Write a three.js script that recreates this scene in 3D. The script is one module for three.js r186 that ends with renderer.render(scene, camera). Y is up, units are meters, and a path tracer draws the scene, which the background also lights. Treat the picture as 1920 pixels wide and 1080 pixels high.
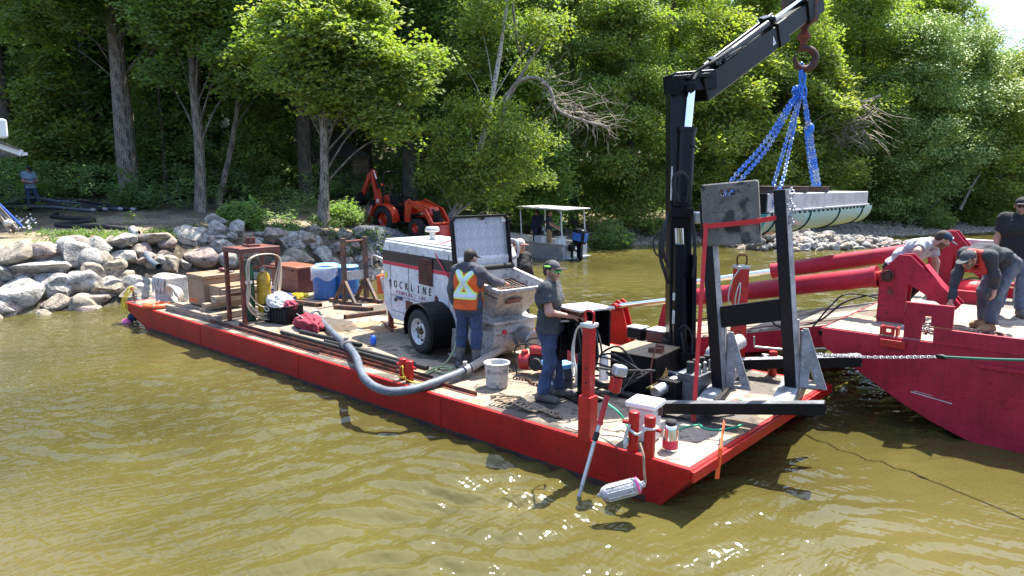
import * as THREE from 'three';
import { RoundedBoxGeometry } from 'three/addons/geometries/RoundedBoxGeometry.js';
import { mergeGeometries, mergeVertices, toCreasedNormals } from 'three/addons/utils/BufferGeometryUtils.js';
import { TextGeometry } from 'three/addons/geometries/TextGeometry.js';
import { FontLoader } from 'three/addons/loaders/FontLoader.js';

// ------------------------------------------------------------------ camera, sky, sun, exposure
const scene = new THREE.Scene();
const CAM_H = 3.26, PITCH = -Math.atan(210 / 1340);
const camera = new THREE.PerspectiveCamera(2 * Math.atan(540 / 1340) * 180 / Math.PI, 16 / 9, 0.1, 900);
camera.position.set(0, CAM_H, 0);
camera.rotation.x = PITCH;
const renderer = new THREE.WebGLRenderer({ antialias: true });
renderer.toneMapping = THREE.LinearToneMapping;
renderer.toneMappingExposure = 3.3;
renderer.shadowMap.enabled = true;
const SUN = new THREE.Vector3(0.28, 0.89, -0.36).normalize();
const sun = new THREE.DirectionalLight(new THREE.Color(1, 0.95, 0.86), 5);
sun.position.copy(SUN).multiplyScalar(80).add(new THREE.Vector3(0, 0, -18));
sun.target.position.set(0, 0, -18); scene.add(sun.target);
sun.castShadow = true; sun.shadow.mapSize.set(4096, 4096);
Object.assign(sun.shadow.camera, { left: -45, right: 45, top: 45, bottom: -45, near: 1, far: 200 });
scene.add(sun);
{ // hazy summer sky: pale horizon, blue zenith, thin cloud, a soft brightening round the sun
  const W = 512, Hh = 256, d = new Float32Array(W * Hh * 4), dir = new THREE.Vector3();
  for (let j = 0; j < Hh; j++) for (let i = 0; i < W; i++) {
    const el = (j + 0.5) / Hh * Math.PI - Math.PI / 2, az = ((i + 0.5) / W - 0.5) * 2 * Math.PI;
    dir.set(Math.cos(el) * Math.cos(az), Math.sin(el), Math.cos(el) * Math.sin(az));
    const up = Math.max(0, dir.y), t = Math.pow(1 - up, 3.2);
    const s = Math.max(0, dir.dot(SUN)), glow = 1.25 * Math.pow(s, 4) + 1.5 * Math.pow(s, 60);
    const cl = Math.max(0, Math.sin(az * 5 + Math.sin(el * 11) * 1.6) * Math.sin(el * 9 + Math.sin(az * 4)) * 0.5 + 0.15) * Math.min(1, up * 3);
    const o = (j * W + i) * 4;
    let r = 0.2 + 0.42 * t + glow + cl * 0.4, g = 0.4 + 0.46 * t + glow * 0.96 + cl * 0.4, b = 0.88 + 0.3 * t + glow * 0.9 + cl * 0.45;
    if (dir.y < 0) { r = 0.12; g = 0.13; b = 0.08; }
    d[o] = r; d[o + 1] = g; d[o + 2] = b; d[o + 3] = 1;
  }
  const t = new THREE.DataTexture(d, W, Hh, THREE.RGBAFormat, THREE.FloatType);
  t.mapping = THREE.EquirectangularReflectionMapping; t.magFilter = t.minFilter = THREE.LinearFilter; t.needsUpdate = true;
  scene.background = t; scene.environment = t;
  scene.backgroundIntensity = 0.52; scene.environmentIntensity = 0.52;
}

// ------------------------------------------------------------------ numbers
function rng(seed) { let a = seed >>> 0; return () => { a = (a + 0x6D2B79F5) | 0; let t = Math.imul(a ^ (a >>> 15), 1 | a); t = (t + Math.imul(t ^ (t >>> 7), 61 | t)) ^ t; return ((t ^ (t >>> 14)) >>> 0) / 4294967296; }; }
const R0 = rng(7), rr = (R, a, b) => a + (b - a) * R();
const clamp = (x, a = 0, b = 1) => Math.min(b, Math.max(a, x)), mix = (a, b, t) => a + (b - a) * t;
const smooth = (a, b, x) => { const t = clamp((x - a) / (b - a)); return t * t * (3 - 2 * t); };
const V = (x, y, z) => new THREE.Vector3(x, y, z);
const h3 = (x, y, z) => { let n = Math.imul(x, 374761393) ^ Math.imul(y, 668265263) ^ Math.imul(z, 1274126177); n = Math.imul(n ^ (n >>> 13), 1274126177); return ((n ^ (n >>> 16)) >>> 0) / 4294967296; };
function noise3(x, y, z, per = 0) {
  const xi = Math.floor(x), yi = Math.floor(y), zi = Math.floor(z), fx = x - xi, fy = y - yi, fz = z - zi;
  const u = fx * fx * (3 - 2 * fx), v = fy * fy * (3 - 2 * fy), w = fz * fz * (3 - 2 * fz), m = per ? (k) => ((k % per) + per) % per : (k) => k;
  const a = m(xi), a1 = m(xi + 1), b = m(yi), b1 = m(yi + 1);
  return mix(mix(mix(h3(a, b, zi), h3(a1, b, zi), u), mix(h3(a, b1, zi), h3(a1, b1, zi), u), v), mix(mix(h3(a, b, zi + 1), h3(a1, b, zi + 1), u), mix(h3(a, b1, zi + 1), h3(a1, b1, zi + 1), u), v), w) * 2 - 1;
}
function fbm(x, y, z, oct, per = 0) { let s = 0, a = 0.5, f = 1; for (let i = 0; i < oct; i++) { s += a * noise3(x * f, y * f, z + i * 17, per ? per * f : 0); a *= 0.5; f *= 2; } return s; }

// ------------------------------------------------------------------ frames of the place
const A0 = [1.727, -6.511], UH = [-0.7465, -0.6654], VH = [0.6654, -0.7465], TH = Math.atan2(0.6654, -0.7465), DH = 0.45;
const B = (u, v, h = DH + 0.012) => [A0[0] + u * UH[0] + v * VH[0], h, A0[1] + u * UH[1] + v * VH[1]];   // along / across the work barge
function pix(px, py, depth) {                                   // a point at a distance in front of the camera
  const f = 1340, x = (px - 960) / f, y = -(py - 540) / f, c = Math.cos(-PITCH), s = Math.sin(-PITCH);
  const r = [x, y * c - s, -(c + y * s)], t = depth / -r[2];
  return [r[0] * t, CAM_H + r[1] * t, -depth];
}

// ------------------------------------------------------------------ textures and materials
function tex(size, scale, fn, srgb = true) {
  const d = new Uint8Array(size * size * 4);
  for (let j = 0; j < size; j++) for (let i = 0; i < size; i++) {
    const c = fn(i / size, j / size), o = (j * size + i) * 4;
    if (typeof c === 'number') { d[o] = d[o + 1] = d[o + 2] = clamp(c) * 255; } else { d[o] = clamp(c[0]) * 255; d[o + 1] = clamp(c[1]) * 255; d[o + 2] = clamp(c[2]) * 255; }
    d[o + 3] = 255;
  }
  const t = new THREE.DataTexture(d, size, size, THREE.RGBAFormat);
  t.wrapS = t.wrapT = THREE.RepeatWrapping; t.magFilter = THREE.LinearFilter; t.minFilter = THREE.LinearMipmapLinearFilter; t.generateMipmaps = true;
  if (srgb) t.colorSpace = THREE.SRGBColorSpace;
  t.repeat.set(1 / scale, 1 / scale); t.needsUpdate = true;
  return t;
}
const n2 = (u, v, per, oct, z) => fbm(u * per, v * per, z, oct, per);
const rid = (x) => 1 - Math.abs(x);
// tints multiply a material's colour (about 1 = unchanged, stored over 0..1)
const T = {
  grime: tex(512, 1.6, (u, v) => { const a = n2(u, v, 4, 6, 3), b = n2(u, v, 24, 3, 9), s = n2(u * 1, v, 9, 4, 21); const k = 0.9 + 0.13 * a + 0.08 * b - 0.05 * smooth(0.22, 0.4, s) - 0.12 * smooth(0.38, 0.42, n2(u, v, 34, 3, 29)); return [k, k * 0.985, k * 0.965]; }),
  paint: tex(512, 1.3, (u, v) => { const a = n2(u, v, 3, 5, 5), sc = smooth(0.3, 0.42, n2(u, v, 22, 5, 11)), st = fbm(u * 40, v * 4, 2, 3, 40), ch = smooth(0.36, 0.4, n2(u, v, 46, 4, 15)) * smooth(0.05, 0.25, n2(u, v, 3, 3, 19)), scr = smooth(0.36, 0.42, fbm(u * 5, v * 90, 6, 3, 0)); const k = 0.88 + 0.16 * a + 0.08 * st + 0.14 * scr; if (ch > 0.5) return [k * 0.84, k * 0.8, k * 0.8]; return [mix(k, 0.75, sc * 0.3), mix(k, 0.8, sc * 0.3), mix(k, 0.8, sc * 0.3)]; }),
  worn: tex(512, 0.9, (u, v) => { const a = n2(u, v, 6, 5, 31), e = smooth(0.12, 0.2, n2(u, v, 10, 5, 41)), f = smooth(0.25, 0.32, n2(u, v, 30, 3, 43)); const k = 0.7 + 0.26 * a; return [mix(mix(k, 1, f * 0.4), 0.85, e * 0.35), mix(mix(k, 1, f * 0.4), 0.8, e * 0.35), mix(mix(k, 1, f * 0.4), 0.74, e * 0.35)]; }),
  rust: tex(512, 0.8, (u, v) => { const a = n2(u, v, 5, 6, 51), b = smooth(-0.05, 0.25, n2(u, v, 8, 5, 53)); return [mix(0.7, 1, b) + 0.2 * a, mix(0.62, 0.72, b) + 0.22 * a, mix(0.6, 0.5, b) + 0.2 * a]; }),
  deck: tex(1024, 4, (u, v) => {
    const a = n2(u, v, 3, 6, 61), wet = smooth(0.06, 0.2, n2(u, v, 5, 6, 67)), ru = smooth(0.14, 0.3, n2(u, v, 6, 5, 71)), g = n2(u, v, 90, 2, 73), sp = smooth(0.3, 0.36, n2(u, v, 40, 3, 79));
    let k = 0.83 + 0.2 * a + 0.1 * g; k *= 1 - 0.46 * wet; k *= 1 - 0.34 * sp;
    return [k, k * mix(0.95, 0.8, ru * 0.7), k * mix(0.87, 0.6, ru * 0.8)];
  }),
  wood: tex(512, 1.2, (u, v) => { const g = fbm(u * 3, v * 40, 4, 5, 0), a = n2(u, v, 3, 4, 83); const k = 0.78 + 0.3 * g + 0.15 * a; return [k, k * 0.95, k * 0.88]; }),
  rock: tex(512, 1.1, (u, v) => { const a = n2(u, v, 3, 6, 91), b = n2(u, v, 40, 3, 93), st = smooth(0.2, 0.4, n2(u, v, 6, 5, 95)), c = smooth(0.03, 0, Math.abs(n2(u, v, 4, 5, 97))); const k = 0.82 + 0.26 * a + 0.22 * b - 0.18 * st - 0.22 * c; return [k, k * 0.975, k * 0.93]; }),
  bark: tex(512, 0.9, (u, v) => { const r = rid(fbm(u * 14 + 0.8 * fbm(u * 4, v * 4, 2, 3, 4), v * 3, 101, 4, 0) * 2), k = 0.42 + 0.5 * r + 0.18 * n2(u, v, 20, 3, 103); return [k, k * 0.96, k * 0.9]; }),
  birch: tex(512, 1.0, (u, v) => { const b = smooth(0.16, 0.3, fbm(u * 3, v * 26, 107, 4, 0)), d = smooth(0.24, 0.36, n2(u, v, 5, 4, 109)); const k = 0.95 - 0.62 * b - 0.45 * d; return [k, k * 0.98, k * 0.95]; }),
  cloth: tex(512, 0.5, (u, v) => { const a = n2(u, v, 5, 4, 113), w = n2(u, v, 110, 2, 117), k = 0.86 + 0.16 * a + 0.16 * w; return [k, k, k]; }),
  denim: tex(512, 0.5, (u, v) => { const a = n2(u, v, 4, 5, 121), w = n2(u, v, 128, 1, 125), f = smooth(0.0, 0.35, n2(u, v, 3, 4, 127)); const k = 0.72 + 0.25 * a + 0.2 * w; return [mix(k, 1, f * 0.4), mix(k, 1, f * 0.35), mix(k, 1, f * 0.25)]; }),
  ground: tex(1024, 6, (u, v) => { const a = n2(u, v, 5, 6, 131), b = n2(u, v, 90, 3, 133), l = smooth(0.22, 0.3, n2(u, v, 60, 3, 137)); const k = 0.72 + 0.4 * a + 0.3 * b + 0.25 * l; return [k, k * 0.97, k * 0.92]; }),
  splat: tex(512, 0.9, (u, v) => { const a = n2(u, v, 5, 5, 241), d = smooth(0.2, 0.3, n2(u, v, 12, 5, 243)), e = smooth(0.3, 0.34, n2(u, v, 44, 3, 247)); const k = 0.92 + 0.12 * a - 0.14 * d - 0.22 * e; return [k, k * 0.985, k * 0.96]; }),
  concrete: tex(512, 0.7, (u, v) => { const a = n2(u, v, 4, 6, 141), d = smooth(0.0, 0.28, n2(u, v, 5, 5, 143)), p = smooth(0.33, 0.38, n2(u, v, 50, 2, 147)); const k = 0.86 + 0.28 * a - 0.42 * d - 0.2 * p; return [k, k * 0.98, k * 0.94]; }),
  plume: tex(512, 9, (u, v) => { const a = n2(u, v, 3, 5, 151), b = smooth(-0.02, 0.35, n2(u, v, 2, 5, 153)); const k = 0.74 + 0.16 * a; return [mix(k, 1, b * 0.4), mix(k, 0.97, b * 0.4), mix(k * 0.78, 0.86, b * 0.4)]; }),
  bRock: tex(512, 1.1, (u, v) => 0.5 + 0.6 * n2(u, v, 5, 6, 161) + 0.2 * n2(u, v, 50, 2, 163), false),
  bBark: tex(512, 0.9, (u, v) => 0.5 + 0.5 * (rid(fbm(u * 14 + 0.8 * fbm(u * 4, v * 4, 2, 3, 4), v * 3, 101, 4, 0) * 2) - 0.5), false),
  bDent: tex(256, 2.2, (u, v) => 0.5 + 0.8 * n2(u, v, 3, 2, 261) + 0.1 * n2(u, v, 12, 3, 263), false),
  perf: tex(256, 0.16, (u, v) => { const x = (u * 4) % 1 - 0.5, y = (v * 4 + (Math.floor(u * 4) % 2) * 0.5) % 1 - 0.5, k = 0.92 + 0.12 * n2(u, v, 4, 3, 267); return Math.hypot(x, y) < 0.27 ? [0.72, 0.73, 0.75] : [k, k, k]; }),
  bFine: tex(256, 0.35, (u, v) => 0.5 + 0.5 * n2(u, v, 24, 3, 167), false),
  bCloth: tex(512, 0.6, (u, v) => 0.5 + 0.8 * fbm(u * 5 + fbm(u * 3, v * 3, 9, 2, 3), v * 3, 171, 3, 0), false),
  bTread: tex(256, 0.14, (u, v) => ((u * 4) % 1 < 0.25 || (v * 4 + (Math.floor(u * 4) % 2) * 0.5) % 1 < 0.28) ? 0 : 1, false),
  bDiamond: tex(256, 0.1, (u, v) => { const a = (u * 4 + v * 4) % 1, b = (u * 4 - v * 4 + 8) % 1; return (Math.abs(a - 0.5) < 0.16 && Math.abs(b - 0.5) < 0.42) || (Math.abs(b - 0.5) < 0.16 && Math.abs(a - 0.5) < 0.42) ? 1 : 0; }, false),
  bWave: tex(1024, 5, (u, v) => {
    let s = 0; const w = [[5, 9, 0.9], [9, 14, 0.8], [-6, 17, 0.7], [17, 12, 0.5], [13, 29, 0.6], [-16, 31, 0.45], [31, 37, 0.45], [-29, 44, 0.42], [23, 53, 0.42], [47, 41, 0.36], [-50, 58, 0.3], [70, 61, 0.24]];
    const qx = 0.05 * n2(u, v, 4, 3, 181), qy = 0.05 * n2(u, v, 4, 3, 183), en = 0.55 + 1.1 * n2(u, v, 3, 3, 187) + 0.3;
    for (const [a, b, k] of w) s += k * Math.sin(2 * Math.PI * (a * (u + qx) + b * (v + qy)) + a * 3.7 + b);
    return 0.5 + 0.09 * s * clamp(en, 0.25, 1.3);
  }, false),
};
const rgb = (r, g, b) => new THREE.Color().setRGB(r, g, b);
function mat(c, rough = 0.6, o = {}) { return new THREE.MeshPhysicalMaterial({ color: Array.isArray(c) ? rgb(...c) : c, roughness: rough, metalness: 0, side: THREE.DoubleSide, ...o }); }
const M = {
  redPaint: mat([0.36, 0.006, 0.003], 0.5, { map: T.paint, bumpMap: T.bDent, bumpScale: 0.02, specularIntensity: 0.6 }),
  redTrim: mat([0.5, 0.008, 0.006], 0.4, { map: T.paint }),
  crimson: mat([0.43, 0.015, 0.038], 0.5, { map: T.paint, bumpMap: T.bDent, bumpScale: 0.02, specularIntensity: 0.6 }),
  deck: mat([0.36, 0.31, 0.26], 0.75, { map: T.deck, bumpMap: T.bFine, bumpScale: 0.003 }),
  deckPale: mat([0.42, 0.37, 0.33], 0.7, { map: T.deck, bumpMap: T.bFine, bumpScale: 0.003 }),
  floatTop: mat([0.55, 0.55, 0.54], 0.5, { map: T.grime }),
  black: mat([0.005, 0.005, 0.006], 0.5, { map: T.grime, specularIntensity: 0.4 }),
  navyBlack: mat([0.0035, 0.0045, 0.009], 0.34, { map: T.grime, specularIntensity: 0.5 }),
  boomGreen: mat([0.004, 0.006, 0.0035], 0.5, { map: T.grime, specularIntensity: 0.35 }),
  sunlitWornPale: mat([0.42, 0.43, 0.44], 0.5, { map: T.worn }),  // worn steel, with the brightness of sunlit faces put into the colour
  scuffed: mat([0.2, 0.205, 0.21], 0.5, { map: T.worn, bumpMap: T.bFine, bumpScale: 0.003 }),
  rubber: mat([0.022, 0.022, 0.023], 0.85, { map: T.grime }),
  tread: mat([0.026, 0.025, 0.024], 0.9, { bumpMap: T.bTread, bumpScale: 0.01 }),
  steel: mat([0.42, 0.42, 0.42], 0.45, { metalness: 0.75, map: T.grime }),
  zinc: mat([0.55, 0.57, 0.6], 0.42, { metalness: 0.6, map: T.grime }),
  chrome: mat([0.78, 0.8, 0.83], 0.1, { metalness: 1 }),
  alu: mat([0.6, 0.61, 0.62], 0.4, { metalness: 0.55, map: T.grime }),
  tanBounceDust: mat([0.28, 0.2, 0.12], 0.6, { map: T.grime }),  // tan of light bounced under the jib; also the tank's dusty top
  rust: mat([0.21, 0.085, 0.05], 0.8, { map: T.rust }),
  rustDark: mat([0.12, 0.055, 0.036], 0.75, { map: T.rust }),
  brownSteel: mat([0.19, 0.075, 0.06], 0.55, { map: T.rust }),
  greyBrown: mat([0.14, 0.115, 0.1], 0.6, { map: T.rust }),
  white: mat([0.68, 0.68, 0.66], 0.42, { map: T.grime }),
  whiteClean: mat([0.72, 0.72, 0.7], 0.4),
  trailerWhite: mat([0.74, 0.78, 0.8], 0.35, { map: T.grime, clearcoat: 0.3 }),
  dirtyWhite: mat([0.5, 0.49, 0.47], 0.6, { map: T.splat, bumpMap: T.bFine, bumpScale: 0.003 }),
  blackStripe: mat([0.018, 0.017, 0.016], 0.4),
  redStripe: mat([0.5, 0.02, 0.05], 0.4),
  concrete: mat([0.19, 0.185, 0.175], 0.85, { map: T.concrete, bumpMap: T.bFine, bumpScale: 0.004 }),
  timber: mat([0.46, 0.39, 0.31], 0.8, { map: T.wood }),
  timberGrey: mat([0.3, 0.27, 0.24], 0.85, { map: T.wood }),
  tanBox: mat([0.36, 0.23, 0.14], 0.5, { map: T.grime }),
  orangeBox: mat([0.26, 0.085, 0.042], 0.5, { map: T.grime }),
  maroonBox: mat([0.13, 0.03, 0.025], 0.5, { map: T.grime }),
  blueDrum: mat([0.03, 0.14, 0.42], 0.35, { map: T.grime }),
  blueLid: mat([0.2, 0.5, 0.72], 0.35),
  bag: mat([0.9, 0.92, 0.95], 0.3, { transmission: 0.75 }),
  greenCyl: mat([0.01, 0.14, 0.06], 0.35, { map: T.grime }),
  greenDark: mat([0.008, 0.07, 0.04], 0.4, { map: T.grime }),
  yellowCyl: mat([0.55, 0.36, 0.03], 0.4, { map: T.grime }),
  ropeWhite: mat([0.66, 0.63, 0.56], 0.9, { map: T.cloth }),
  ropeYellow: mat([0.62, 0.5, 0.04], 0.85),
  ropeTan: mat([0.34, 0.25, 0.16], 0.95, { map: T.cloth }),
  ropeGreen: mat([0.02, 0.3, 0.16], 0.6),
  hoseGrey: mat([0.11, 0.135, 0.17], 0.6, { map: T.splat }),
  hosePale: mat([0.5, 0.44, 0.38], 0.7, { map: T.grime }),
  hoseTan: mat([0.42, 0.34, 0.24], 0.7),
  strapRed: mat([0.6, 0.014, 0.01], 0.6, { transmission: 0.25 }),
  strapOrange: mat([0.85, 0.12, 0.012], 0.6, { transmission: 0.25 }),
  orange: mat([0.85, 0.13, 0.02], 0.5, { map: T.grime }),
  tractor: mat([0.6, 0.034, 0.01], 0.35, { clearcoat: 0.4, clearcoatRoughness: 0.2, map: T.grime }),
  chainBlue: mat([0.02, 0.15, 0.55], 0.32, { metalness: 0.15 }),
  chainGlint: mat([0.22, 0.3, 0.46], 0.35, { metalness: 0.5 }),  // paler links paint in highlights on the blue chain
  teal: mat([0.07, 0.34, 0.32], 0.22, { map: T.grime, clearcoat: 0.6, clearcoatRoughness: 0.15 }),
  cooler: mat([0.06, 0.075, 0.095], 0.7, { map: T.cloth }),
  coolerLid: mat([0.16, 0.42, 0.72], 0.45),
  glassDark: mat([0.01, 0.012, 0.014], 0.08),
  engineRed: mat([0.45, 0.02, 0.02], 0.4, { map: T.grime }),
  tarp: mat([0.07, 0.085, 0.08], 0.8, { map: T.grime }),
  shingle: mat([0.16, 0.15, 0.145], 0.9, { map: T.grime }),
  houseWall: mat([0.3, 0.24, 0.18], 0.8, { map: T.wood }),
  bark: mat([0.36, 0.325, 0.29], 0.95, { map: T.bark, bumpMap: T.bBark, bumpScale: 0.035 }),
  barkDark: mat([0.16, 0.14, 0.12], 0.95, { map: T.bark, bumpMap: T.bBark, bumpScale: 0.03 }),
  birch: mat([0.56, 0.54, 0.5], 0.8, { map: T.birch }),
  deadWood: mat([0.42, 0.39, 0.35], 0.9, { map: T.bark }),
  rockGrey: mat([0.47, 0.46, 0.445], 0.9, { map: T.rock, bumpMap: T.bRock, bumpScale: 0.035 }),
  rockPink: mat([0.42, 0.34, 0.31], 0.9, { map: T.rock, bumpMap: T.bRock, bumpScale: 0.03 }),
  rockTan: mat([0.42, 0.37, 0.3], 0.9, { map: T.rock, bumpMap: T.bRock, bumpScale: 0.03 }),
  rockBlue: mat([0.2, 0.23, 0.27], 0.9, { map: T.rock, bumpMap: T.bRock, bumpScale: 0.02 }),
};

// ------------------------------------------------------------------ naming and building
const taken = {};
function numbered(n) { const k = taken[n] = (taken[n] ?? -1) + 1; return k ? n + '_' + String(k).padStart(3, '0') : n; }
function thing(name, label, category, pos = [0, 0, 0], turn = 0, group) {
  const o = new THREE.Group(); o.name = numbered(name); o.position.set(...pos); o.rotation.y = turn; scene.add(o);
  o.userData = { label, category }; if (group) o.userData.group = group;
  return o;
}
function tag(o, label, category, group) { o.userData.label = label; o.userData.category = category; if (group) o.userData.group = group; return o; }
const flatGeo = (g) => { const q = g.index ? g.toNonIndexed() : g; for (const k of Object.keys(q.attributes)) if (!['position', 'normal', 'uv', 'color'].includes(k)) q.deleteAttribute(k); if (!q.attributes.normal) q.computeVertexNormals(); if (!q.attributes.uv) q.setAttribute('uv', new THREE.BufferAttribute(new Float32Array(q.attributes.position.count * 2), 2)); return q; };
function metric(g) {                                              // uv in metres by the face's main direction
  const p = g.attributes.position, uv = g.attributes.uv, a = V(), b = V(), c = V(), n = V();
  for (let i = 0; i + 2 < p.count; i += 3) {
    a.fromBufferAttribute(p, i); b.fromBufferAttribute(p, i + 1); c.fromBufferAttribute(p, i + 2);
    n.copy(b).sub(a).cross(c.clone().sub(a)); const x = Math.abs(n.x), y = Math.abs(n.y), z = Math.abs(n.z);
    [a, b, c].forEach((q, k) => { if (y >= x && y >= z) uv.setXY(i + k, q.x, q.z); else if (x >= z) uv.setXY(i + k, q.z, q.y); else uv.setXY(i + k, q.x, q.y); });
  }
  return g;
}
function obj(name, geos, material, parent, keepUV = false) {
  geos = (Array.isArray(geos) ? geos : [geos]).map(flatGeo);
  const col = geos.some((g) => g.attributes.color); if (!col) geos.forEach((g) => g.deleteAttribute('color'));
  let g = geos.length > 1 ? mergeGeometries(geos) : geos[0];
  if (!keepUV) metric(g);
  const m = new THREE.Mesh(g, material); m.castShadow = m.receiveShadow = true;
  m.name = parent ? name : numbered(name);
  (parent || scene).add(m);
  return m;
}
const I3 = () => new THREE.Matrix4();
function place(g, x = 0, y = 0, z = 0, ry = 0, rx = 0, rz = 0) { if (rx) g.rotateX(rx); if (rz) g.rotateZ(rz); if (ry) g.rotateY(ry); g.translate(x, y, z); return g; }
const box = (w, h, d, x = 0, y = 0, z = 0, ry = 0, rx = 0, rz = 0, b) => place(new RoundedBoxGeometry(w, h, d, 1, Math.min(b ?? 0.006, w * 0.3, h * 0.3, d * 0.3)), x, y, z, ry, rx, rz);
const cyl = (r1, r2, h, x = 0, y = 0, z = 0, seg = 20, rx = 0, rz = 0, ry = 0) => place(new THREE.CylinderGeometry(r1, r2, h, seg), x, y, z, ry, rx, rz);
const ball = (r, x, y, z, sx = 1, sy = 1, sz = 1) => { const g = new THREE.SphereGeometry(r, 18, 12); g.scale(sx, sy, sz); g.translate(x, y, z); return g; };
const toV = (p) => Array.isArray(p) ? V(...p) : p;
function along(g, p, q, upHint) {                               // a shape built along y from -0.5 to 0.5 of its length, put between p and q
  p = toV(p); q = toV(q); const y = q.clone().sub(p).normalize(), hint = upHint ? toV(upHint) : (Math.abs(y.y) > 0.9 ? V(0, 0, 1) : V(0, 1, 0));
  const x = hint.clone().cross(y).normalize(), z = x.clone().cross(y).normalize().negate(); z.copy(x).cross(y);
  g.applyMatrix4(new THREE.Matrix4().makeBasis(x, y, z).setPosition(p.clone().add(q).multiplyScalar(0.5))); return g;
}
const bar = (p, q, w, d, up, b) => along(box(w, toV(p).distanceTo(toV(q)), d, 0, 0, 0, 0, 0, 0, b), p, q, up);   // w: across, d: along the hint
const rod = (p, q, r1, r2 = r1, seg = 14) => along(new THREE.CylinderGeometry(r2, r1, toV(p).distanceTo(toV(q)), seg), p, q);
function tube(pts, r, seg = 60, rad = 8, closed = false, tension = 0.5) { return new THREE.TubeGeometry(new THREE.CatmullRomCurve3(pts.map(toV), closed, 'centripetal', tension), seg, r, rad, closed); }
const lathe = (prof, x = 0, y = 0, z = 0, seg = 28) => { const g = new THREE.LatheGeometry(prof.map((p) => new THREE.Vector2(...p)), seg); g.translate(x, y, z); return g; };
function plate(pts, t, b = 0.004, holes = []) {                   // a flat shape in x,y with thickness t centred on z
  const s = new THREE.Shape(pts.map((p) => new THREE.Vector2(...p)));
  for (const h of holes) s.holes.push(new THREE.Path(h.map((p) => new THREE.Vector2(...p))));
  const g = new THREE.ExtrudeGeometry(s, { depth: t - 2 * b, bevelEnabled: b > 0, bevelThickness: b, bevelSize: b, bevelOffset: -b, bevelSegments: 1, curveSegments: 10 }); g.translate(0, 0, -t / 2 + b); return g;
}
const ring = (R, r, x, y, z, rx = 0, ry = 0, seg = 28, arc = Math.PI * 2) => place(new THREE.TorusGeometry(R, r, 8, seg, arc), x, y, z, ry, rx);
function coil(cx, cy, cz, R, r, turns, rise, seed, wob = 0.02) { const R1 = rng(seed), pts = []; for (let i = 0; i <= turns * 14; i++) { const a = i / 14 * 2 * Math.PI, k = R + (R1() - 0.5) * 2 * wob; pts.push([cx + Math.cos(a) * k, cy + r + rise * i / (turns * 14) + (R1() - 0.5) * wob, cz + Math.sin(a) * k * 0.9]); } return tube(pts, r, turns * 40, 6); }
const font = await new FontLoader().loadAsync('fonts/droid/droid_sans_bold.typeface.json');
const text = (s, size, depth = 0.004) => { const g = new TextGeometry(s, { font, size, depth, curveSegments: 4, bevelEnabled: false }); g.computeBoundingBox(); return g; };
// ------------------------------------------------------------------ the setting: water, ground, stones, trees
const SHORE = [[-90, -12], [-40, -14], [-12, -16.6], [-9.8, -18.2], [-7.2, -20.4], [-4.6, -23.4], [-1, -28], [2.2, -31.6], [6, -34.2], [10, -36], [14, -37.5], [19, -38.5], [26, -41], [36, -46], [60, -66], [120, -110]];
function shoreZ(x) { for (let i = 0; i + 1 < SHORE.length; i++) if (x <= SHORE[i + 1][0]) return mix(SHORE[i][1], SHORE[i + 1][1], clamp((x - SHORE[i][0]) / (SHORE[i + 1][0] - SHORE[i][0]))); return -110; }
const inland = (x, z) => (shoreZ(x) - z) * 0.82;
function groundH(x, z) {
  const s = inland(x, z), left = 1 - smooth(-7, 0, x);
  const prof = (a) => a;
  let bank = s < 0 ? s * 0.5 : mix(0.9 * smooth(0, 9, s) + 0.02 * s, 1.45 * smooth(-0.2, 1.9, s) + 0.055 * Math.max(0, s - 1.9), left);
  bank += 0.3 * Math.max(0, s - 16) * smooth(16, 30, s) * mix(0.55, 1, left);
  if (s > 0) bank += 0.05 * fbm(x * 0.7, z * 0.7, 5, 3) * smooth(0, 2, s) + 0.25 * fbm(x * 0.12, z * 0.12, 8, 2) * smooth(5, 14, s);
  return prof(bank);
}
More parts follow.
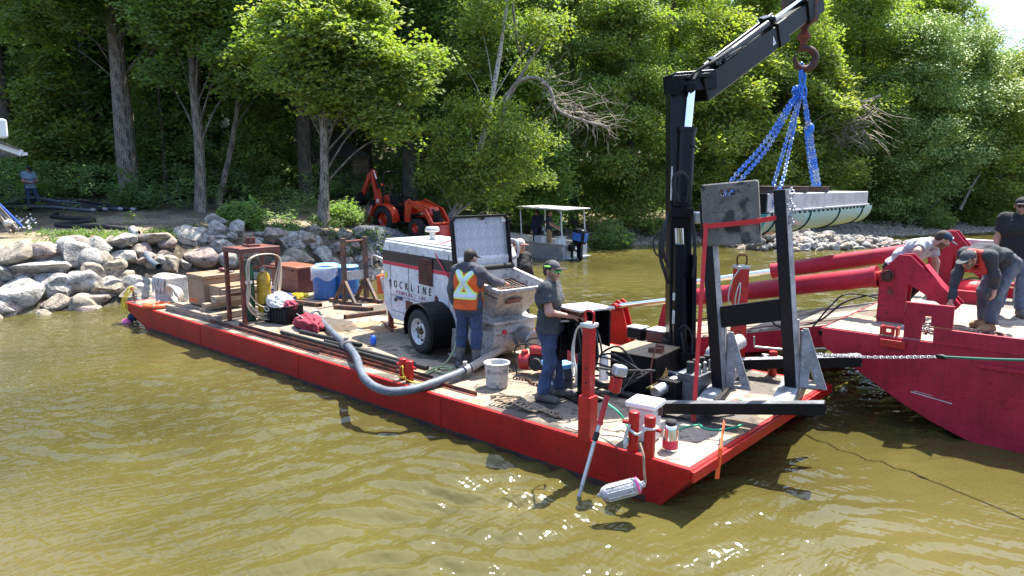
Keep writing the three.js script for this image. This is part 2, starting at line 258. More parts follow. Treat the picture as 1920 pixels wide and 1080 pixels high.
{ // ground: one sheet to the horizon with dirt, leaf litter, grass and pebble beach
  const xs = [], zs = [];
  for (let x = -42; x <= 50; x += 0.5) xs.push(x); for (let k = 1; k < 12; k++) { xs.unshift(-42 - k * k * 5); xs.push(50 + k * k * 5); }
  for (let z = -9; z >= -64; z -= 0.5) zs.push(z); for (let k = 1; k < 12; k++) { zs.push(-64 - k * k * 5); }
  const nx = xs.length, nz = zs.length, p = new Float32Array(nx * nz * 3), c = new Float32Array(nx * nz * 3), uv = new Float32Array(nx * nz * 2), idx = [];
  for (let j = 0; j < nz; j++) for (let i = 0; i < nx; i++) {
    const k = j * nx + i, x = xs[i], z = zs[j], s = inland(x, z);
    p[k * 3] = x; p[k * 3 + 1] = groundH(x, z); p[k * 3 + 2] = z; uv[k * 2] = x; uv[k * 2 + 1] = z;
    const g = smooth(-0.1, 0.25, fbm(x * 0.35, z * 0.35, 11, 4)), b = smooth(2, 6, s + 2 * fbm(x * 0.3, z * 0.3, 13, 3)), right = smooth(-2, 2, x);
    let col = [mix(0.25, 0.15, g * 0.5), mix(0.2, 0.16, g * 0.5), mix(0.145, 0.08, g * 0.5)];
    const beach = [0.4, 0.34, 0.27], dark = [0.075, 0.062, 0.045];
    if (s < 2.2 && right < 1) col = col.map((q) => mix(q, q * 0.4, (1 - right) * smooth(2.2, 1.4, s)));
    if (right > 0) col = col.map((q, m) => mix(q, mix(beach[m], dark[m], smooth(0.0, 0.2, fbm(x * 0.4, z * 0.9, 15, 4))), right * (1 - b)));
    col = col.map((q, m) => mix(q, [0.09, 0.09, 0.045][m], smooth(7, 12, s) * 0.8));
    c.set(col, k * 3);
    if (i + 1 < nx && j + 1 < nz) idx.push(k, k + 1, k + nx, k + 1, k + nx + 1, k + nx);
  }
  const g = new THREE.BufferGeometry();
  g.setAttribute('position', new THREE.BufferAttribute(p, 3)); g.setAttribute('color', new THREE.BufferAttribute(c, 3)); g.setAttribute('uv', new THREE.BufferAttribute(uv, 2)); g.setIndex(idx); g.computeVertexNormals();
  const m = new THREE.Mesh(g, mat([1.25, 1.25, 1.25], 0.95, { map: T.ground, vertexColors: true, bumpMap: T.bRock, bumpScale: 0.03 }));
  m.name = 'ground'; m.receiveShadow = true; m.userData = { kind: 'structure', label: 'dirt and leaf litter bank rising from the shore into the woods' }; scene.add(m);
}
{ // water: a real rippled surface, finest where the camera is near
  const xs = [], zs = []; let x = 0; while (x < 34) { xs.push(x); x += 0.075 + x * 0.006; } while (x < 500) { xs.push(x); x *= 1.25; }
  const X = [...xs.slice(1).reverse().map((a) => -a), ...xs]; let z = 3; while (z > -46) { zs.push(z); z -= 0.06 + Math.max(0, -z - 5) * 0.0045; } while (z > -420) { zs.push(z); z *= 1.2; }
  const W = [], R = rng(99), wind = Math.atan2(0.75, 0.35);
  for (let i = 0; i < 34; i++) { const L = 0.22 * Math.pow(9, R() * R() * 1.05), a = wind + (R() - 0.5) * 1.7; W.push([Math.cos(a) * 6.283 / L, Math.sin(a) * 6.283 / L, R() * 6.283, 0.0056 * Math.pow(L, 0.72)]); }
  const nx = X.length, nz = zs.length, p = new Float32Array(nx * nz * 3), n = new Float32Array(nx * nz * 3), uv = new Float32Array(nx * nz * 2), idx = [];
  for (let j = 0; j < nz; j++) for (let i = 0; i < nx; i++) {
    const k = j * nx + i, px = X[i], pz = zs[j]; let h = 0, dx = 0, dz = 0;
    const wx = px + 0.25 * noise3(px * 0.8, pz * 0.8, 1), wz = pz + 0.25 * noise3(px * 0.8, pz * 0.8, 5), calm = clamp(0.95 + 1.9 * fbm(px * 0.17, pz * 0.21, 3, 3), 0.25, 1.9);
    if (Math.abs(px) < 60 && pz > -60) for (const [kx, kz, ph, a] of W) { const q = kx * wx + kz * wz + ph, s = Math.sin(q) * a * calm, c = Math.cos(q) * a * calm; h += s; dx += c * kx; dz += c * kz; }
    p[k * 3] = px; p[k * 3 + 1] = h; p[k * 3 + 2] = pz; const l = Math.hypot(dx, 1, dz); n[k * 3] = -dx / l; n[k * 3 + 1] = 1 / l; n[k * 3 + 2] = -dz / l; uv[k * 2] = px; uv[k * 2 + 1] = pz;
    if (i + 1 < nx && j + 1 < nz) idx.push(k, k + 1, k + nx, k + 1, k + nx + 1, k + nx);
  }
  const g = new THREE.BufferGeometry();
  g.setAttribute('position', new THREE.BufferAttribute(p, 3)); g.setAttribute('normal', new THREE.BufferAttribute(n, 3)); g.setAttribute('uv', new THREE.BufferAttribute(uv, 2)); g.setIndex(idx);
  const m = new THREE.Mesh(g, mat([0.116, 0.1, 0.048], 0.045, { map: T.plume, ior: 1.33, bumpMap: T.bWave, bumpScale: 0.02, side: THREE.DoubleSide }));
  m.name = 'water'; m.receiveShadow = true; m.userData = { kind: 'structure', label: 'murky olive green lake water with small ripples' }; scene.add(m);
}

// ---- stones
function stoneGeo(seed, detail = 3, cuts = 9, rough = 0.09) {
  const R = rng(seed), planes = [];
  for (let i = 0; i < cuts; i++) { const n = V(R() * 2 - 1, R() * 2 - 1, R() * 2 - 1).normalize(); planes.push([n, rr(R, 0.52, 0.88)]); }
  let g = mergeVertices((() => { const q = new THREE.IcosahedronGeometry(1, detail); q.deleteAttribute('uv'); q.deleteAttribute('normal'); return q; })(), 1e-4);
  const p = g.attributes.position, v = V();
  for (let i = 0; i < p.count; i++) {
    v.fromBufferAttribute(p, i);
    for (const [n, d] of planes) { const e = v.dot(n) - d; if (e > 0) v.addScaledVector(n, -e * 0.97); }
    v.multiplyScalar(1 + rough * fbm(v.x * 1.7 + seed, v.y * 1.7, v.z * 1.7, 4)); p.setXYZ(i, v.x, v.y, v.z);
  }
  return metric(flatGeo(toCreasedNormals(g, 0.42)));
}
const STONES = Array.from({ length: 14 }, (_, i) => stoneGeo(300 + i * 7, 7, 8 + (i % 5), 0.16)), PEBBLES = Array.from({ length: 8 }, (_, i) => stoneGeo(500 + i * 5, 2, 7, 0.2));
function stone(parent, name, g, m, pos, s, rot) { const b = new THREE.Mesh(g, m); b.name = name; b.castShadow = b.receiveShadow = true; const o = parent.position; b.position.set(pos[0] - o.x, pos[1] - o.y, pos[2] - o.z); b.scale.set(...s); b.rotation.set(...rot); parent.add(b); return b; }
{
  const wall = thing('rock_revetment', 'wall of big pale boulders along the shore beyond the stern of the barge', 'rock wall', [-11, 0, -18.5]);
  const L = [[0, 200, 330, 420, 2], [350, 190, 590, 360, 1], [600, 150, 930, 440, 0], [920, 150, 1090, 370, 0], [150, 370, 620, 510, 0], [800, 340, 1010, 490, 1], [1010, 360, 1250, 520, 2], [1130, 110, 1350, 230, 0], [1110, 290, 1410, 420, 0],
    [0, 550, 380, 850, 0], [350, 520, 690, 790, 0], [610, 450, 1010, 690, 0], [1010, 555, 1330, 790, 0], [660, 690, 1060, 840, 1], [400, 775, 835, 930, 1], [-110, 780, 180, 960, 0], [40, 440, 170, 550, 1], [170, 450, 350, 580, 1], [990, 460, 1160, 600, 2],
    [1350, 200, 1500, 340, 1], [1400, 90, 1690, 190, 2], [1390, 300, 1560, 430, 1], [1180, 500, 1400, 650, 2], [-260, 200, 10, 400, 0], [-300, 420, 60, 600, 0], [-400, 600, -20, 840, 2], [-80, 560, 60, 700, 1], [1560, 300, 1700, 420, 0], [1620, 130, 1760, 250, 1], [1480, 330, 1640, 470, 2], [860, 500, 1010, 620, 1],
    [700, 130, 900, 230, 1], [1050, 130, 1150, 230, 2]];
  const R = rng(41);
  L.forEach(([x0, y0, x1, y1, k], i) => {
    const cx = (x0 + x1) / 10.8, cy = 420 + (y0 + y1) / 10.8, d = (() => { let q = 17.3; for (let k = 0; k < 4; k++) q = -shoreZ((cx - 960) / 1340 * q) + 0.1 + (590 - cy) / 145 * 1.75 + (i % 3) * 0.08; return q; })(), w = (x1 - x0) / 5.4 / 2 * d / 1340 * 1.12, h = (y1 - y0) / 5.4 / 2 * d / 1340 * 1.12;
    stone(wall, 'boulder', STONES[i % 14], [M.rockGrey, M.rockPink, M.rockTan][k], pix(cx, cy, d), [w * 1.2, h * 1.22, (w + h) * 0.68], [rr(R, -0.2, 0.2), i % 2 ? Math.PI : 0, rr(R, -0.15, 0.15)]);
  });
  for (const [x0, y0, x1, y1, k] of [[1310, 190, 1460, 290, 0], [1450, 230, 1570, 330, 0], [1570, 290, 1740, 390, 0], [1410, 350, 1650, 470, 1], [1310, 380, 1420, 460, 1], [1560, 100, 1700, 180, 0], [1590, 150, 1700, 250, 0], [1740, 150, 1830, 250, 0], [1650, 380, 1760, 480, 0], [1760, 330, 1880, 430, 1], [1850, 300, 1960, 400, 0], [1560, 215, 1620, 280, 0], [1620, 245, 1720, 290, 0], [1720, 225, 1770, 280, 0]]) {
    const cx = (x0 + x1) / 8, cy = 380 + (y0 + y1) / 8, d = 20.2 + (490 - cy) / 60 * 1.2, w = (x1 - x0) / 8 * d / 1340 * 1.15, h = (y1 - y0) / 8 * d / 1340 * 1.15;
    stone(wall, 'boulder', STONES[Math.floor(R() * 14)], [M.rockGrey, M.rockPink, M.rockTan][k], pix(cx, cy, d), [w * 1.32, h * 1.32, (w + h) * 0.7], [rr(R, -0.2, 0.2), R() * 6, rr(R, -0.15, 0.15)]);
  }
  for (let i = 0; i < 150; i++) { const x = rr(R, -19, -6.5), s = rr(R, -0.5, 1.9), z = shoreZ(x) - s / 0.82, k = rr(R, 0.12, 0.4); stone(wall, 'boulder', STONES[Math.floor(R() * 14)], [M.rockGrey, M.rockPink, M.rockTan][i % 3], [x, groundH(x, z) + k * 0.1, z], [k * 1.3, k, k], [0, R() * 6, rr(R, -0.3, 0.3)]); }
  const bank = thing('rock_bank', 'rough bank of smaller shaded rocks behind the blue drums and the brown toolbox', 'rock bank', [-4, 0, -24]);
  for (let i = 0; i < 150; i++) { const x = rr(R, -6.8, -0.6), s = Math.pow(R(), 1.5) * 2.4 - 0.4, z = shoreZ(x) - s / 0.82, k = rr(R, 0.1, 0.34) * (s > 1.6 ? 0.7 : 1); stone(bank, 'rock', STONES[Math.floor(R() * 14)], [M.rockGrey, M.rockTan, M.rockPink, M.rockGrey][i % 4], [x, groundH(x, z) + k * 0.3, z], [k * 1.25, k * 0.9, k], [rr(R, -0.4, 0.4), R() * 6, rr(R, -0.4, 0.4)]); }
  const pile = thing('rock_pile', 'low spit of loose pale stones in the water under the hanging float', 'rock pile', [14.3, 0, -33]);
  const sp = []; for (let i = 0; i < 640; i++) { const t = R(), a = R() * 6.283, q = Math.sqrt(R()), x = 11.2 + 6.6 * t + Math.cos(a) * q * 1.2, z = -33.2 - 0.6 * t + Math.sin(a) * q * 2.4 * (1 - 0.5 * t); sp.push([x, mix(0.95, 0.25, t) * (1 - q * q) * (0.7 + 0.3 * R()) - 0.02, z, rr(R, 0.1, 0.3) * (1 - 0.3 * t)]); }
  sp.sort((a, b) => b[3] - a[3]);
  sp.slice(0, 240).forEach(([x, y, z, k], i) => stone(pile, 'stone', PEBBLES[i % 8], [M.rockGrey, M.rockPink, M.rockTan, M.rockGrey, M.rockGrey][i % 5], [x, y + k * 0.1, z], [k * 1.2, k * 0.8, k], [rr(R, -0.5, 0.5), R() * 6, rr(R, -0.5, 0.5)]));
  const scatter = (name, parent, list, g, m, label) => { const im = new THREE.InstancedMesh(g, m, list.length), M4 = I3(); list.forEach(([x, y, z, k], i) => { M4.compose(V(x - parent.x, y - parent.y, z - parent.z), new THREE.Quaternion().setFromEuler(new THREE.Euler(R() * 3, R() * 6, R() * 3)), V(k * 1.2, k * 0.8, k)); im.setMatrixAt(i, M4); }); im.name = name; im.castShadow = im.receiveShadow = true; im.userData.kind = 'stuff'; if (label) im.userData.label = label; return im; };
  pile.add(scatter('rubble', pile.position, sp.slice(240), PEBBLES[2], M.rockGrey));
  const gr = []; for (let i = 0; i < 1500; i++) { const a = R() * 6.283, q = Math.sqrt(R()), x = -4.45 + Math.cos(a) * q * 1.15, z = -25.6 + Math.sin(a) * q * 1.5; gr.push([x, groundH(x, z) + 0.22 * (1 - q * q) + 0.02, z, rr(R, 0.035, 0.1)]); }
  scene.add(scatter('gravel', V(0, 0, 0), gr, PEBBLES[1], M.rockBlue, 'heap of blue grey crushed gravel beside the orange tractor'));
  const pb = []; for (let i = 0; i < 5200; i++) { const x = rr(R, 0, 36), s = R() * R() * 6 - 0.1, z = shoreZ(x) - s / 0.82; pb.push([x, groundH(x, z) + 0.01, z, rr(R, 0.03, 0.13)]); }
  scene.add(scatter('pebbles', V(0, 0, 0), pb, PEBBLES[4], M.rockTan, 'pebbles and small stones scattered along the far beach'));
}

// ---- leaves and trees
function leafSpray(seed, count, spread, len, wid, droop) {
  const R = rng(seed), pos = [], nor = [];
  for (let i = 0; i < count; i++) {
    const c = V(R() * 2 - 1, (R() * 2 - 1) * 0.7, R() * 2 - 1).multiplyScalar(spread), a = R() * 6.283, d = V(Math.cos(a), rr(R, -0.7, 0.35) - droop, Math.sin(a)).normalize(), s = V(-Math.sin(a), rr(R, -0.5, 0.5), Math.cos(a)).normalize(), l = len * rr(R, 0.7, 1.25), w = wid * rr(R, 0.7, 1.2);
    const p0 = c, p1 = c.clone().addScaledVector(d, l), m = c.clone().addScaledVector(d, l * 0.45), n = d.clone().cross(s).normalize();
    const q0 = m.clone().addScaledVector(s, w).addScaledVector(n, w * 0.35), q1 = m.clone().addScaledVector(s, -w).addScaledVector(n, w * 0.35);
    for (const tri of [[p0, q0, p1], [p0, p1, q1]]) { const nn = tri[1].clone().sub(tri[0]).cross(tri[2].clone().sub(tri[0])).normalize(); for (const q of tri) { pos.push(q.x, q.y, q.z); nor.push(nn.x, nn.y, nn.z); } }
  }
  const g = new THREE.BufferGeometry(); g.setAttribute('position', new THREE.BufferAttribute(new Float32Array(pos), 3)); g.setAttribute('normal', new THREE.BufferAttribute(new Float32Array(nor), 3)); g.setAttribute('uv', new THREE.BufferAttribute(new Float32Array(pos.length / 3 * 2), 2)); return g;
}
const SPRAY = { maple: leafSpray(1, 26, 0.36, 0.17, 0.075, 0.1), fine: leafSpray(2, 34, 0.34, 0.115, 0.04, 0.25), birch: leafSpray(3, 28, 0.34, 0.13, 0.05, 0.5), shrub: leafSpray(4, 26, 0.3, 0.14, 0.055, 0), far: leafSpray(5, 24, 0.55, 0.26, 0.12, 0.1), herb: leafSpray(6, 20, 0.16, 0.14, 0.03, -0.9) };
const leafMat = mat([1, 1, 1], 0.9, { transmission: 0.62, specularIntensity: 0.5 });
const leafGloss = mat([1, 1, 1], 0.62, { transmission: 0.34 });
function foliage(name, list, spray, color, R, material = leafMat, vary = 0.35) {
  const im = new THREE.InstancedMesh(SPRAY[spray], material, list.length), M4 = I3(), q = new THREE.Quaternion(), e = new THREE.Euler(), c = new THREE.Color();
  list.forEach(([x, y, z, s, t = 0], i) => {
    e.set(rr(R, -0.45, 0.45), R() * 6.283, rr(R, -0.45, 0.45)); M4.compose(V(x, y, z), q.setFromEuler(e), V(s, s * rr(R, 0.8, 1.1), s)); im.setMatrixAt(i, M4);
    const k = 1 + (R() - 0.5) * vary + t, w = (R() - 0.5) * 0.3; c.setRGB(color[0] * k * (1 + w), color[1] * k, color[2] * k * (1 - w)); im.setColorAt(i, c);
  });
  im.name = name; im.castShadow = im.receiveShadow = true; im.userData.kind = 'stuff'; return im;
}
function limb(pts, r0, r1, rad = 9) {                           // a tapered, slightly uneven branch
  const cv = new THREE.CatmullRomCurve3(pts.map(toV)), n = Math.max(6, pts.length * 5), g = new THREE.TubeGeometry(cv, n, 1, rad), p = g.attributes.position, c = V(), v = V();
  for (let i = 0; i <= n; i++) { cv.getPointAt(i / n, c); const r = mix(r0, r1, Math.pow(i / n, 0.85)); for (let j = 0; j <= rad; j++) { const k = i * (rad + 1) + j; v.fromBufferAttribute(p, k).sub(c).multiplyScalar(r * (1 + 0.16 * noise3(Math.cos(j / rad * 6.283) * 1.3 + c.x, Math.sin(j / rad * 6.283) * 1.3 + c.y * 0.6, c.z))).add(c); p.setXYZ(k, v.x, v.y, v.z); } }
  const uv = g.attributes.uv, L = cv.getLength(); for (let k = 0; k < uv.count; k++) uv.setXY(k, uv.getY(k) * Math.max(0.6, Math.round(r0 * 6.283 / 0.9) * 0.9), uv.getX(k) * L);
  g.computeVertexNormals(); return g;
}
const inv = (p, o) => [p[0] - o[0], p[1] - o[1], p[2] - o[2]];
// crown: boughs [dx, dy, dz, r] about the tree's base; each bough is a flattened clump of sprays with its own edge
function makeTree(name, label, category, base, o) {
  const R = rng(o.seed), t = thing(name, label, category, base, 0, o.group);
  const top = o.trunkTop || [rr(R, -0.5, 0.5), o.h * 0.85, rr(R, -0.5, 0.5)], mid = o.trunkMid || [[top[0] * 0.3 + rr(R, -0.12, 0.12), top[1] * 0.35, top[2] * 0.3], [top[0] * 0.65 + rr(R, -0.15, 0.15), top[1] * 0.68, top[2] * 0.65]];
  const tr = [limb([[0, -0.4, 0], [0.01, 0.1, 0], ...mid, top], o.r, o.r * 0.3, 12)];
  if (o.flare) tr.push(limb([[0, -0.5, 0], [0, 0.25, 0], [0.02, 1.1, 0]], o.r * 1.45, o.r * 0.8, 12));
  const cv = new THREE.CatmullRomCurve3([V(0, 0, 0), ...mid.map(toV), toV(top)]), boughs = o.boughs || [];
  if (!o.boughs) {
    const n = o.n || 20;
    for (let i = 0; i < n; i++) { const f = (i + 0.5) / n, y = mix(o.y0, o.h, f), a = i * 2.4 + R() * 0.9, prof = Math.sin(Math.PI * clamp(0.16 + 0.8 * f)) * (0.55 + 0.45 * R()), rad = o.rad * prof; boughs.push([top[0] * f + Math.cos(a) * rad * 0.8, y + rr(R, -0.4, 0.4), top[2] * f + Math.sin(a) * rad * 0.8, o.rad * rr(R, 0.3, 0.46)]); }
  }
  const list = [], per = (o.dens || 1) * 30;
  for (const [bx, by, bz, br] of boughs) {
    const tt = clamp((by - 1.2 - br * 0.3) / top[1], 0.12, 0.97), s = cv.getPoint(tt);
    tr.push(limb([s, s.clone().lerp(V(bx, by, bz), 0.5).add(V(0, 0.25, 0)), [bx, by - br * 0.1, bz]], Math.max(0.03, o.r * (o.thinLimbs ? 0.12 : 0.28) * (1.15 - tt)), 0.015, 6));
    const n = Math.round(per * br * br * 2.4), tint = rr(R, -0.07, 0.07);
    for (let i = 0; i < n; i++) {
      const a = R() * 6.283, yy = Math.pow(R(), 0.8) * 1.65 - 0.75, out = R() < 0.13 ? rr(R, 1.1, 1.55) : 1, q = Math.sqrt(Math.max(0, 1 - yy * yy * 0.8)), sh = Math.pow(R(), 0.38) * out, wob = 1 + 0.35 * noise3(Math.cos(a) * 2 + bx, yy * 2 + by, Math.sin(a) * 2 + bz);
      list.push([bx + Math.cos(a) * q * sh * br * wob * 1.15, by + yy * br * (o.tall || 0.74) * sh + 0.3 * br * noise3(Math.cos(a) * 1.4 + bz, by, Math.sin(a) * 1.4 + bx), bz + Math.sin(a) * q * sh * br * wob * 1.15, (o.leaf || 1) * rr(R, 0.75, 1.3), tint]);
    }
  }
  obj('trunk', tr, o.bark || M.bark, t, true);
  t.add(foliage('crown', list, o.spray || 'maple', o.color || [0.085, 0.15, 0.022], R, o.gloss ? leafGloss : leafMat));
  return t;
}
const onGround = (px, py, d) => { const p = pix(px, py, d); return [p[0], groundH(p[0], p[2]), p[2]]; };
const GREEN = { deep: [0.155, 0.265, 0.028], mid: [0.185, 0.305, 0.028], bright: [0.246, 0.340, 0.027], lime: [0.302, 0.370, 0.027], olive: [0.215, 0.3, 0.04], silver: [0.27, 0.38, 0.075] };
{
  // the trees one can name at the front edge of the wood
  const rel = (b, list) => list.map(([px, py, d, r]) => [...inv(pix(px, py, d), b), r]);
  let b = onGround(243, 362, 31);
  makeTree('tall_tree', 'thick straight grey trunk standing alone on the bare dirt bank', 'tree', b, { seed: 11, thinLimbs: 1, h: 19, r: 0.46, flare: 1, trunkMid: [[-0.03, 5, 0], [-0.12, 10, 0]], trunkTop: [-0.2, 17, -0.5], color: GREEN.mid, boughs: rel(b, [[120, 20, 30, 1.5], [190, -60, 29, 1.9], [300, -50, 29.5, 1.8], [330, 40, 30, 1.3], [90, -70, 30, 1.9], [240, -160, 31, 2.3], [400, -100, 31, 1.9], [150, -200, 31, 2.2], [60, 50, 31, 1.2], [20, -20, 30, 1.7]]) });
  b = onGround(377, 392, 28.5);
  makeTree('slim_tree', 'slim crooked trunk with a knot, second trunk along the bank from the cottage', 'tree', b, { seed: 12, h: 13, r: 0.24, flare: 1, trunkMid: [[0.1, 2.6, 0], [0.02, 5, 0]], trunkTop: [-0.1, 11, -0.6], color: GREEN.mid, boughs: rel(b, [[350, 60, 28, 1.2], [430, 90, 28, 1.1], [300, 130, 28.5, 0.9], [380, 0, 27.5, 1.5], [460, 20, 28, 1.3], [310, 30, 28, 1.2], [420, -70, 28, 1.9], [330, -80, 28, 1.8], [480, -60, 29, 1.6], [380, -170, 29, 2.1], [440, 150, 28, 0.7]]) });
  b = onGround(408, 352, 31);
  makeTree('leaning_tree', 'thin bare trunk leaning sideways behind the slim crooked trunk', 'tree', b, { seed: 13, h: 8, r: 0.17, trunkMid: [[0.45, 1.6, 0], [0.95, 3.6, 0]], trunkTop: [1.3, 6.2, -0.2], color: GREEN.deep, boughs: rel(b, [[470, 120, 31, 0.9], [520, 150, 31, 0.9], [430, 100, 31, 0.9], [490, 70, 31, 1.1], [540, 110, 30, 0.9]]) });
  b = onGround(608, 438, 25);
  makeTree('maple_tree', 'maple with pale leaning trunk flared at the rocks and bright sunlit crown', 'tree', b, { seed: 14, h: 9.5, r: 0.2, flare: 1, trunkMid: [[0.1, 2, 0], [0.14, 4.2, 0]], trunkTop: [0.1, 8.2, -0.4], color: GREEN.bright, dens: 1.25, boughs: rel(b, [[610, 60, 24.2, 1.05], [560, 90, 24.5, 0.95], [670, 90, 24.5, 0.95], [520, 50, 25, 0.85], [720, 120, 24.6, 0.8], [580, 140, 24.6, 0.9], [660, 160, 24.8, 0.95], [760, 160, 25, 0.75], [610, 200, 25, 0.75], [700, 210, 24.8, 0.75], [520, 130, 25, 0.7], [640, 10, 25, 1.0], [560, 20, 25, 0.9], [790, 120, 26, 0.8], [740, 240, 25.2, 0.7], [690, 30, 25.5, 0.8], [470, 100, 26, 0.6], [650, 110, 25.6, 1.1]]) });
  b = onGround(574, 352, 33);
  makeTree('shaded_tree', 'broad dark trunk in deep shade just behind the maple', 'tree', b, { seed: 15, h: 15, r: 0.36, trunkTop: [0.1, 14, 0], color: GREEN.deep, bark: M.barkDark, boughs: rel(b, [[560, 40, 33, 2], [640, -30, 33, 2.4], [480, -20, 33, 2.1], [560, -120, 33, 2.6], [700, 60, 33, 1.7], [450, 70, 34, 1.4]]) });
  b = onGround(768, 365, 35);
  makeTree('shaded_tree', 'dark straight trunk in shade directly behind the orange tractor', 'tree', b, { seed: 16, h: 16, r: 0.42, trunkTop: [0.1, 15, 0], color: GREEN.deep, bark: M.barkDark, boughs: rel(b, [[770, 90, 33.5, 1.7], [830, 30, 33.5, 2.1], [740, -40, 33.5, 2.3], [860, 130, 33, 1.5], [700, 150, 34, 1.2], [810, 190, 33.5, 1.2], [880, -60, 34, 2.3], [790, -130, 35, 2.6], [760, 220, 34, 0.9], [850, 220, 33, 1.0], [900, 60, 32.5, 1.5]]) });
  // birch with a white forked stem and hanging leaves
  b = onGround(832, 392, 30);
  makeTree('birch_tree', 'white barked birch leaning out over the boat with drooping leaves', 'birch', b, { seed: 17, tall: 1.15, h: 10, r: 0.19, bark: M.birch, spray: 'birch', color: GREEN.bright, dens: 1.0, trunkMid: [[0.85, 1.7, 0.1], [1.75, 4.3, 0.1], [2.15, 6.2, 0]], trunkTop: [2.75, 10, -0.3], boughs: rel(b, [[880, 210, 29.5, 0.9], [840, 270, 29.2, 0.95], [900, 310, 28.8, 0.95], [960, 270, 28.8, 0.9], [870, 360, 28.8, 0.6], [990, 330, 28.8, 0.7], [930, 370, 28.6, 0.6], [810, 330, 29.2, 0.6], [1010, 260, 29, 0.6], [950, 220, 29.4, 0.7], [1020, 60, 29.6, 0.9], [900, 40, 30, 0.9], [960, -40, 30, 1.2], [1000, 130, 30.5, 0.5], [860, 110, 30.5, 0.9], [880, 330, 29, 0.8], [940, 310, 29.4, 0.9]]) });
  { // the dead fork and its tangle of grey twigs
    const t = thing('dead_tree', 'bare grey dead limb arching out with a tangle of twigs beside the birch', 'dead tree', pix(925, 330, 29.6)); const o = t.position.toArray(), q = (x, y, d) => inv(pix(x, y, d), o), R = rng(71), g = [];
    g.push(limb([q(925, 345, 29.6), q(935, 250, 29.5), q(965, 160, 29.4), q(1005, 146, 29.2), q(1030, 165, 29), q(1045, 205, 28.8), q(1090, 225, 28.6), q(1140, 238, 28.5)], 0.13, 0.05, 8));
    g.push(limb([q(950, 190, 29.4), q(990, 120, 29.6), q(1030, 60, 29.8), q(1050, 10, 30)], 0.09, 0.03, 7), limb([q(960, 0, 30), q(975, 100, 29.9), q(985, 60, 29.6)], 0.06, 0.04, 6));
    for (let i = 0; i < 95; i++) {
      const k = R(), sx = mix(1000, 1140, k), sy = mix(140, 240, Math.pow(k, 0.6)) - (i % 3 === 0 ? 90 * R() : 0), d = rr(R, 28.3, 29.8); let x = sx + rr(R, -18, 18), y = sy, a = rr(R, -0.5, 2.2), pts = [q(x, y, d)];
      for (let s = 0; s < 4; s++) { x += Math.cos(a) * rr(R, 8, 24); y += Math.sin(a) * rr(R, 6, 20); a += rr(R, -0.5, 0.6); pts.push(q(x, y, d + rr(R, -0.15, 0.15))); }
      g.push(limb(pts, rr(R, 0.009, 0.02), 0.003, 4));
    }
    obj('limb', g, M.deadWood, t, true);
  }
  { // dead brush hanging further along the shore
    const t = thing('dead_branches', 'fan of bare grey dead branches hanging from the trees behind the chains', 'dead branches', pix(1590, 240, 40)); const o = t.position.toArray(), q = (x, y, d) => inv(pix(x, y, d), o), R = rng(73), g = [];
    g.push(limb([q(1650, 180, 41), q(1600, 200, 40.5), q(1560, 240, 40)], 0.09, 0.03, 6));
    for (let i = 0; i < 80; i++) { let x = rr(R, 1560, 1650), y = rr(R, 185, 260), a = rr(R, 2.0, 3.4) * (i % 2 ? 1 : 0.25), d = rr(R, 39, 40.5); const pts = [q(x, y, d)]; for (let s = 0; s < 4; s++) { x += Math.cos(a) * rr(R, 8, 22); y += Math.sin(a) * rr(R, 4, 16) + 2; a += rr(R, -0.3, 0.3); pts.push(q(x, y, d)); } g.push(limb(pts, 0.028, 0.006, 4)); }
    obj('branch', g, M.deadWood, t, true);
  }
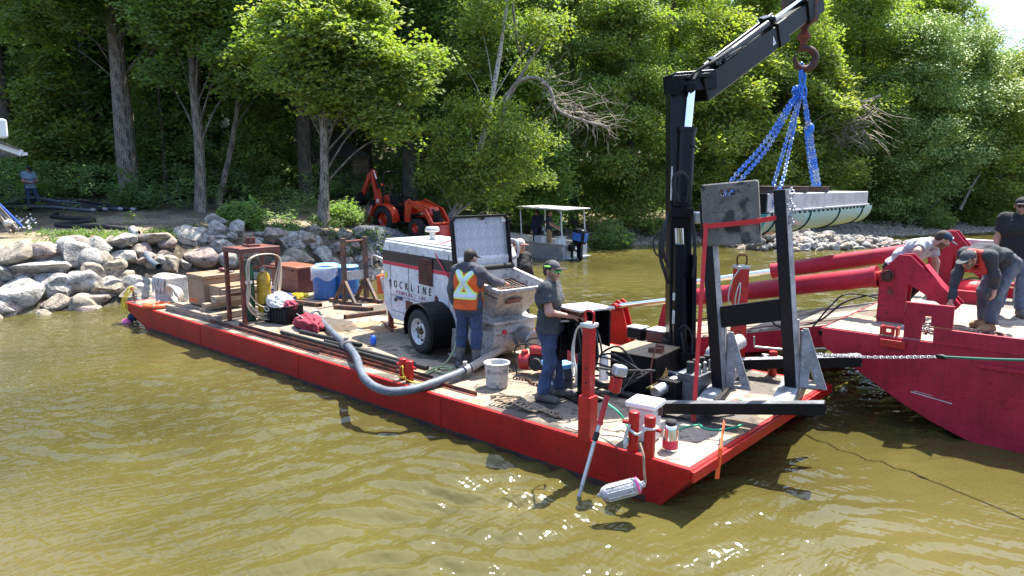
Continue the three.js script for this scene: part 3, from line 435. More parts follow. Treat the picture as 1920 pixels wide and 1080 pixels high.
  // the leafy edge of the wood, tree by tree: [pixel of the base, distance, height, crown radius, lowest leaves, tone, spray, label]
  const edge = [
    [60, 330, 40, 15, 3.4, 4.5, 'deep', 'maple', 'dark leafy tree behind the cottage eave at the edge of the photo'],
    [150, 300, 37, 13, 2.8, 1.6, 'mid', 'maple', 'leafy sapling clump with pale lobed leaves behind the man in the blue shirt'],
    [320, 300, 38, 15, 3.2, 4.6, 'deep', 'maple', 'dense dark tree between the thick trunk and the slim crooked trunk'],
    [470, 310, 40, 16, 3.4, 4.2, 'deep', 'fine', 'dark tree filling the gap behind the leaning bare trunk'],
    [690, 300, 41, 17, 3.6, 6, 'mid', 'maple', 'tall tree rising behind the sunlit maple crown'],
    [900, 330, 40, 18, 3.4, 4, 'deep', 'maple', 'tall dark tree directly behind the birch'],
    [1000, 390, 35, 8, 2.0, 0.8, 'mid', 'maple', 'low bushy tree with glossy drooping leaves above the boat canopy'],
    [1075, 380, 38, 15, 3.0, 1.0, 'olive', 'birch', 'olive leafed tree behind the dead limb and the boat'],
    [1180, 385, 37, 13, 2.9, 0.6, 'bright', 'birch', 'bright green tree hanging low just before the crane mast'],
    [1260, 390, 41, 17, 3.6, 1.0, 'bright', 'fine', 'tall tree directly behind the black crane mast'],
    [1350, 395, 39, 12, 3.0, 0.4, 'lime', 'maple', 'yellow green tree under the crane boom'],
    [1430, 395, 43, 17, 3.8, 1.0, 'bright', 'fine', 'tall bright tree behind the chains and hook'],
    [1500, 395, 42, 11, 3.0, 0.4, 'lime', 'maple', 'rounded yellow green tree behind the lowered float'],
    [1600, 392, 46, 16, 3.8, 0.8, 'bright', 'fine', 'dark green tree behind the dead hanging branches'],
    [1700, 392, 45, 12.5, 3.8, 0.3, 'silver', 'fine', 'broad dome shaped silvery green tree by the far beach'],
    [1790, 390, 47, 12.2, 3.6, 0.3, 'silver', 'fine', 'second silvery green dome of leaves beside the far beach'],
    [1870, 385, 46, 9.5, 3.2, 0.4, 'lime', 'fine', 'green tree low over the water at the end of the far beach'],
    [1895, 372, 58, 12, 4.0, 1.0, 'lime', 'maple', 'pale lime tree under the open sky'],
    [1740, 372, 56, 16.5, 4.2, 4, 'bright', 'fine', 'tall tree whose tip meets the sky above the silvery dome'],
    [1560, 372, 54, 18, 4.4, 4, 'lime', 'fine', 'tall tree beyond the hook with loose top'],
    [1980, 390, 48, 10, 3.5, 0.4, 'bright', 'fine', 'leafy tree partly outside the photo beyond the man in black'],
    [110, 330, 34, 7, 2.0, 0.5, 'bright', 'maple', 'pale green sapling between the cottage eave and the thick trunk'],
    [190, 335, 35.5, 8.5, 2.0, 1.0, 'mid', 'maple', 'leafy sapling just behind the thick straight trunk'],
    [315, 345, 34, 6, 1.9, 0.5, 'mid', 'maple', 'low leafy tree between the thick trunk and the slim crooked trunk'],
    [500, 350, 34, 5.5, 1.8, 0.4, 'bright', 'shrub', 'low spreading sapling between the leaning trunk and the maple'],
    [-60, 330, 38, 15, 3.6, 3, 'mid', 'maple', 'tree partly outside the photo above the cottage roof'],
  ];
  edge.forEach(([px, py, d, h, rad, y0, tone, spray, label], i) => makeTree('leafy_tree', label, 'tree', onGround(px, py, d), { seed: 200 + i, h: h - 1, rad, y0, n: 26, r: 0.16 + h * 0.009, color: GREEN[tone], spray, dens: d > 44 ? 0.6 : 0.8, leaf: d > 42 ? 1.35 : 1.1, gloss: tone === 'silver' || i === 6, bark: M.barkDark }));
}
{ // behind them the wood reads as one mass: stems and leaves without number
  const R = rng(81), list = [], stems = [], tone = (x) => 0.25 * noise3(x * 0.2, 3, 1);
  for (let i = 0; i < 9500; i++) { const x = rr(R, -46, 66), z = shoreZ(x) - rr(R, 14, 34) / 0.82, gh = groundH(x, z), top = 15 + 4 * noise3(x * 0.23, z * 0.2, 4) - (x > 26 ? (x - 26) * 0.3 : 0), y = gh + mix(3.2, top, Math.pow(R(), 0.8)); list.push([x, y, z, rr(R, 1.2, 2.1), tone(x)]); }
  const f = foliage('background_woods', list, 'far', [0.17, 0.285, 0.028], R, leafMat, 0.45); f.userData.label = 'deep green mass of woodland leaves rising behind the first trees'; scene.add(f);
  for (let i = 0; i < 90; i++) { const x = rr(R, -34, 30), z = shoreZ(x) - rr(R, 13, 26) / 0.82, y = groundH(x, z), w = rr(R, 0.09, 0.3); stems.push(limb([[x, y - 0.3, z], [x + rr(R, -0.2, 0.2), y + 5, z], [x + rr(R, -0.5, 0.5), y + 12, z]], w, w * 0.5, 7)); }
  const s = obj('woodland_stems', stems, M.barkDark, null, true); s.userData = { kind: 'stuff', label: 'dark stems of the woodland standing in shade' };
  const under = []; for (let i = 0; i < 9000; i++) {
    const x = rr(R, -34, 42), s0 = 3 + Math.pow(R(), 0.8) * 20, z = shoreZ(x) - s0 / 0.82, d = noise3(x * 0.33, z * 0.33, 6);
    const left = 1 - smooth(-7, 0, x), clear = left * smooth(11.5, 8.5, s0 + 1.5 * noise3(x * 0.5, z * 0.5, 2)) * (x < -10 ? 1 : 0.25); if (R() < clear * 0.97 || d < -0.35) continue;
    const tp = pix(740, 432, 28), dx = x - tp[0], dz = z - tp[2]; if (dx > -3.2 && dx < 3.4 && dz > -5 && dz < 5) continue;
    const hh = clamp((s0 - 4) * 0.16, 0.12, 1.5) * (0.5 + 0.8 * clamp(d + 0.5)); under.push([x, groundH(x, z) + hh * Math.pow(R(), 0.7), z, rr(R, 0.6, 1.15), 0.4 * d]);
  }
  for (let i = 0; i < 3600; i++) { const x = rr(R, -32, 8), s0 = rr(R, 12, 24), z = shoreZ(x) - s0 / 0.82, n = noise3(x * 0.3, z * 0.3, 26); if (n < -0.05) continue; under.push([x, groundH(x, z) + R() * (1.2 + 3.4 * n), z, rr(R, 0.9, 1.5), 0.2 * n]); }
  const u = foliage('undergrowth', under, 'shrub', [0.16, 0.275, 0.035], R, leafMat, 0.45); u.userData.label = 'low green undergrowth covering the slope under the trees'; scene.add(u);
  const gl = []; for (let i = 0; i < 900; i++) { const x = rr(R, -19, -7), s0 = 1.7 + R() * 2.2, z = shoreZ(x) - s0 / 0.82; if (noise3(x * 0.9, z * 0.9, 12) < 0.05) continue; gl.push([x, groundH(x, z) + 0.04, z, rr(R, 0.5, 1.1), 0.2]); }
  for (let i = 0; i < 500; i++) { const x = rr(R, 16, 34), s0 = 4 + R() * 5, z = shoreZ(x) - s0 / 0.82; gl.push([x, groundH(x, z) + 0.08, z, rr(R, 1.2, 2.6), 0.3]); }
  for (let i = 0; i < 400; i++) { const x = rr(R, -7, -1.5), s0 = 0.8 + R() * 4, z = shoreZ(x) - s0 / 0.82; if (noise3(x * 0.9, z * 0.9, 14) < 0.1) continue; gl.push([x, groundH(x, z) + 0.2, z, rr(R, 0.7, 1.3), 0.1]); }
  const w = foliage('weeds', gl, 'herb', [0.12, 0.2, 0.03], R, leafMat, 0.5); w.userData.label = 'bright green weeds sprouting between the stones and along the bank'; scene.add(w);
  // bushes one can point at
  for (const [px, py, d, r, tone, label] of [[640, 415, 26, 0.5, 'mid', 'green bush on the bank between the maple trunk and the gravel heap'], [720, 345, 31, 0.0, 'mid', ''], [640, 330, 27, 0.55, 'silver', 'pale leaved shrub beside the backhoe arm of the tractor'], [450, 420, 23.5, 0.6, 'mid', 'leafy bush growing over the white rocks on the bank'], [1145, 395, 33, 1.0, 'deep', 'dark green shrub on the shore behind the boat'], [1855, 395, 45, 1.1, 'lime', 'sunlit lime shrub at the water edge of the far beach'], [1760, 400, 43, 0.8, 'bright', 'bright weed bush on the far beach'], [250, 355, 29.5, 0.7, 'deep', 'dark shrub at the foot of the thick straight trunk'], [850, 395, 29, 0.5, 'silver', 'small silvery shrub between the tractor hood and the birch foot']]) {
    if (!r) continue; const b = onGround(px, py, d), t = thing('shrub', label, 'shrub', b), R2 = rng(px), l = []; for (let i = 0; i < 170; i++) { const a = R2() * 6.283, q = Math.sqrt(R2()); l.push([Math.cos(a) * q * r, 0.1 + R2() * r * 1.3 * (1.1 - q * 0.7), Math.sin(a) * q * r, rr(R2, 0.6, 1), 0]); }
    const st = []; for (let i = 0; i < 7; i++) { const a = R2() * 6.283; st.push(limb([[0, -0.1, 0], [Math.cos(a) * r * 0.3, r * 0.5, Math.sin(a) * r * 0.3], [Math.cos(a) * r * 0.7, r * 0.9, Math.sin(a) * r * 0.7]], 0.02, 0.006, 5)); }
    obj('stem', st, M.barkDark, t, true); t.add(foliage('foliage', l, 'shrub', GREEN[tone], R2));
  }
}
// ------------------------------------------------------------------ work barge
function hullGeo(profile, v0, v1) { const g = plate(profile, v1 - v0, 0.004); g.translate(0, 0, (v0 + v1) / 2); return g; }
{
  const t = thing('work_barge', 'long flat red work barge with worn pale deck floating before the rocky shore', 'barge', B(0, 0, 0), TH);
  obj('hull', hullGeo([[0, DH], [14.02, DH], [14.02, DH - 0.1], [12.75, -0.02], [12.1, -0.5], [1.3, -0.5], [0.34, -0.02], [0.02, DH - 0.1]], 0, 3.93), M.redPaint, t);
  obj('rub_rail', box(0.03, 0.11, 3.95, -0.018, DH - 0.052, 1.965), M.redTrim, t); obj('rub_rail', box(0.03, 0.1, 3.95, 14.035, DH - 0.05, 1.965), M.redTrim, t);
  obj('waterline_stain', [box(12.2, 0.07, 0.006, 6.6, 0.02, -0.002)], mat([0.05, 0.022, 0.014], 0.7, { map: T.rust }), t); for (const u of [3.55, 6.9, 10.3]) obj('weld_seam', box(0.02, DH - 0.03, 0.008, u, DH / 2, -0.003), M.redPaint, t);
  obj('deck_rim', [box(14.0, 0.012, 0.05, 7.01, DH + 0.005, 0.03), box(14.0, 0.012, 0.05, 7.01, DH + 0.005, 3.9), box(0.05, 0.012, 3.82, 0.03, DH + 0.005, 1.965), box(0.05, 0.012, 3.82, 13.99, DH + 0.005, 1.965)], M.redTrim, t);
  const us = [0.06, 1.25, 3.4, 5.8, 8.2, 10.6, 13.96], vs = [0.06, 1.98, 3.87], R = rng(17);
  for (let i = 0; i + 1 < us.length; i++) for (let j = 0; j < 2; j++) { const w = us[i + 1] - us[i] - 0.006, d = vs[j + 1] - vs[j] - 0.006; obj('deck_plate', box(w, 0.02, d, us[i] + w / 2, DH + 0.002 + R() * 0.001, vs[j] + d / 2, 0, 0, 0, 0.003), i < 1 || (i === 1 && j) ? M.deckPale : M.deck, t); }
}
// ------------------------------------------------------------------ crimson landing craft alongside, with its ramp down
const CD = 1.18;
{
  const t = thing('landing_craft', 'big crimson steel landing craft with raked bow lying beyond the black steel frame', 'landing craft', B(0, 0, 0), TH);
  const prof = [[0.2, CD], [0.2, 0.98], [0.14, 0.9], [-0.24, 0.69], [-0.85, 0.33], [-1.2, 0.16], [-1.55, 0.03], [-2.0, -0.12], [-3, -0.4], [-13, -0.6], [-14, CD]];
  obj('hull', hullGeo(prof, 4.1, 8.75), M.crimson, t);
  obj('deck_plate', [box(4.2, 0.016, 4.6, -1.92, CD + 0.004, 6.43)], M.deckPale, t); obj('deck_plate', [box(9.8, 0.016, 4.6, -8.95, CD + 0.004, 6.43)], M.deckPale, t);
  obj('gunwale', [box(12.6, 0.2, 0.05, -7.45, CD + 0.09, 4.1)], M.crimson, t);
  obj('gunwale', [box(12.9, 0.2, 0.05, -7.4, CD + 0.09, 8.72)], M.crimson, t);
  obj('rub_strip', [box(11.9, 0.05, 0.05, -7.6, CD - 0.2, 4.08)], M.crimson, t);
  for (const u of [-3.2, -5.6, -8, -10.4]) obj('plate_seam', box(0.016, CD + 0.2, 0.008, u, CD / 2 - 0.1, 4.098), M.crimson, t); obj('scrape', [bar([-0.95, 0.5, 4.097], [-1.42, 0.44, 4.097], 0.012, 0.002, [0, 0, 1], 0.0005), bar([-0.98, 0.52, 4.097], [-1.2, 0.5, 4.097], 0.006, 0.002, [0, 0, 1], 0.0005)], M.white, t);
  for (let i = 0; i < 7; i++) obj('bolt', rod([-0.26 - (i % 2) * 0.1, CD + 0.06 + i * 0.09, 5.06], [-0.26 - (i % 2) * 0.1, CD + 0.06 + i * 0.09, 5.05], 0.012, 0.012, 8), M.rustDark, t);
  obj('fairlead_post', place(plate([[-0.2, 0.0], [0.0, 0], [0.0, 0.3], [0.02, 0.32], [0.1, 0.32], [0.1, 0.2], [0.34, 0.2], [0.34, 0.48], [-0.2, 0.48]].map(([x, y]) => [-x, y]), 0.05), -1.0, CD, 4.16), M.crimson, t);
  obj('padeye', [box(0.3, 0.1, 0.03, -0.7, CD - 0.08, 4.06), place(plate([[-0.07, 0], [0.07, 0], [0.07, 0.13], [-0.07, 0.13]], 0.03, 0.003, [[[-0.03, 0.05], [0.03, 0.05], [0.03, 0.1], [-0.03, 0.1]]]), -0.62, CD, 4.16, 0), box(0.03, 0.13, 0.12, -0.72, CD + 0.06, 4.2), box(0.03, 0.13, 0.12, -0.53, CD + 0.06, 4.2)], M.redTrim, t);
  // two A-shaped stands that carry the ramp cylinders
  for (const v of [5.2, 8.15]) {
    const g = [], up = v > 6 ? 0.17 : 0; for (const dv of [-0.12, 0.12]) g.push(place(plate([[0.06, 0], [-0.5, 0], [-0.5, 0.12], [-0.28, 0.14], [-0.3, 0.58], [-0.86, 0.24], [-0.95, 0.36], [-0.3, 0.98], [-0.16, 0.98], [0.06, 0.72]].map(([x, y]) => [x - 0.3, y + (y > 0.5 ? up : 0)]), 0.03), 0, CD + 0.01, v + dv));
    g.push(bar([-0.78, CD + 0.86, v], [-1.22, CD + 0.33, v], 0.02, 0.24, [0, 0, 1]), box(0.02, 0.7, 0.24, -0.23, CD + 0.37, v));
    const s = obj('cylinder_stand', g, M.crimson, t);
    obj('pivot_pin', [rod([-0.34, CD + 0.68 + up, v - 0.2], [-0.34, CD + 0.68 + up, v + 0.2], 0.05), ring(0.07, 0.014, -0.34, CD + 0.68 + up, v - 0.17), rod([-0.38, CD + 0.45, v - 0.15], [-0.38, CD + 0.45, v + 0.15], 0.04)], M.rustDark, s);
  }
  // hinge line with knuckles
  const kn = []; for (let i = 0; i < 15; i++) { const v = 4.35 + i * 0.285; kn.push(rod([0.28, CD - 0.12, v], [0.28, CD - 0.12, v + 0.16], 0.075), bar([0.1, CD - 0.02, v + 0.08], [0.34, CD - 0.1, v + 0.08], 0.13, 0.03)); } obj('hinge', kn, M.crimson, t);
  obj('hinge_pin', [rod([0.28, CD - 0.12, 4.3], [0.28, CD - 0.12, 8.6], 0.04), box(0.12, 0.05, 4.2, 0.2, CD - 0.24, 6.45)], M.black, t);
  // ramp: hinged at the bow, tip in the water
  const rp = (u, v, dy = 0) => [u, mix(CD - 0.14, -0.1, (u - 0.35) / 4.6) + dy, v], beams = [];
  const beam = (v, w, h) => bar(rp(0.36, v, -h / 2), rp(4.95, v + 0.1, -h / 2), h, w, [0, 0, 1], 0.01);
  const ramp = obj('ramp', [beam(5.35, 0.5, 0.32), beam(7.6, 0.5, 0.32), beam(6.5, 1.6, 0.12)], M.crimson, t);
  obj('ramp_plate', [5.35, 7.6].map((v) => bar(rp(0.42, v, 0.01), rp(4.9, v + 0.1, 0.01), 0.012, 0.48, [0, 0, 1], 0.003)), M.deckPale, ramp);
  obj('ramp_plate', bar(rp(0.42, 6.5, 0.01), rp(4.9, 6.6, 0.01), 0.012, 1.55, [0, 0, 1], 0.003), M.deckPale, ramp);
  const holes = []; for (let i = 0; i < 16; i++) { const u = 1.5 + i * 0.2; holes.push(place(new THREE.TorusGeometry(0.04, 0.012, 6, 12), ...rp(u, 5.2 + (u - 0.35) * 0.02, 0.014), 0, Math.PI / 2)); } obj('ramp_chain', holes, M.rust, ramp);
  obj('hawse_hole', [rod([2.05, 0.46, 5.06], [2.05, 0.46, 5.2], 0.07), ring(0.08, 0.016, 2.05, 0.46, 5.075)], M.black, ramp);
  const lug = (u, v, top) => { const g = []; for (const dv of [-0.09, 0.09]) { const y = rp(u, v)[1]; g.push(place(plate([[0.34, 0], [-0.34, 0], [-0.08, top + 0.04], [0.02, top + 0.1], [0.1, top + 0.02]], 0.03), u, y - 0.05, v + dv)); } return g; };
  obj('ramp_lug', [...lug(4.38, 5.45, 0.84)], M.redTrim, ramp); obj('ramp_lug', [...lug(4.36, 7.5, 1.02)], M.crimson, ramp);
  for (const [v, u1, y1, ju] of [[5.38, 4.4, 0.8, 2.95], [7.5, 4.36, 0.98, 2.4]]) {
    const v0 = v < 6 ? 5.2 : 8.15, p = V(-0.36, CD + (v < 6 ? 0.68 : 0.85), v0), q = V(u1, y1, v), L = p.distanceTo(q), at = (k) => p.clone().lerp(q, k), k = (ju + 0.36) / (u1 + 0.36);
    const c = obj('ramp_cylinder', [rod(at(0.045), at(k), 0.145, 0.145, 26), rod(at(0.04), at(0.055), 0.158, 0.158, 26), rod(at(k - 0.006), at(k), 0.156, 0.156, 26), rod(at(k * 0.5), at(k * 0.5 + 0.004), 0.149, 0.149, 26), rod(at(k * 0.78), at(k * 0.78 + 0.004), 0.149, 0.149, 26)], M.crimson, t);
    obj('piston_rod', rod(at(k - 0.02), at(0.99), 0.055, 0.055, 18), M.chrome, c);
    obj('eye_end', [rod(at(0), at(0.05), 0.08), rod([u1, y1, v - 0.14], [u1, y1, v + 0.14], 0.07), rod([u1, y1, v - 0.17], [u1, y1, v + 0.17], 0.035)], v < 6 ? M.redTrim : M.crimson, c);
  }
  obj('hydraulic_hose', [tube([rp(3.4, 5.1, 0.25), rp(2.6, 5.3, 0.32), rp(1.9, 5.4, 0.35), rp(1.5, 5.35, 0.3), rp(1.3, 5.3, 0.06), rp(0.7, 5.4, 0.05), [0.35, CD + 0.16, 5.5], [0, CD + 0.22, 6.2], [-0.2, CD + 0.04, 6.6]], 0.016, 80), tube([rp(0.6, 4.9, 0.03), [0.35, CD + 0.2, 4.9], [0.3, CD + 0.3, 5.4], [0.05, CD + 0.2, 6.0], [-0.2, CD + 0.03, 6.3]], 0.013, 60)], M.rubber, t);
  obj('coaming', [box(0.9, 0.22, 0.1, -0.8, CD + 0.11, 7.6), box(0.1, 0.22, 1.0, -1.3, CD + 0.11, 8.1)], M.crimson, t);
  // pale frame over the machinery at the far side
  obj('winch_frame', [bar([-0.3, CD + 0.92, 8.55], [-1.55, CD + 0.92, 8.4], 0.14, 0.16), bar([-0.35, CD, 8.55], [-0.35, CD + 0.9, 8.55], 0.1, 0.1), bar([-1.5, CD, 8.4], [-1.5, CD + 0.9, 8.4], 0.1, 0.1), bar([-1.5, CD + 0.6, 8.4], [-1.25, CD + 0.88, 8.43], 0.06, 0.06)], M.white, t);
  obj('winch', [rod([-0.6, CD + 0.55, 8.5], [-1.2, CD + 0.55, 8.42], 0.13), rod([-0.6, CD + 0.55, 8.5], [-0.64, CD + 0.55, 8.5], 0.2), rod([-1.16, CD + 0.55, 8.43], [-1.2, CD + 0.55, 8.42], 0.2), tube([[-0.6, CD + 0.8, 8.45], [-0.9, CD + 0.68, 8.4], [-1.3, CD + 0.75, 8.4]], 0.02), tube([[-0.5, CD + 0.4, 8.4], [-0.9, CD + 0.75, 8.35], [-1.4, CD + 0.6, 8.35]], 0.02)], M.rustDark, t);
  obj('spray_shield', bar([-0.6, CD + 0.3, 8.3], [-1.5, CD + 0.3, 8.3], 0.3, 0.03), M.crimson, t);
}
const chainGeo = (r, w) => { const g = new THREE.TorusGeometry(r, w, 6, 14); g.scale(1, 1.45, 1); return flatGeo(g); };
function chain(parent, name, pts, r, w, mats, twist = 1.5708) {
  const cv = new THREE.CatmullRomCurve3(pts.map(toV), false, 'centripetal'), L = cv.getLength(), n = Math.round(L / (r * 2.15)), g = chainGeo(r, w), q = new THREE.Quaternion(), tq = new THREE.Quaternion();
  for (let i = 0; i < n; i++) { const k = (i + 0.5) / n, p = cv.getPointAt(k), d = cv.getTangentAt(k), m = new THREE.Mesh(g, Array.isArray(mats) ? mats[Math.floor(h3(i, n, 3) * mats.length)] : mats); m.position.copy(p); q.setFromUnitVectors(V(0, 1, 0), d); tq.setFromAxisAngle(V(0, 1, 0), (i % 2) * twist + 0.4 * h3(i, 2, n)); m.quaternion.copy(q.multiply(tq)); m.name = name; m.castShadow = m.receiveShadow = true; parent.add(m); }
}
{ // mooring chain and green line from the frame across the bow of the landing craft
  const t = thing('mooring_chain', 'thin galvanised chain stretched across the crimson bow ending in a green rope', 'chain', B(0, 4, 0), TH), o = t.position;
  const p = pix(1505, 662, 9.25), q = pix(1765, 669, 7.9), e = pix(1990, 676, 6.9), loc = (a) => t.worldToLocal(V(...a)); t.updateMatrixWorld();
  chain(t, 'link', [loc(p), loc([(p[0] + q[0]) / 2, (p[1] + q[1]) / 2 - 0.03, (p[2] + q[2]) / 2]), loc(q)], 0.018, 0.005, M.zinc);
  obj('green_rope', tube([loc(q), loc([mix(q[0], e[0], 0.5), mix(q[1], e[1], 0.5) - 0.01, mix(q[2], e[2], 0.5)]), loc(e)], 0.014, 30), mat([0.03, 0.13, 0.09], 0.8), t); obj('shackle', [ball(0.035, ...loc(q).toArray(), 1.8, 0.8, 0.8)], M.black, t);
}

// ------------------------------------------------------------------ knuckle boom crane on the barge
const HOOK = V(...pix(1508, 112, 12.3));
{
  const base = B(1.7, 2.8), t = thing('knuckle_crane', 'black hydraulic knuckle boom crane standing on the barge with its jib raised over the float', 'crane', base, 0), W = (px, py, d) => V(...inv(pix(px, py, d), base));
  const d0 = 9.95;
  obj('pedestal', [cyl(0.3, 0.36, 0.28, 0, 0.14, 0, 24), cyl(0.22, 0.26, 0.3, 0, 0.4, 0, 24), box(0.5, 0.05, 0.55, 0, 0.05, 0)], M.black, t);
  const top = W(1276, 152, d0);
  const col = obj('column', [bar([0, 0.35, 0], [top.x - 0.02, top.y - 0.05, top.z], 0.3, 0.3, [0, 0, 1], 0.02), bar([-0.06, 0.3, 0.08], [-0.08, 1.9, 0.08], 0.13, 0.36, [0, 0, 1], 0.015), bar([0.16, 0.2, 0.1], [0.12, 1.75, 0.1], 0.06, 0.3, [0, 0, 1], 0.012)], M.navyBlack, t);
  obj('label_plate', [box(0.028, 0.1, 0.04, -0.15, 1.2, 0.28, 0), box(0.028, 0.18, 0.04, -0.145, 0.92, 0.28), box(0.02, 0.45, 0.02, top.x * 0.55 - 0.175, 2.7, 0.14)], M.white, col);
  // main lift cylinder in front of the column, jib cylinder behind its right edge
  const lc0 = W(1279, 665, 9.62), lc1 = W(1273, 420, 9.62), lcm = W(1276, 520, 9.62);
  const c1 = obj('lift_cylinder', [rod(lc0, lcm, 0.105, 0.105, 20), box(0.3, 0.26, 0.2, lc0.x, lc0.y + 0.0, lc0.z, 0, 0, 0, 0.02)], M.navyBlack, t); obj('cylinder_head', box(0.26, 0.14, 0.22, lc1.x, lc1.y + 0.02, lc1.z), M.navyBlack, t);
  obj('piston_rod', rod(lcm, lc1, 0.062, 0.062, 18), M.chrome, c1);
  const jc0 = W(1281, 380, 9.72), jcm = W(1289, 246, 9.72), jc1 = W(1296, 168, 9.72);
  const c2 = obj('jib_cylinder', [rod(jc0, jcm, 0.11, 0.11, 20), rod(jcm, jcm.clone().add(V(0.003, 0.05, 0)), 0.125, 0.125, 20), box(0.05, 0.035, 0.06, jcm.x + 0.05, jcm.y - 0.2, jcm.z + 0.1)], M.navyBlack, t);
  obj('piston_rod', rod(jcm, jc1, 0.055, 0.055, 18), M.chrome, c2);
  obj('valve', [box(0.3, 0.12, 0.16, W(1276, 398, 9.5).x, W(1276, 398, 9.5).y, W(1276, 398, 9.5).z), box(0.16, 0.12, 0.12, W(1275, 378, 9.5).x, W(1275, 378, 9.5).y, W(1275, 378, 9.5).z), box(0.2, 0.16, 0.1, W(1288, 672, 9.4).x, W(1288, 672, 9.4).y, W(1288, 672, 9.4).z)], M.black, t);
  obj('hydraulic_hose', [
    tube([W(1270, 378, 9.45), W(1262, 350, 9.45), W(1264, 330, 9.45), W(1278, 322, 9.45), W(1290, 335, 9.45), W(1291, 360, 9.45), W(1286, 380, 9.45)], 0.018, 60),
    tube([W(1274, 378, 9.42), W(1266, 352, 9.4), W(1270, 328, 9.4), W(1282, 326, 9.4), W(1294, 345, 9.45), W(1292, 385, 9.45)], 0.016, 60),
    tube([W(1252, 410, 9.5), W(1240, 440, 9.45), W(1238, 480, 9.45), W(1248, 515, 9.5), W(1252, 530, 9.6)], 0.025, 50), tube([W(1254, 400, 9.5), W(1246, 432, 9.4), W(1243, 470, 9.4), W(1254, 500, 9.5)], 0.025, 50), tube([W(1250, 425, 9.5), W(1226, 450, 9.5), W(1230, 476, 9.5), W(1246, 484, 9.5)], 0.012, 50),
    tube([W(1294, 395, 9.5), W(1300, 430, 9.5), W(1303, 480, 9.5), W(1299, 520, 9.5)], 0.022, 50), tube([W(1272, 618, 9.45), W(1282, 610, 9.4), W(1296, 625, 9.4), W(1297, 660, 9.4)], 0.014, 40), tube([W(1276, 620, 9.5), W(1280, 640, 9.4), W(1282, 662, 9.4)], 0.016, 30)], M.rubber, t);
  obj('rotation_motor', [box(0.12, 0.16, 0.14, W(1307, 408, 9.7).x, W(1307, 408, 9.7).y, W(1307, 408, 9.7).z, 0, 0, 0, 0.03)], M.zinc, t);
  // knuckle and jib
  const k0 = W(1258, 158, d0), k1 = W(1332, 152, d0 + 0.15), j0 = W(1318, 168, d0 + 0.1), j1 = W(1530, 12, 12.5);
  obj('knuckle', [bar(k0.clone().add(V(-0.02, 0, 0)), k1, 0.26, 0.4, [0, 0, 1], 0.02), rod(W(1266, 160, 9.68), W(1266, 160, 10.22), 0.12, 0.12, 20), rod(W(1266, 160, 9.64), W(1266, 160, 9.7), 0.06), bar(W(1262, 146, d0 - 0.25), W(1335, 140, d0 - 0.1), 0.06, 0.05), rod(W(1296, 165, 9.6), W(1296, 165, 9.95), 0.06)], M.navyBlack, t);
  const dir = j1.clone().sub(j0).normalize(), up = V(0, 1, 0).addScaledVector(dir, -dir.y).normalize(), J = (k, o = 0, s = 0) => j0.clone().lerp(j1, k).addScaledVector(up, o).addScaledVector(dir.clone().cross(up), s);
  obj('jib', [bar(J(-0.04, 0.04), J(0.62, 0.04), 0.28, 0.32, up, 0.02), bar(J(0.55, 0.06), J(0.98, 0.06), 0.23, 0.26, up, 0.02), bar(J(0.54, 0.05), J(0.63, 0.05), 0.33, 0.37, up, 0.02), bar(J(0.84, 0.08), J(1.0, 0.08), 0.29, 0.36, up, 0.02)], M.boomGreen, t);
  obj('bounce_lit_underside', [bar(J(0.0, -0.13), J(0.53, -0.13), 0.22, 0.03, up, 0.004), bar(J(0.66, -0.08), J(0.83, -0.08), 0.17, 0.03, up, 0.004)], M.tanBounceDust, t);  // light reflected onto the jib's underside, painted as tan strips
  const ex = obj('extension_cylinder', [rod(J(0.06, 0.26, 0.08), J(0.5, 0.29, 0.08), 0.05, 0.05, 16), rod(J(0.06, 0.26, -0.06), J(0.62, 0.31, -0.06), 0.025), bar(J(0.1, 0.16), J(0.1, 0.31), 0.09, 0.18), bar(J(0.53, 0.16), J(0.53, 0.37), 0.13, 0.2), ball(0.06, ...J(0.12, 0.26, 0.1).toArray()), ball(0.065, ...J(0.53, 0.31, 0.1).toArray())], M.navyBlack, t);
  obj('piston_rod', rod(J(0.5, 0.29, 0.08), J(0.95, 0.31, 0.08), 0.028), M.chrome, ex);
  obj('warning_mark', (() => { const g = plate([[-0.05, -0.06], [0.05, -0.06], [0, 0.07]], 0.004, 0, [[[-0.018, -0.04], [0.018, -0.04], [0, 0.015]]]), s = dir.clone().cross(up), c = J(0.5, 0.03, 0.1435); g.applyMatrix4(new THREE.Matrix4().makeBasis(dir, up, s).setPosition(c)); return g; })(), M.whiteClean, t);
  obj('hydraulic_hose', [tube([W(1300, 150, 9.7), W(1312, 132, 9.8), W(1330, 120, 9.8), J(0.2, 0.3, 0.1)], 0.02, 40), tube([W(1290, 146, 9.7), W(1320, 124, 9.7), J(0.16, 0.26, 0.13), J(0.24, 0.25, 0.15)], 0.014, 40)], M.rubber, t);
  // tip, swivel and hook
  const H = (px, py) => W(px, py, 12.3), hk = (n) => n;
  const tip = obj('boom_tip', [bar(H(1488, 22), H(1488, -40), 0.3, 0.3, [0, 0, 1], 0.02), bar(H(1521, 44), H(1521, -40), 0.1, 0.34, [0, 0, 1], 0.02), box(0.2, 0.24, 0.32, H(1508, 26).x, H(1508, 26).y, H(1508, 26).z, 0, 0, 0, 0.03), box(0.3, 0.2, 0.3, H(1502, 2).x, H(1502, 2).y, H(1502, 2).z, 0, 0, 0, 0.03), rod(W(1495, 30, 12.1), W(1495, 30, 12.5), 0.1)], M.greyBrown, t);
  const hx = H(1508, 56);
  obj('swivel', [lathe([[0.03, 0.1], [0.1, 0.08], [0.06, 0.02], [0.06, -0.02], [0.1, -0.07], [0.11, -0.13], [0.055, -0.19], [0.05, -0.24]], hx.x, hx.y, hx.z, 16)], M.rust, tip);
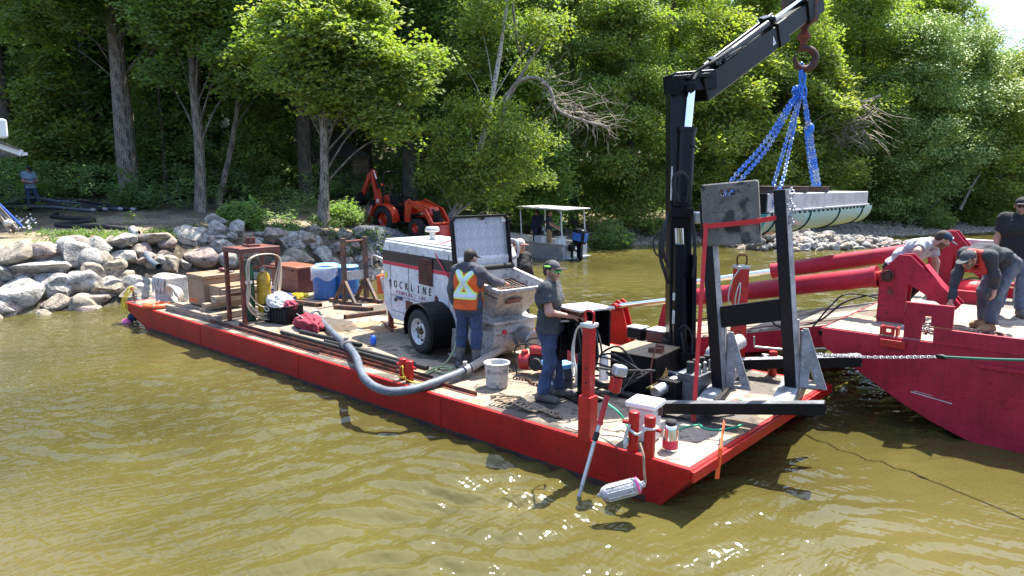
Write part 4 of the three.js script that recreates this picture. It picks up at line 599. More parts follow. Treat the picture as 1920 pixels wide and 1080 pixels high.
  const R = 0.165, hc = H(1510, 110), pts = []; for (let i = 0; i <= 20; i++) { const a = mix(2.05, -3.55, i / 20); pts.push([hc.x + Math.cos(a) * R * (i > 16 ? 1 + (i - 16) * 0.03 : 1), hc.y + Math.sin(a) * R, hc.z]); } pts.unshift([hx.x, hx.y - 0.2, hc.z], [hx.x - 0.01, hx.y - 0.27, hc.z]);
  const cv = new THREE.CatmullRomCurve3(pts.map(toV)), hg = new THREE.TubeGeometry(cv, 60, 1, 10), hp = hg.attributes.position, c = V(), v = V();
  for (let i = 0; i <= 60; i++) { cv.getPointAt(i / 60, c); const r = i < 8 ? 0.045 : mix(0.045, 0.062, Math.sin(Math.PI * clamp((i - 8) / 46))) * (i > 50 ? mix(1, 0.45, (i - 50) / 10) : 1); for (let j = 0; j <= 10; j++) { const k = i * 11 + j; v.fromBufferAttribute(hp, k).sub(c).multiplyScalar(r).add(c); hp.setXYZ(k, v.x, v.y, v.z); } } hg.computeVertexNormals();
  const hook = obj('hook', hg, M.rustDark, tip); obj('hook_tip_latch', [rod([hc.x - 0.14, hc.y + 0.1, hc.z], [hc.x - 0.03, hc.y + 0.17, hc.z], 0.012)], M.rust, hook);
}
// ------------------------------------------------------------------ float hanging in a four leg chain sling
{
  const a = V(...pix(1392, 400, 10.7)), e = V(...pix(1600, 384, 15.6)), dir = e.clone().sub(a).normalize(), t = thing('pontoon_float', 'long teal half round pontoon with grey top hanging in the chain sling', 'pontoon', a.toArray(), Math.atan2(-dir.z, dir.x)); t.updateMatrixWorld();
  const L = a.distanceTo(e), r = 0.37; t.rotation.z = Math.asin(dir.y); t.rotation.order = 'YZX'; t.updateMatrixWorld();
  // half barrel below y = 0, running along x
  const sh = new THREE.Shape(); sh.moveTo(-r, 0.02); sh.absarc(0, 0, r, Math.PI, 2 * Math.PI, false); sh.lineTo(r, 0.02); sh.closePath();
  const ex = new THREE.ExtrudeGeometry(sh, { depth: L, bevelEnabled: false, curveSegments: 28 }); ex.rotateY(Math.PI / 2);
  const hull = obj('hull', [ex, place(new THREE.SphereGeometry(r, 24, 16, 0, Math.PI * 2, Math.PI / 2, Math.PI / 2), L, 0.0, 0).scale(1, 1, 1)], M.teal, t);
  const bands = []; for (const k of [0.06, 0.33, 0.61, 0.88]) bands.push(place(new THREE.TorusGeometry(r + 0.006, 0.012, 6, 24, Math.PI), L * k, 0, 0, Math.PI / 2, 0, Math.PI)); for (const g of bands) obj('band', g, M.black, hull);
  obj('top_box', [box(L * 0.94, 0.27, r * 1.9, L * 0.48, 0.16, 0, 0, 0, 0, 0.015), box(L * 0.95, 0.03, r * 2.05, L * 0.485, 0.025, 0)], M.floatTop, t);
  for (let i = 0; i < 17; i++) obj('rib', box(0.012, 0.25, r * 1.91, 0.15 + i * L * 0.054, 0.16, 0), M.floatTop, t);
  for (let i = 0; i < 22; i++) obj('clip', box(0.05, 0.035, r * 2.1, 0.2 + i * L * 0.041, -0.015, 0), M.black, t);
  obj('end_cap', box(0.03, 0.28, r * 1.92, 0.0, 0.16, 0), M.black, t);
  for (const k of [0.02, 0.27, 0.46]) obj('cross_beam', [box(0.05, 0.1, 0.95, L * k + 0.1, 0.345, -0.1), box(0.16, 0.012, 0.95, L * k + 0.1, 0.395, -0.1)], M.greyBrown, t);
  const s = thing('chain_sling', 'blue four leg lifting chain sling hanging from the crane hook', 'chain sling', [HOOK.x, HOOK.y, HOOK.z]); const o = s.position.toArray(), q = (px, py, d) => V(...inv(pix(px, py, d), o));
  obj('master_link', [place(new THREE.TorusGeometry(0.07, 0.02, 8, 24), q(1505, 138, 12.3).x, q(1505, 138, 12.3).y, q(1505, 138, 12.3).z, 0.9).scale(1, 1, 1), tube([q(1503, 118, 12.3), q(1500, 145, 12.28), q(1504, 168, 12.3), q(1509, 145, 12.32)], 0.022, 40, 8, true), tube([q(1498, 160, 12.25), q(1494, 172, 12.2), q(1499, 184, 12.22), q(1504, 170, 12.3)], 0.016, 30, 8, true), tube([q(1508, 160, 12.3), q(1512, 172, 12.35), q(1508, 186, 12.35), q(1504, 172, 12.3)], 0.016, 30, 8, true)], M.chainBlue, s);
  const knot = []; const R = rng(5); for (let i = 0; i < 16; i++) { const p = q(1484 + R() * 18, 166 + R() * 26, 12.1 + R() * 0.25), g = new THREE.TorusGeometry(0.042, 0.012, 6, 12); g.scale(1, 1.4, 1); place(g, p.x, p.y, p.z, R() * 6, R() * 6, R() * 6); knot.push(g); } obj('shortened_chain', knot, M.chainBlue, s);
  const bs = [M.chainBlue, M.chainBlue, M.chainGlint], ss = [M.chainGlint, M.chainGlint, M.chainBlue], cr = 0.029, cw = 0.0088;  // blue links mixed with ones coloured as highlights
  chain(s, 'link', [q(1486, 186, 12.1), q(1430, 272, 11.3), q(1364, 350, 10.6), q(1357, 372, 10.6)], cr, cw, bs); chain(s, 'link', [q(1488, 190, 12.1), q(1438, 278, 11.3), q(1376, 352, 10.6), q(1362, 372, 10.6)], cr, cw, bs);
  chain(s, 'link', [q(1497, 186, 12.2), q(1470, 280, 11.5), q(1446, 366, 10.75), q(1441, 402, 10.7)], cr, cw, ss); chain(s, 'link', [q(1499, 190, 12.2), q(1480, 280, 11.5), q(1463, 352, 10.75), q(1443, 394, 10.65)], cr, cw, ss);
  chain(s, 'link', [q(1507, 184, 12.4), q(1514, 240, 12.9), q(1526, 320, 13.6), q(1531, 358, 13.9)], cr, cw, bs); chain(s, 'link', [q(1509, 184, 12.4), q(1519, 240, 12.9), q(1532, 320, 13.6), q(1538, 356, 13.9)], cr, cw, bs); chain(s, 'link', [q(1510, 240, 12.9), q(1517, 300, 13.4), q(1526, 358, 13.9)], cr, cw, bs);
  obj('shortener', [ball(0.06, ...q(1520, 242, 12.88).toArray(), 1, 1.7, 1), ball(0.05, ...q(1515, 252, 12.88).toArray(), 1, 1.5, 1)], M.chainBlue, s);
}
// ------------------------------------------------------------------ black steel frame with counterweight, straps
{
  const o = pix(1400, 750, 8.3); o[1] = DH + 0.012; const t = thing('load_test_rig', 'black steel test frame with two leaning posts on square beams at the bow', 'steel frame', o), q = (px, py, d) => V(...inv(pix(px, py, d), o)), w = (x, y, z) => V(...inv([x, y, z], o));
  const hollow = (p, r, w, h) => { const L = p.distanceTo(r), s = new THREE.Shape([[-w / 2, -h / 2], [w / 2, -h / 2], [w / 2, h / 2], [-w / 2, h / 2]].map((a) => new THREE.Vector2(...a))); s.holes.push(new THREE.Path([[-w / 2 + 0.012, -h / 2 + 0.012], [w / 2 - 0.012, -h / 2 + 0.012], [w / 2 - 0.012, h / 2 - 0.012], [-w / 2 + 0.012, h / 2 - 0.012]].map((a) => new THREE.Vector2(...a)))); const g = new THREE.ExtrudeGeometry(s, { depth: L, bevelEnabled: false }); g.translate(0, 0, -L / 2); g.rotateX(-Math.PI / 2); return along(g, p, r, [0, 1, 0]); };
  const a = V(0.872, 0.15, 0.463), n0 = w(1.64, 0.535, -8.2), F = (s, b) => n0.clone().addScaledVector(a, s).add(V(0.469 * b, 0, -0.883 * b)), n1 = F(1.94, 0);
  obj('near_beam', hollow(n0, n1, 0.14, 0.12), M.black, t); obj('beam_skin', bar(F(0.02, 0).add(V(0, 0.064, 0)), F(1.92, 0).add(V(0, 0.064, 0)), 0.13, 0.006, [0, 1, 0], 0.001), M.scuffed, t);
  obj('far_beam', hollow(F(0.55, 2.2), F(2.2, 2.2), 0.17, 0.13), M.black, t); obj('beam_skin', bar(F(0.56, 2.2).add(V(0, 0.068, 0)), F(2.19, 2.2).add(V(0, 0.068, 0)), 0.165, 0.008, [0, 1, 0], 0.001), M.sunlitWornPale, t);
  { const R = rng(31), g = []; for (let i = 0; i < 60; i++) { const p = F(rr(R, 1.75, 2.18), rr(R, 2.13, 2.27)); g.push(place(flatGeo(PEBBLES[i % 8].clone()).scale(0.03, 0.018, 0.03), p.x, p.y + 0.075, p.z)); } const c = obj('crust', g, M.scuffed, t); c.userData.kind = 'stuff'; }
  obj('long_beam', bar(F(0.62, 0.075), F(0.62, 2.1), 0.18, 0.11, [0, 1, 0]), M.sunlitWornPale, t); obj('long_beam', bar(F(1.48, 0.075), F(1.48, 2.1), 0.22, 0.11, [0, 1, 0]), M.sunlitWornPale, t);
  const lp0 = F(0.67, 0.75), rp0 = F(1.52, 0.75), ln = V(-0.1, 0.994, -0.04), lp1 = lp0.clone().addScaledVector(ln, 2.32), rp1 = rp0.clone().addScaledVector(ln, 2.36), fwd = V(-0.469, 0, 0.883), side = V(0.883, 0, 0.469);
  const pf = V(-0.68, 0, 0.733), ps = V(0.733, 0, 0.68), post = (p, r) => bar(p, r, 0.14, 0.15, pf, 0.012);
  const L = obj('post', post(lp0, lp1), M.navyBlack, t), Rr = obj('post', post(rp0, rp1), M.navyBlack, t);
  for (const [p, c0, c1] of [[L, lp0, lp1], [Rr, rp0, rp1]]) {
    for (const k of [0.62, 0.74, 0.86, 0.93]) { const c = c0.clone().lerp(c1, k).addScaledVector(pf, 0.074); obj('bolt_hole', rod(c, c.clone().addScaledVector(pf, 0.006), 0.014), M.rubber, p); }
    obj('sunlit_worn_face', bar(c0.clone().addScaledVector(ps, 0.072).add(V(0, 0.02, 0)), c1.clone().addScaledVector(ps, 0.072), 0.005, 0.135, pf, 0.001), M.sunlitWornPale, p);  // worn side face, its sunlight painted in as a pale strip
  }
  obj('cross_plate', bar(lp0.clone().addScaledVector(ln, 0.93).addScaledVector(side, 0.07), rp0.clone().addScaledVector(ln, 0.96).addScaledVector(side, -0.07), 0.05, 0.26, [0, 1, 0], 0.006), M.black, t);
  obj('post_chain', (() => { const R = rng(9), g = []; for (let i = 0; i < 14; i++) { const k = i / 14, p = rp1.clone().addScaledVector(ln, -k * 0.42).addScaledVector(side, 0.1 + 0.02 * Math.sin(i)).addScaledVector(fwd, 0.05); g.push(place(chainGeo(0.022, 0.007), p.x, p.y, p.z, R() * 3, R(), R())); } return g; })(), M.zinc, t);
  for (const c of [lp0, rp0]) for (const [d, ext, h] of [[V(0.469, 0, -0.883), 0.5, 0.78], [side, 0.3, 0.7], [V(0.9, 0, -0.3), 0.36, 0.66]]) {   // gussets that run back and to the side from each post, sunlit grey painted in
    const g = plate([[0, 0], [ext, 0], [0.06, h], [0, h]], 0.03, 0.003, [[[0.1, 0.04], [ext * 0.62, 0.04], [0.1, h * 0.5]]]), x = d.clone().normalize(), y = V(0, 1, 0), z = x.clone().cross(y); g.applyMatrix4(new THREE.Matrix4().makeBasis(x, y, z).setPosition(c.clone().addScaledVector(x, 0.07).add(V(0, 0.05, 0)))); obj('gusset', g, M.sunlitWornPale, t);
  }
  const cwp = q(1371, 402, 8.5), cw = thing('counterweight', 'grey concrete slab with a handle slot strapped high on the steel frame', 'counterweight', [cwp.x + o[0], cwp.y + o[1], cwp.z + o[2]], -0.42); cw.rotation.z = 0.1; cw.scale.setScalar(1.1);
  const slot = []; for (let i = 0; i <= 16; i++) { const a = i / 16 * 2 * Math.PI; slot.push([-0.075 + Math.cos(a) * 0.028 + (Math.cos(a) > 0 ? 0.11 : 0), 0.235 + Math.sin(a) * 0.034]); }
  const rs = []; for (const [cx, cy, a0] of [[0.265, 0.315, 0], [-0.265, 0.315, 1], [-0.265, -0.295, 2], [0.265, -0.295, 3]]) for (let i = 0; i <= 4; i++) { const a = (a0 + i / 4) * Math.PI / 2; rs.push([cx + 0.03 * Math.cos(a), cy + 0.03 * Math.sin(a)]); }
  obj('slab', plate(rs, 0.13, 0.012, [slot]), M.concrete, cw); obj('raised_panel', [box(0.3, 0.11, 0.012, -0.03, 0.09, 0.066, 0, 0, 0, 0.004), ...[-0.12, -0.06, 0.0, 0.06].map((x, i) => box(0.03, 0.05 + 0.01 * (i % 2), 0.008, x, 0.09, 0.074, 0, 0, 0, 0.002))], M.concrete, cw);
  const st = thing('ratchet_strap', 'flat red ratchet strap around the concrete slab and down to the beam', 'strap', [cwp.x + o[0], cwp.y + o[1], cwp.z + o[2]]), so = st.position.toArray(), sq = (px, py, d) => V(...inv(pix(px, py, d), so));
  const ribbon = (p, r, w, n) => w < 0.01 ? bar(p, r, w, 0.058, n, 0.001) : bar(p, r, w, 0.004, n, 0.001);
  for (const g of [ribbon(sq(1318, 425, 8.52), sq(1418, 415, 8.26), 0.004, [0, 1, 0]), ribbon(sq(1418, 415, 8.26), sq(1472, 405, 8.2), 0.004, [0, 1, 0]), ribbon(sq(1324, 418, 8.5), sq(1301, 776, 7.98), 0.05, [0, 0, 1]), ribbon(sq(1301, 772, 7.96), sq(1299, 806, 7.9), 0.055, [0, 0, 1]), ribbon(sq(1310, 768, 8.0), sq(1384, 748, 8.2), 0.05, [0, 1, 0])]) obj('webbing', g, M.strapRed, st);
  obj('ratchet', [box(0.2, 0.03, 0.1, sq(1345, 760, 8.0).x, sq(1345, 760, 8.0).y, sq(1345, 760, 8.0).z, 0.3, 0, 0.12), box(0.14, 0.045, 0.012, sq(1350, 752, 7.95).x, sq(1350, 752, 7.95).y, sq(1350, 752, 7.95).z, 0.3), rod(sq(1318, 770, 7.95), sq(1330, 752, 8.05), 0.02)], M.navyBlack, st);
  const os = thing('orange_strap', 'loose orange strap end hanging off the bow below the square beam', 'strap', pix(1352, 840, 7.0)), oo = os.position.toArray(), oq = (px, py, d) => V(...inv(pix(px, py, d), oo));
  obj('webbing', [ribbon(oq(1358, 790, 7.45), oq(1351, 842, 6.9), 0.045, [0, 0, 1]), ribbon(oq(1351, 840, 6.9), oq(1344, 898, 6.86), 0.05, [0.2, 0, 1])], M.strapOrange, os);
}
// ------------------------------------------------------------------ things on the barge
const D0 = DH + 0.012;
const onPlane = (px, py, h) => { const a = pix(px, py, 1), k = (h - CAM_H) / (a[1] - CAM_H); return [a[0] * k, h, a[2] * k]; };   // where a sight line meets a level plane
const deck = (px, py, up = 0) => onPlane(px, py, D0 + up);
const localOf = (t) => { t.updateMatrixWorld(); return (p) => t.worldToLocal(toV(p).clone()); };
function onBarge(name, label, cat, u, v, o = {}) { return thing(name, label, cat, B(u, v, D0 + (o.y || 0)), TH + (o.turn || 0), o.group); }
{ // loose steel lengths along the near edge
  const bars = [[10.4, 6.6, 0.2, 0.05, 0], [9.9, 5.2, 0.3, 0.04, 0], [9.6, 4.9, 0.38, 0.06, 0], [8.9, 3.2, 0.26, 0.05, 0], [7.9, 4.2, 0.46, 0.04, 0]];
  bars.forEach(([u0, u1, v, w], i) => { const t = onBarge('steel_bar', ['longest rusty steel bar, outermost at the far end of the near edge', 'wide rusty bar second from the near edge of the deck', 'dark bar lying just inside the other rusty bars by the brown frame', 'rusty bar whose end points past the plaster bucket', 'short bar lying in the shade between pipes and red bollards'][i], 'steel bar', (u0 + u1) / 2, v, { group: 'steel bars along the near edge', turn: (i % 2 ? 0.012 : -0.01) }); const L = u0 - u1; obj('angle_iron', [box(L, 0.008, w, 0, 0.006, 0), box(L, w, 0.008, 0, w / 2 + 0.004, w / 2)], i % 2 ? M.rust : M.rustDark, t); });
  [[8.4, 5.0, 0.6], [7.2, 4.6, 0.72], [8.2, 6.5, 0.9]].forEach(([u0, u1, v], i) => { const t = onBarge('black_pipe', ['long black pipe lying beside the rusty bars on the deck', 'second black pipe lying in the shade toward the trailer wheel', 'short dark pipe lying across the wet deck before the red jacket'][i], 'pipe', (u0 + u1) / 2, v, { y: 0.03, turn: i === 2 ? 0.05 : 0 }); obj('pipe', rod([-(u0 - u1) / 2, 0.005, 0], [(u0 - u1) / 2, 0.005, 0], 0.032), M.rubber, t); });
}
{ // concrete delivery hose
  const P = (px, py, up) => deck(px, py, up), t = thing('concrete_hose', 'thick grey concrete hose looping from the pump outlet over the barge edge', 'hose', deck(700, 700)), l = localOf(t);
  const grey = [P(597, 595, 0.06), P(612, 612, 0.06), P(635, 634, 0.07), P(655, 652, 0.1), P(668, 670, 0.12), P(676, 694, 0.12), P(686, 712, 0.1), P(704, 726, 0.07), P(730, 734, 0.04), P(770, 731, 0.05), P(810, 719, 0.07), P(850, 704, 0.1), P(880, 691, 0.12)].map(l);
  obj('hose', tube(grey, 0.058, 160, 14), M.hoseGrey, t);
  const pale = [P(880, 691, 0.12), P(905, 676, 0.14), P(940, 654, 0.2), P(968, 636, 0.28)].map(l); obj('pale_section', tube(pale, 0.062, 50, 14), M.hosePale, t);
  const clamp = (a, b) => [rod(a.clone().lerp(b, 0.25), a.clone().lerp(b, 0.75), 0.085, 0.085, 18), box(0.06, 0.1, 0.08, a.clone().lerp(b, 0.5).x, a.clone().lerp(b, 0.5).y + 0.08, a.clone().lerp(b, 0.5).z)];
  for (const [a, b] of [[grey[2], grey[3]], [grey[11], grey[12]], [pale[2], pale[3]]]) obj('coupling', clamp(a.clone().lerp(b, 0.45), b), M.steel, t);
  obj('bare_pipe', tube([P(560, 580, 0.08), P(580, 590, 0.07), P(597, 596, 0.06)].map(l), 0.06, 20, 12), M.steel, t); obj('clamp_ring', [place(new THREE.TorusGeometry(0.1, 0.025, 8, 20), ...l(P(592, 592, 0.09)).toArray(), 0.8)], M.steel, t);
}
// pairs of red mooring bollards
function bollards(label, u, v, gap, r, h) { const t = onBarge('mooring_bitt', label, 'bollard', u, v); for (const s of [-1, 1]) { const p = obj('post', [lathe([[0, 0], [r, 0], [r, h - 0.012], [r - 0.012, h], [0, h]], s * gap / 2, 0, 0.01 * s)], M.redTrim, t); obj('cross_pin', rod([s * gap / 2, h * 0.7, 0], [s * (gap / 2 + r * 2.2), h * 0.68, 0], r * 0.35), M.redTrim, p); } return t; }
{
  const a = bollards('pair of short red bollards with yellow cord at the middle of the near edge', 4.42, 0.17, 0.16, 0.055, 0.3); obj('cord', [tube([[0.04, 0.2, -0.06], [-0.02, 0.22, -0.08], [-0.04, 0.12, -0.09], [-0.1, 0.05, -0.08], [-0.2, 0.02, -0.03], [-0.32, 0.02, 0.05]], 0.009, 40), ring(0.06, 0.008, 0.06, 0.04, 0, Math.PI / 2), ring(0.06, 0.008, 0.06, 0.055, 0, Math.PI / 2)], M.ropeYellow, a);
  const b = bollards('pair of red bollards tied with white rope at the bow corner by the fender', 0.6, 0.06, 0.2, 0.056, 0.42); obj('cord', [ring(0.066, 0.014, -0.1, 0.3, 0, Math.PI / 2), tube([[-0.1, 0.3, -0.06], [0, 0.22, -0.08], [0.1, 0.24, -0.06]], 0.014, 30), tube([[0.1, 0.3, -0.07], [0.14, 0.16, -0.08], [0.13, 0.05, -0.1]], 0.018, 30), ball(0.03, 0.13, 0.1, -0.09, 1, 1.6, 1), tube([[0.1, 0.14, -0.08], [0.3, 0.1, 0.02], [0.55, 0.03, 0.1], [0.8, 0.02, 0.06], [1.0, 0.04, 0.02]], 0.011, 50)], M.ropeWhite, b);
  const c = thing('crank_bollard', 'single short red bollard with a steel crank near the far red post', 'bollard', B(0.75, 3.8, D0), 0); obj('post', lathe([[0, 0], [0.06, 0], [0.06, 0.34], [0.05, 0.35], [0, 0.35]]), M.redTrim, c); obj('crank', [rod([-0.28, 0.42, 0.02], [0.2, 0.38, 0.05], 0.016), rod([-0.28, 0.42, 0.02], [-0.29, 0.57, 0.02], 0.013), ball(0.05, -0.12, 0.25, 0.02), rod([-0.16, 0.3, 0], [0.1, 0.26, 0], 0.02)], M.steel, c);
}
{ // bucket, stool pail, canister
  const t = onBarge('plaster_bucket', 'pale grey splattered plastic bucket beside the man with sunglasses', 'bucket', 3.28, 0.78); obj('bucket', lathe([[0, 0.01], [0.135, 0], [0.145, 0.02], [0.165, 0.32], [0.178, 0.325], [0.178, 0.345], [0.155, 0.35], [0.15, 0.33], [0.14, 0.28], [0, 0.27]], 0, 0, 0, 32), M.dirtyWhite, t); obj('handle', tube([[-0.17, 0.3, 0.02], [-0.13, 0.22, 0.15], [0, 0.16, 0.19], [0.13, 0.2, 0.15], [0.17, 0.3, 0.02]], 0.005, 30), M.steel, t);
  const s = onBarge('lidded_pail', 'white square pail with a thick pale lid behind the bow bollards', 'pail', 0.78, 0.42, { turn: 0.15 }); obj('pail', box(0.28, 0.38, 0.27, 0, 0.19, 0, 0, 0, 0, 0.04), M.white, s); obj('lid', box(0.34, 0.065, 0.32, 0, 0.41, 0, 0, 0, 0, 0.03), M.whiteClean, s); obj('latch', box(0.05, 0.1, 0.02, -0.16, 0.34, 0.02), M.greyBrown, s);
  const k = onBarge('silver_canister', 'polished silver canister with a dark cap next to the bow bollards', 'canister', 0.42, 0.33); obj('canister', lathe([[0, 0], [0.075, 0], [0.08, 0.01], [0.08, 0.24], [0.06, 0.275], [0, 0.28]]), M.chrome, k); obj('cap', lathe([[0, 0.28], [0.055, 0.28], [0.055, 0.32], [0, 0.325]]), M.rubber, k); obj('label', lathe([[0.081, 0.03], [0.081, 0.12]]), M.redStripe, k);
}
{ // fender at the bow and the torn one at the stern
  const t = thing('boat_fender', 'white ribbed fender with a pink ring hanging at the bow corner', 'fender', pix(1166, 918, 6.42), 0), d = V(0.95, 0.3, 0.08).normalize(), p = (k) => d.clone().multiplyScalar(k);
  obj('fender', along(lathe([[0, -0.24], [0.018, -0.24], [0.02, -0.215], [0.06, -0.19], [0.075, -0.15], [0.078, 0], [0.078, 0.14], [0.06, 0.175], [0.03, 0.19], [0.028, 0.225], [0, 0.23]], 0, 0, 0, 24), p(-0.5), p(0.5)), M.dirtyWhite, t); obj('pink_ring', along(lathe([[0.07, 0.15], [0.081, 0.146], [0.081, 0.162], [0.066, 0.172]]), p(-0.5), p(0.5)), mat([0.7, 0.08, 0.25], 0.5), t); for (let i = 0; i < 9; i++) { const a = i / 9 * 6.283; obj('rib', along(box(0.012, 0.26, 0.01, Math.cos(a) * 0.077, -0.01, Math.sin(a) * 0.077, -a), p(-0.5), p(0.5)), M.white, t); }
  obj('line', tube([p(0.23), V(0.205, 0.2, 0.0), V(0.2, 0.33, -0.02), V(0.18, 0.42, -0.12)], 0.011, 30), M.ropeTan, t);
  const f = thing('torn_fender', 'pink and white torn buoy with a navy end dipping in the water at the stern', 'buoy', pix(240, 607, 15.9)); obj('buoy', along(lathe([[0, -0.22], [0.1, -0.2], [0.13, -0.1], [0.12, 0.05], [0.06, 0.12], [0, 0.13]]), [-0.14, -0.16, 0], [0.1, 0.16, 0]), M.dirtyWhite, f); obj('pink_patch', along(lathe([[0.125, 0.0], [0.126, 0.04], [0.07, 0.125]]), [-0.14, -0.16, 0], [0.1, 0.16, 0]), mat([0.75, 0.12, 0.3], 0.6), f); obj('navy_end', ball(0.12, 0.14, 0.16, 0, 1.1, 0.8, 1), mat([0.02, 0.03, 0.09], 0.8), f);
}
{ // red spud posts
  const t = onBarge('spud_post', 'tall red square post at the near edge with a rope loop on top', 'post', 1.28, 0.07); obj('tube', box(0.105, 1.22, 0.105, 0, 0.63, 0, 0, 0, 0, 0.01), M.redTrim, t); obj('sleeve', box(0.155, 0.5, 0.155, 0, 0.22, 0, 0, 0, 0, 0.012), M.redTrim, t); obj('handle', tube([[-0.05, 1.24, 0], [-0.05, 1.38, 0], [0.05, 1.38, 0], [0.05, 1.24, 0]], 0.013, 24), M.redTrim, t); for (const y of [0.62, 0.78]) obj('hole', rod([-0.01, y, -0.053], [-0.01, y, -0.056], 0.014), M.rubber, t); obj('rope_wrap', [box(0.15, 0.05, 0.15, 0, 1.24, 0, 0, 0, 0, 0.02), tube([[0.07, 1.24, 0.02], [0.2, 1.15, 0.05], [0.24, 0.9, 0.05], [0.18, 0.68, 0.02], [0.24, 0.62, 0.06], [0.28, 0.9, 0.08], [0.22, 1.1, 0.05]], 0.011, 60)], M.ropeWhite, t);
  const f = thing('spud_post', 'red square post with a loop handle at the far edge behind the steel frame', 'post', B(1.3, 3.84, D0), 0.2); obj('tube', box(0.17, 1.5, 0.17, 0, 0.76, 0, 0, 0, 0, 0.01), M.redTrim, f); obj('handle', tube([[-0.06, 1.5, 0], [-0.06, 1.66, 0], [0.07, 1.66, 0], [0.07, 1.46, 0]], 0.013, 24), M.rust, f); obj('cord', [tube([[-0.08, 1.48, 0.09], [-0.2, 1.3, 0.1], [-0.22, 1.0, 0.1], [-0.1, 0.95, 0.1], [-0.06, 1.3, 0.1], [-0.12, 1.1, 0.1], [-0.12, 0.75, 0.1]], 0.009, 60), box(0.2, 0.05, 0.2, 0, 1.5, 0, 0, 0, 0, 0.02)], M.ropeWhite, f); for (const y of [0.55, 0.95, 1.15]) obj('hole', rod([-0.02, y, 0.086], [-0.02, y, 0.089], 0.014), M.rubber, f);
  const a = pix(1139, 742, 7.2), b = pix(1091, 912, 7.0), o = thing('push_pole', 'aluminium pole with a red head slanting into the water past the red post', 'pole', b), l = localOf(o); obj('pole', rod(l(V(...b).lerp(V(...a), -0.15)), l(V(...b).lerp(V(...a), 0.68)), 0.022), M.alu, o); obj('grip', rod(l(V(...b).lerp(V(...a), 0.5)), l(V(...b).lerp(V(...a), 0.6)), 0.03), M.rubber, o); obj('collar', rod(l(V(...b).lerp(V(...a), 0.68)), l(V(...b).lerp(V(...a), 0.72)), 0.034), M.redTrim, o); obj('red_head', [rod(l(V(...b).lerp(V(...a), 0.72)), l(a), 0.028), ...[box(0.1, 0.16, 0.12, ...l(V(...a).add(V(0.08, 0.12, 0))).toArray(), 0.3, 0, -0.2, 0.02)]], M.redTrim, o); obj('motor', box(0.14, 0.12, 0.13, ...l(V(...a).add(V(0.12, 0.27, 0))).toArray(), 0.3, 0, -0.2, 0.03), M.zinc, o);
}
{ // ropes on deck
  const R = rng(61), t = onBarge('rope_pile', 'tangled heap of tan mooring rope on the deck by the red post', 'rope', 2.3, 0.35), g = []; for (let j = 0; j < 5; j++) { const pts = []; for (let i = 0; i < 16; i++) { const k = i / 15, a = i * 1.1 + j; pts.push([mix(0.55, -0.4, k) + Math.cos(a) * 0.12, 0.02 + R() * 0.05 * (1 - k) + 0.01 * j, -0.03 + Math.sin(a) * 0.12 * (1.2 - k)]); } g.push(tube(pts, 0.014, 90, 6)); } obj('rope', g, M.ropeTan, t);
  const w = thing('green_line', 'thin green line snaking over the bow deck', 'rope', deck(1300, 800)), l = localOf(w), tb = (a, r = 0.009) => tube(a.map(([x, y, h]) => l(deck(x, y, h || 0.012))), r, 60);
  obj('line', [tb([[1140, 758, 0.25], [1158, 772, 0.2], [1172, 790, 0.1], [1180, 815], [1178, 838]], 0.014), tb([[1258, 818], [1275, 804], [1310, 797], [1318, 800]]), tb([[1310, 795], [1322, 803], [1345, 806], [1380, 800], [1392, 796]], 0.012), tb([[1378, 752], [1390, 750], [1402, 758], [1410, 766]], 0.012), tb([[1378, 762], [1383, 752], [1380, 765]])], M.ropeGreen, w);
  const y = thing('green_hose', 'limp yellow green garden hose trailing on the wet deck by the trailer wheel', 'hose', deck(840, 690)), m = localOf(y); obj('hose', [tube([[856, 640, 0.3], [850, 660, 0.15], [838, 678, 0.02], [815, 694, 0.02], [796, 702, 0.02], [810, 692, 0.03], [832, 688, 0.03], [850, 690, 0.02]].map((a) => m(deck(...a))), 0.016, 80), tube([[815, 696, 0.02], [836, 700, 0.02], [846, 692, 0.03], [826, 692, 0.02]].map((a) => m(deck(...a))), 0.012, 50)], mat([0.3, 0.34, 0.16], 0.6), y);
}
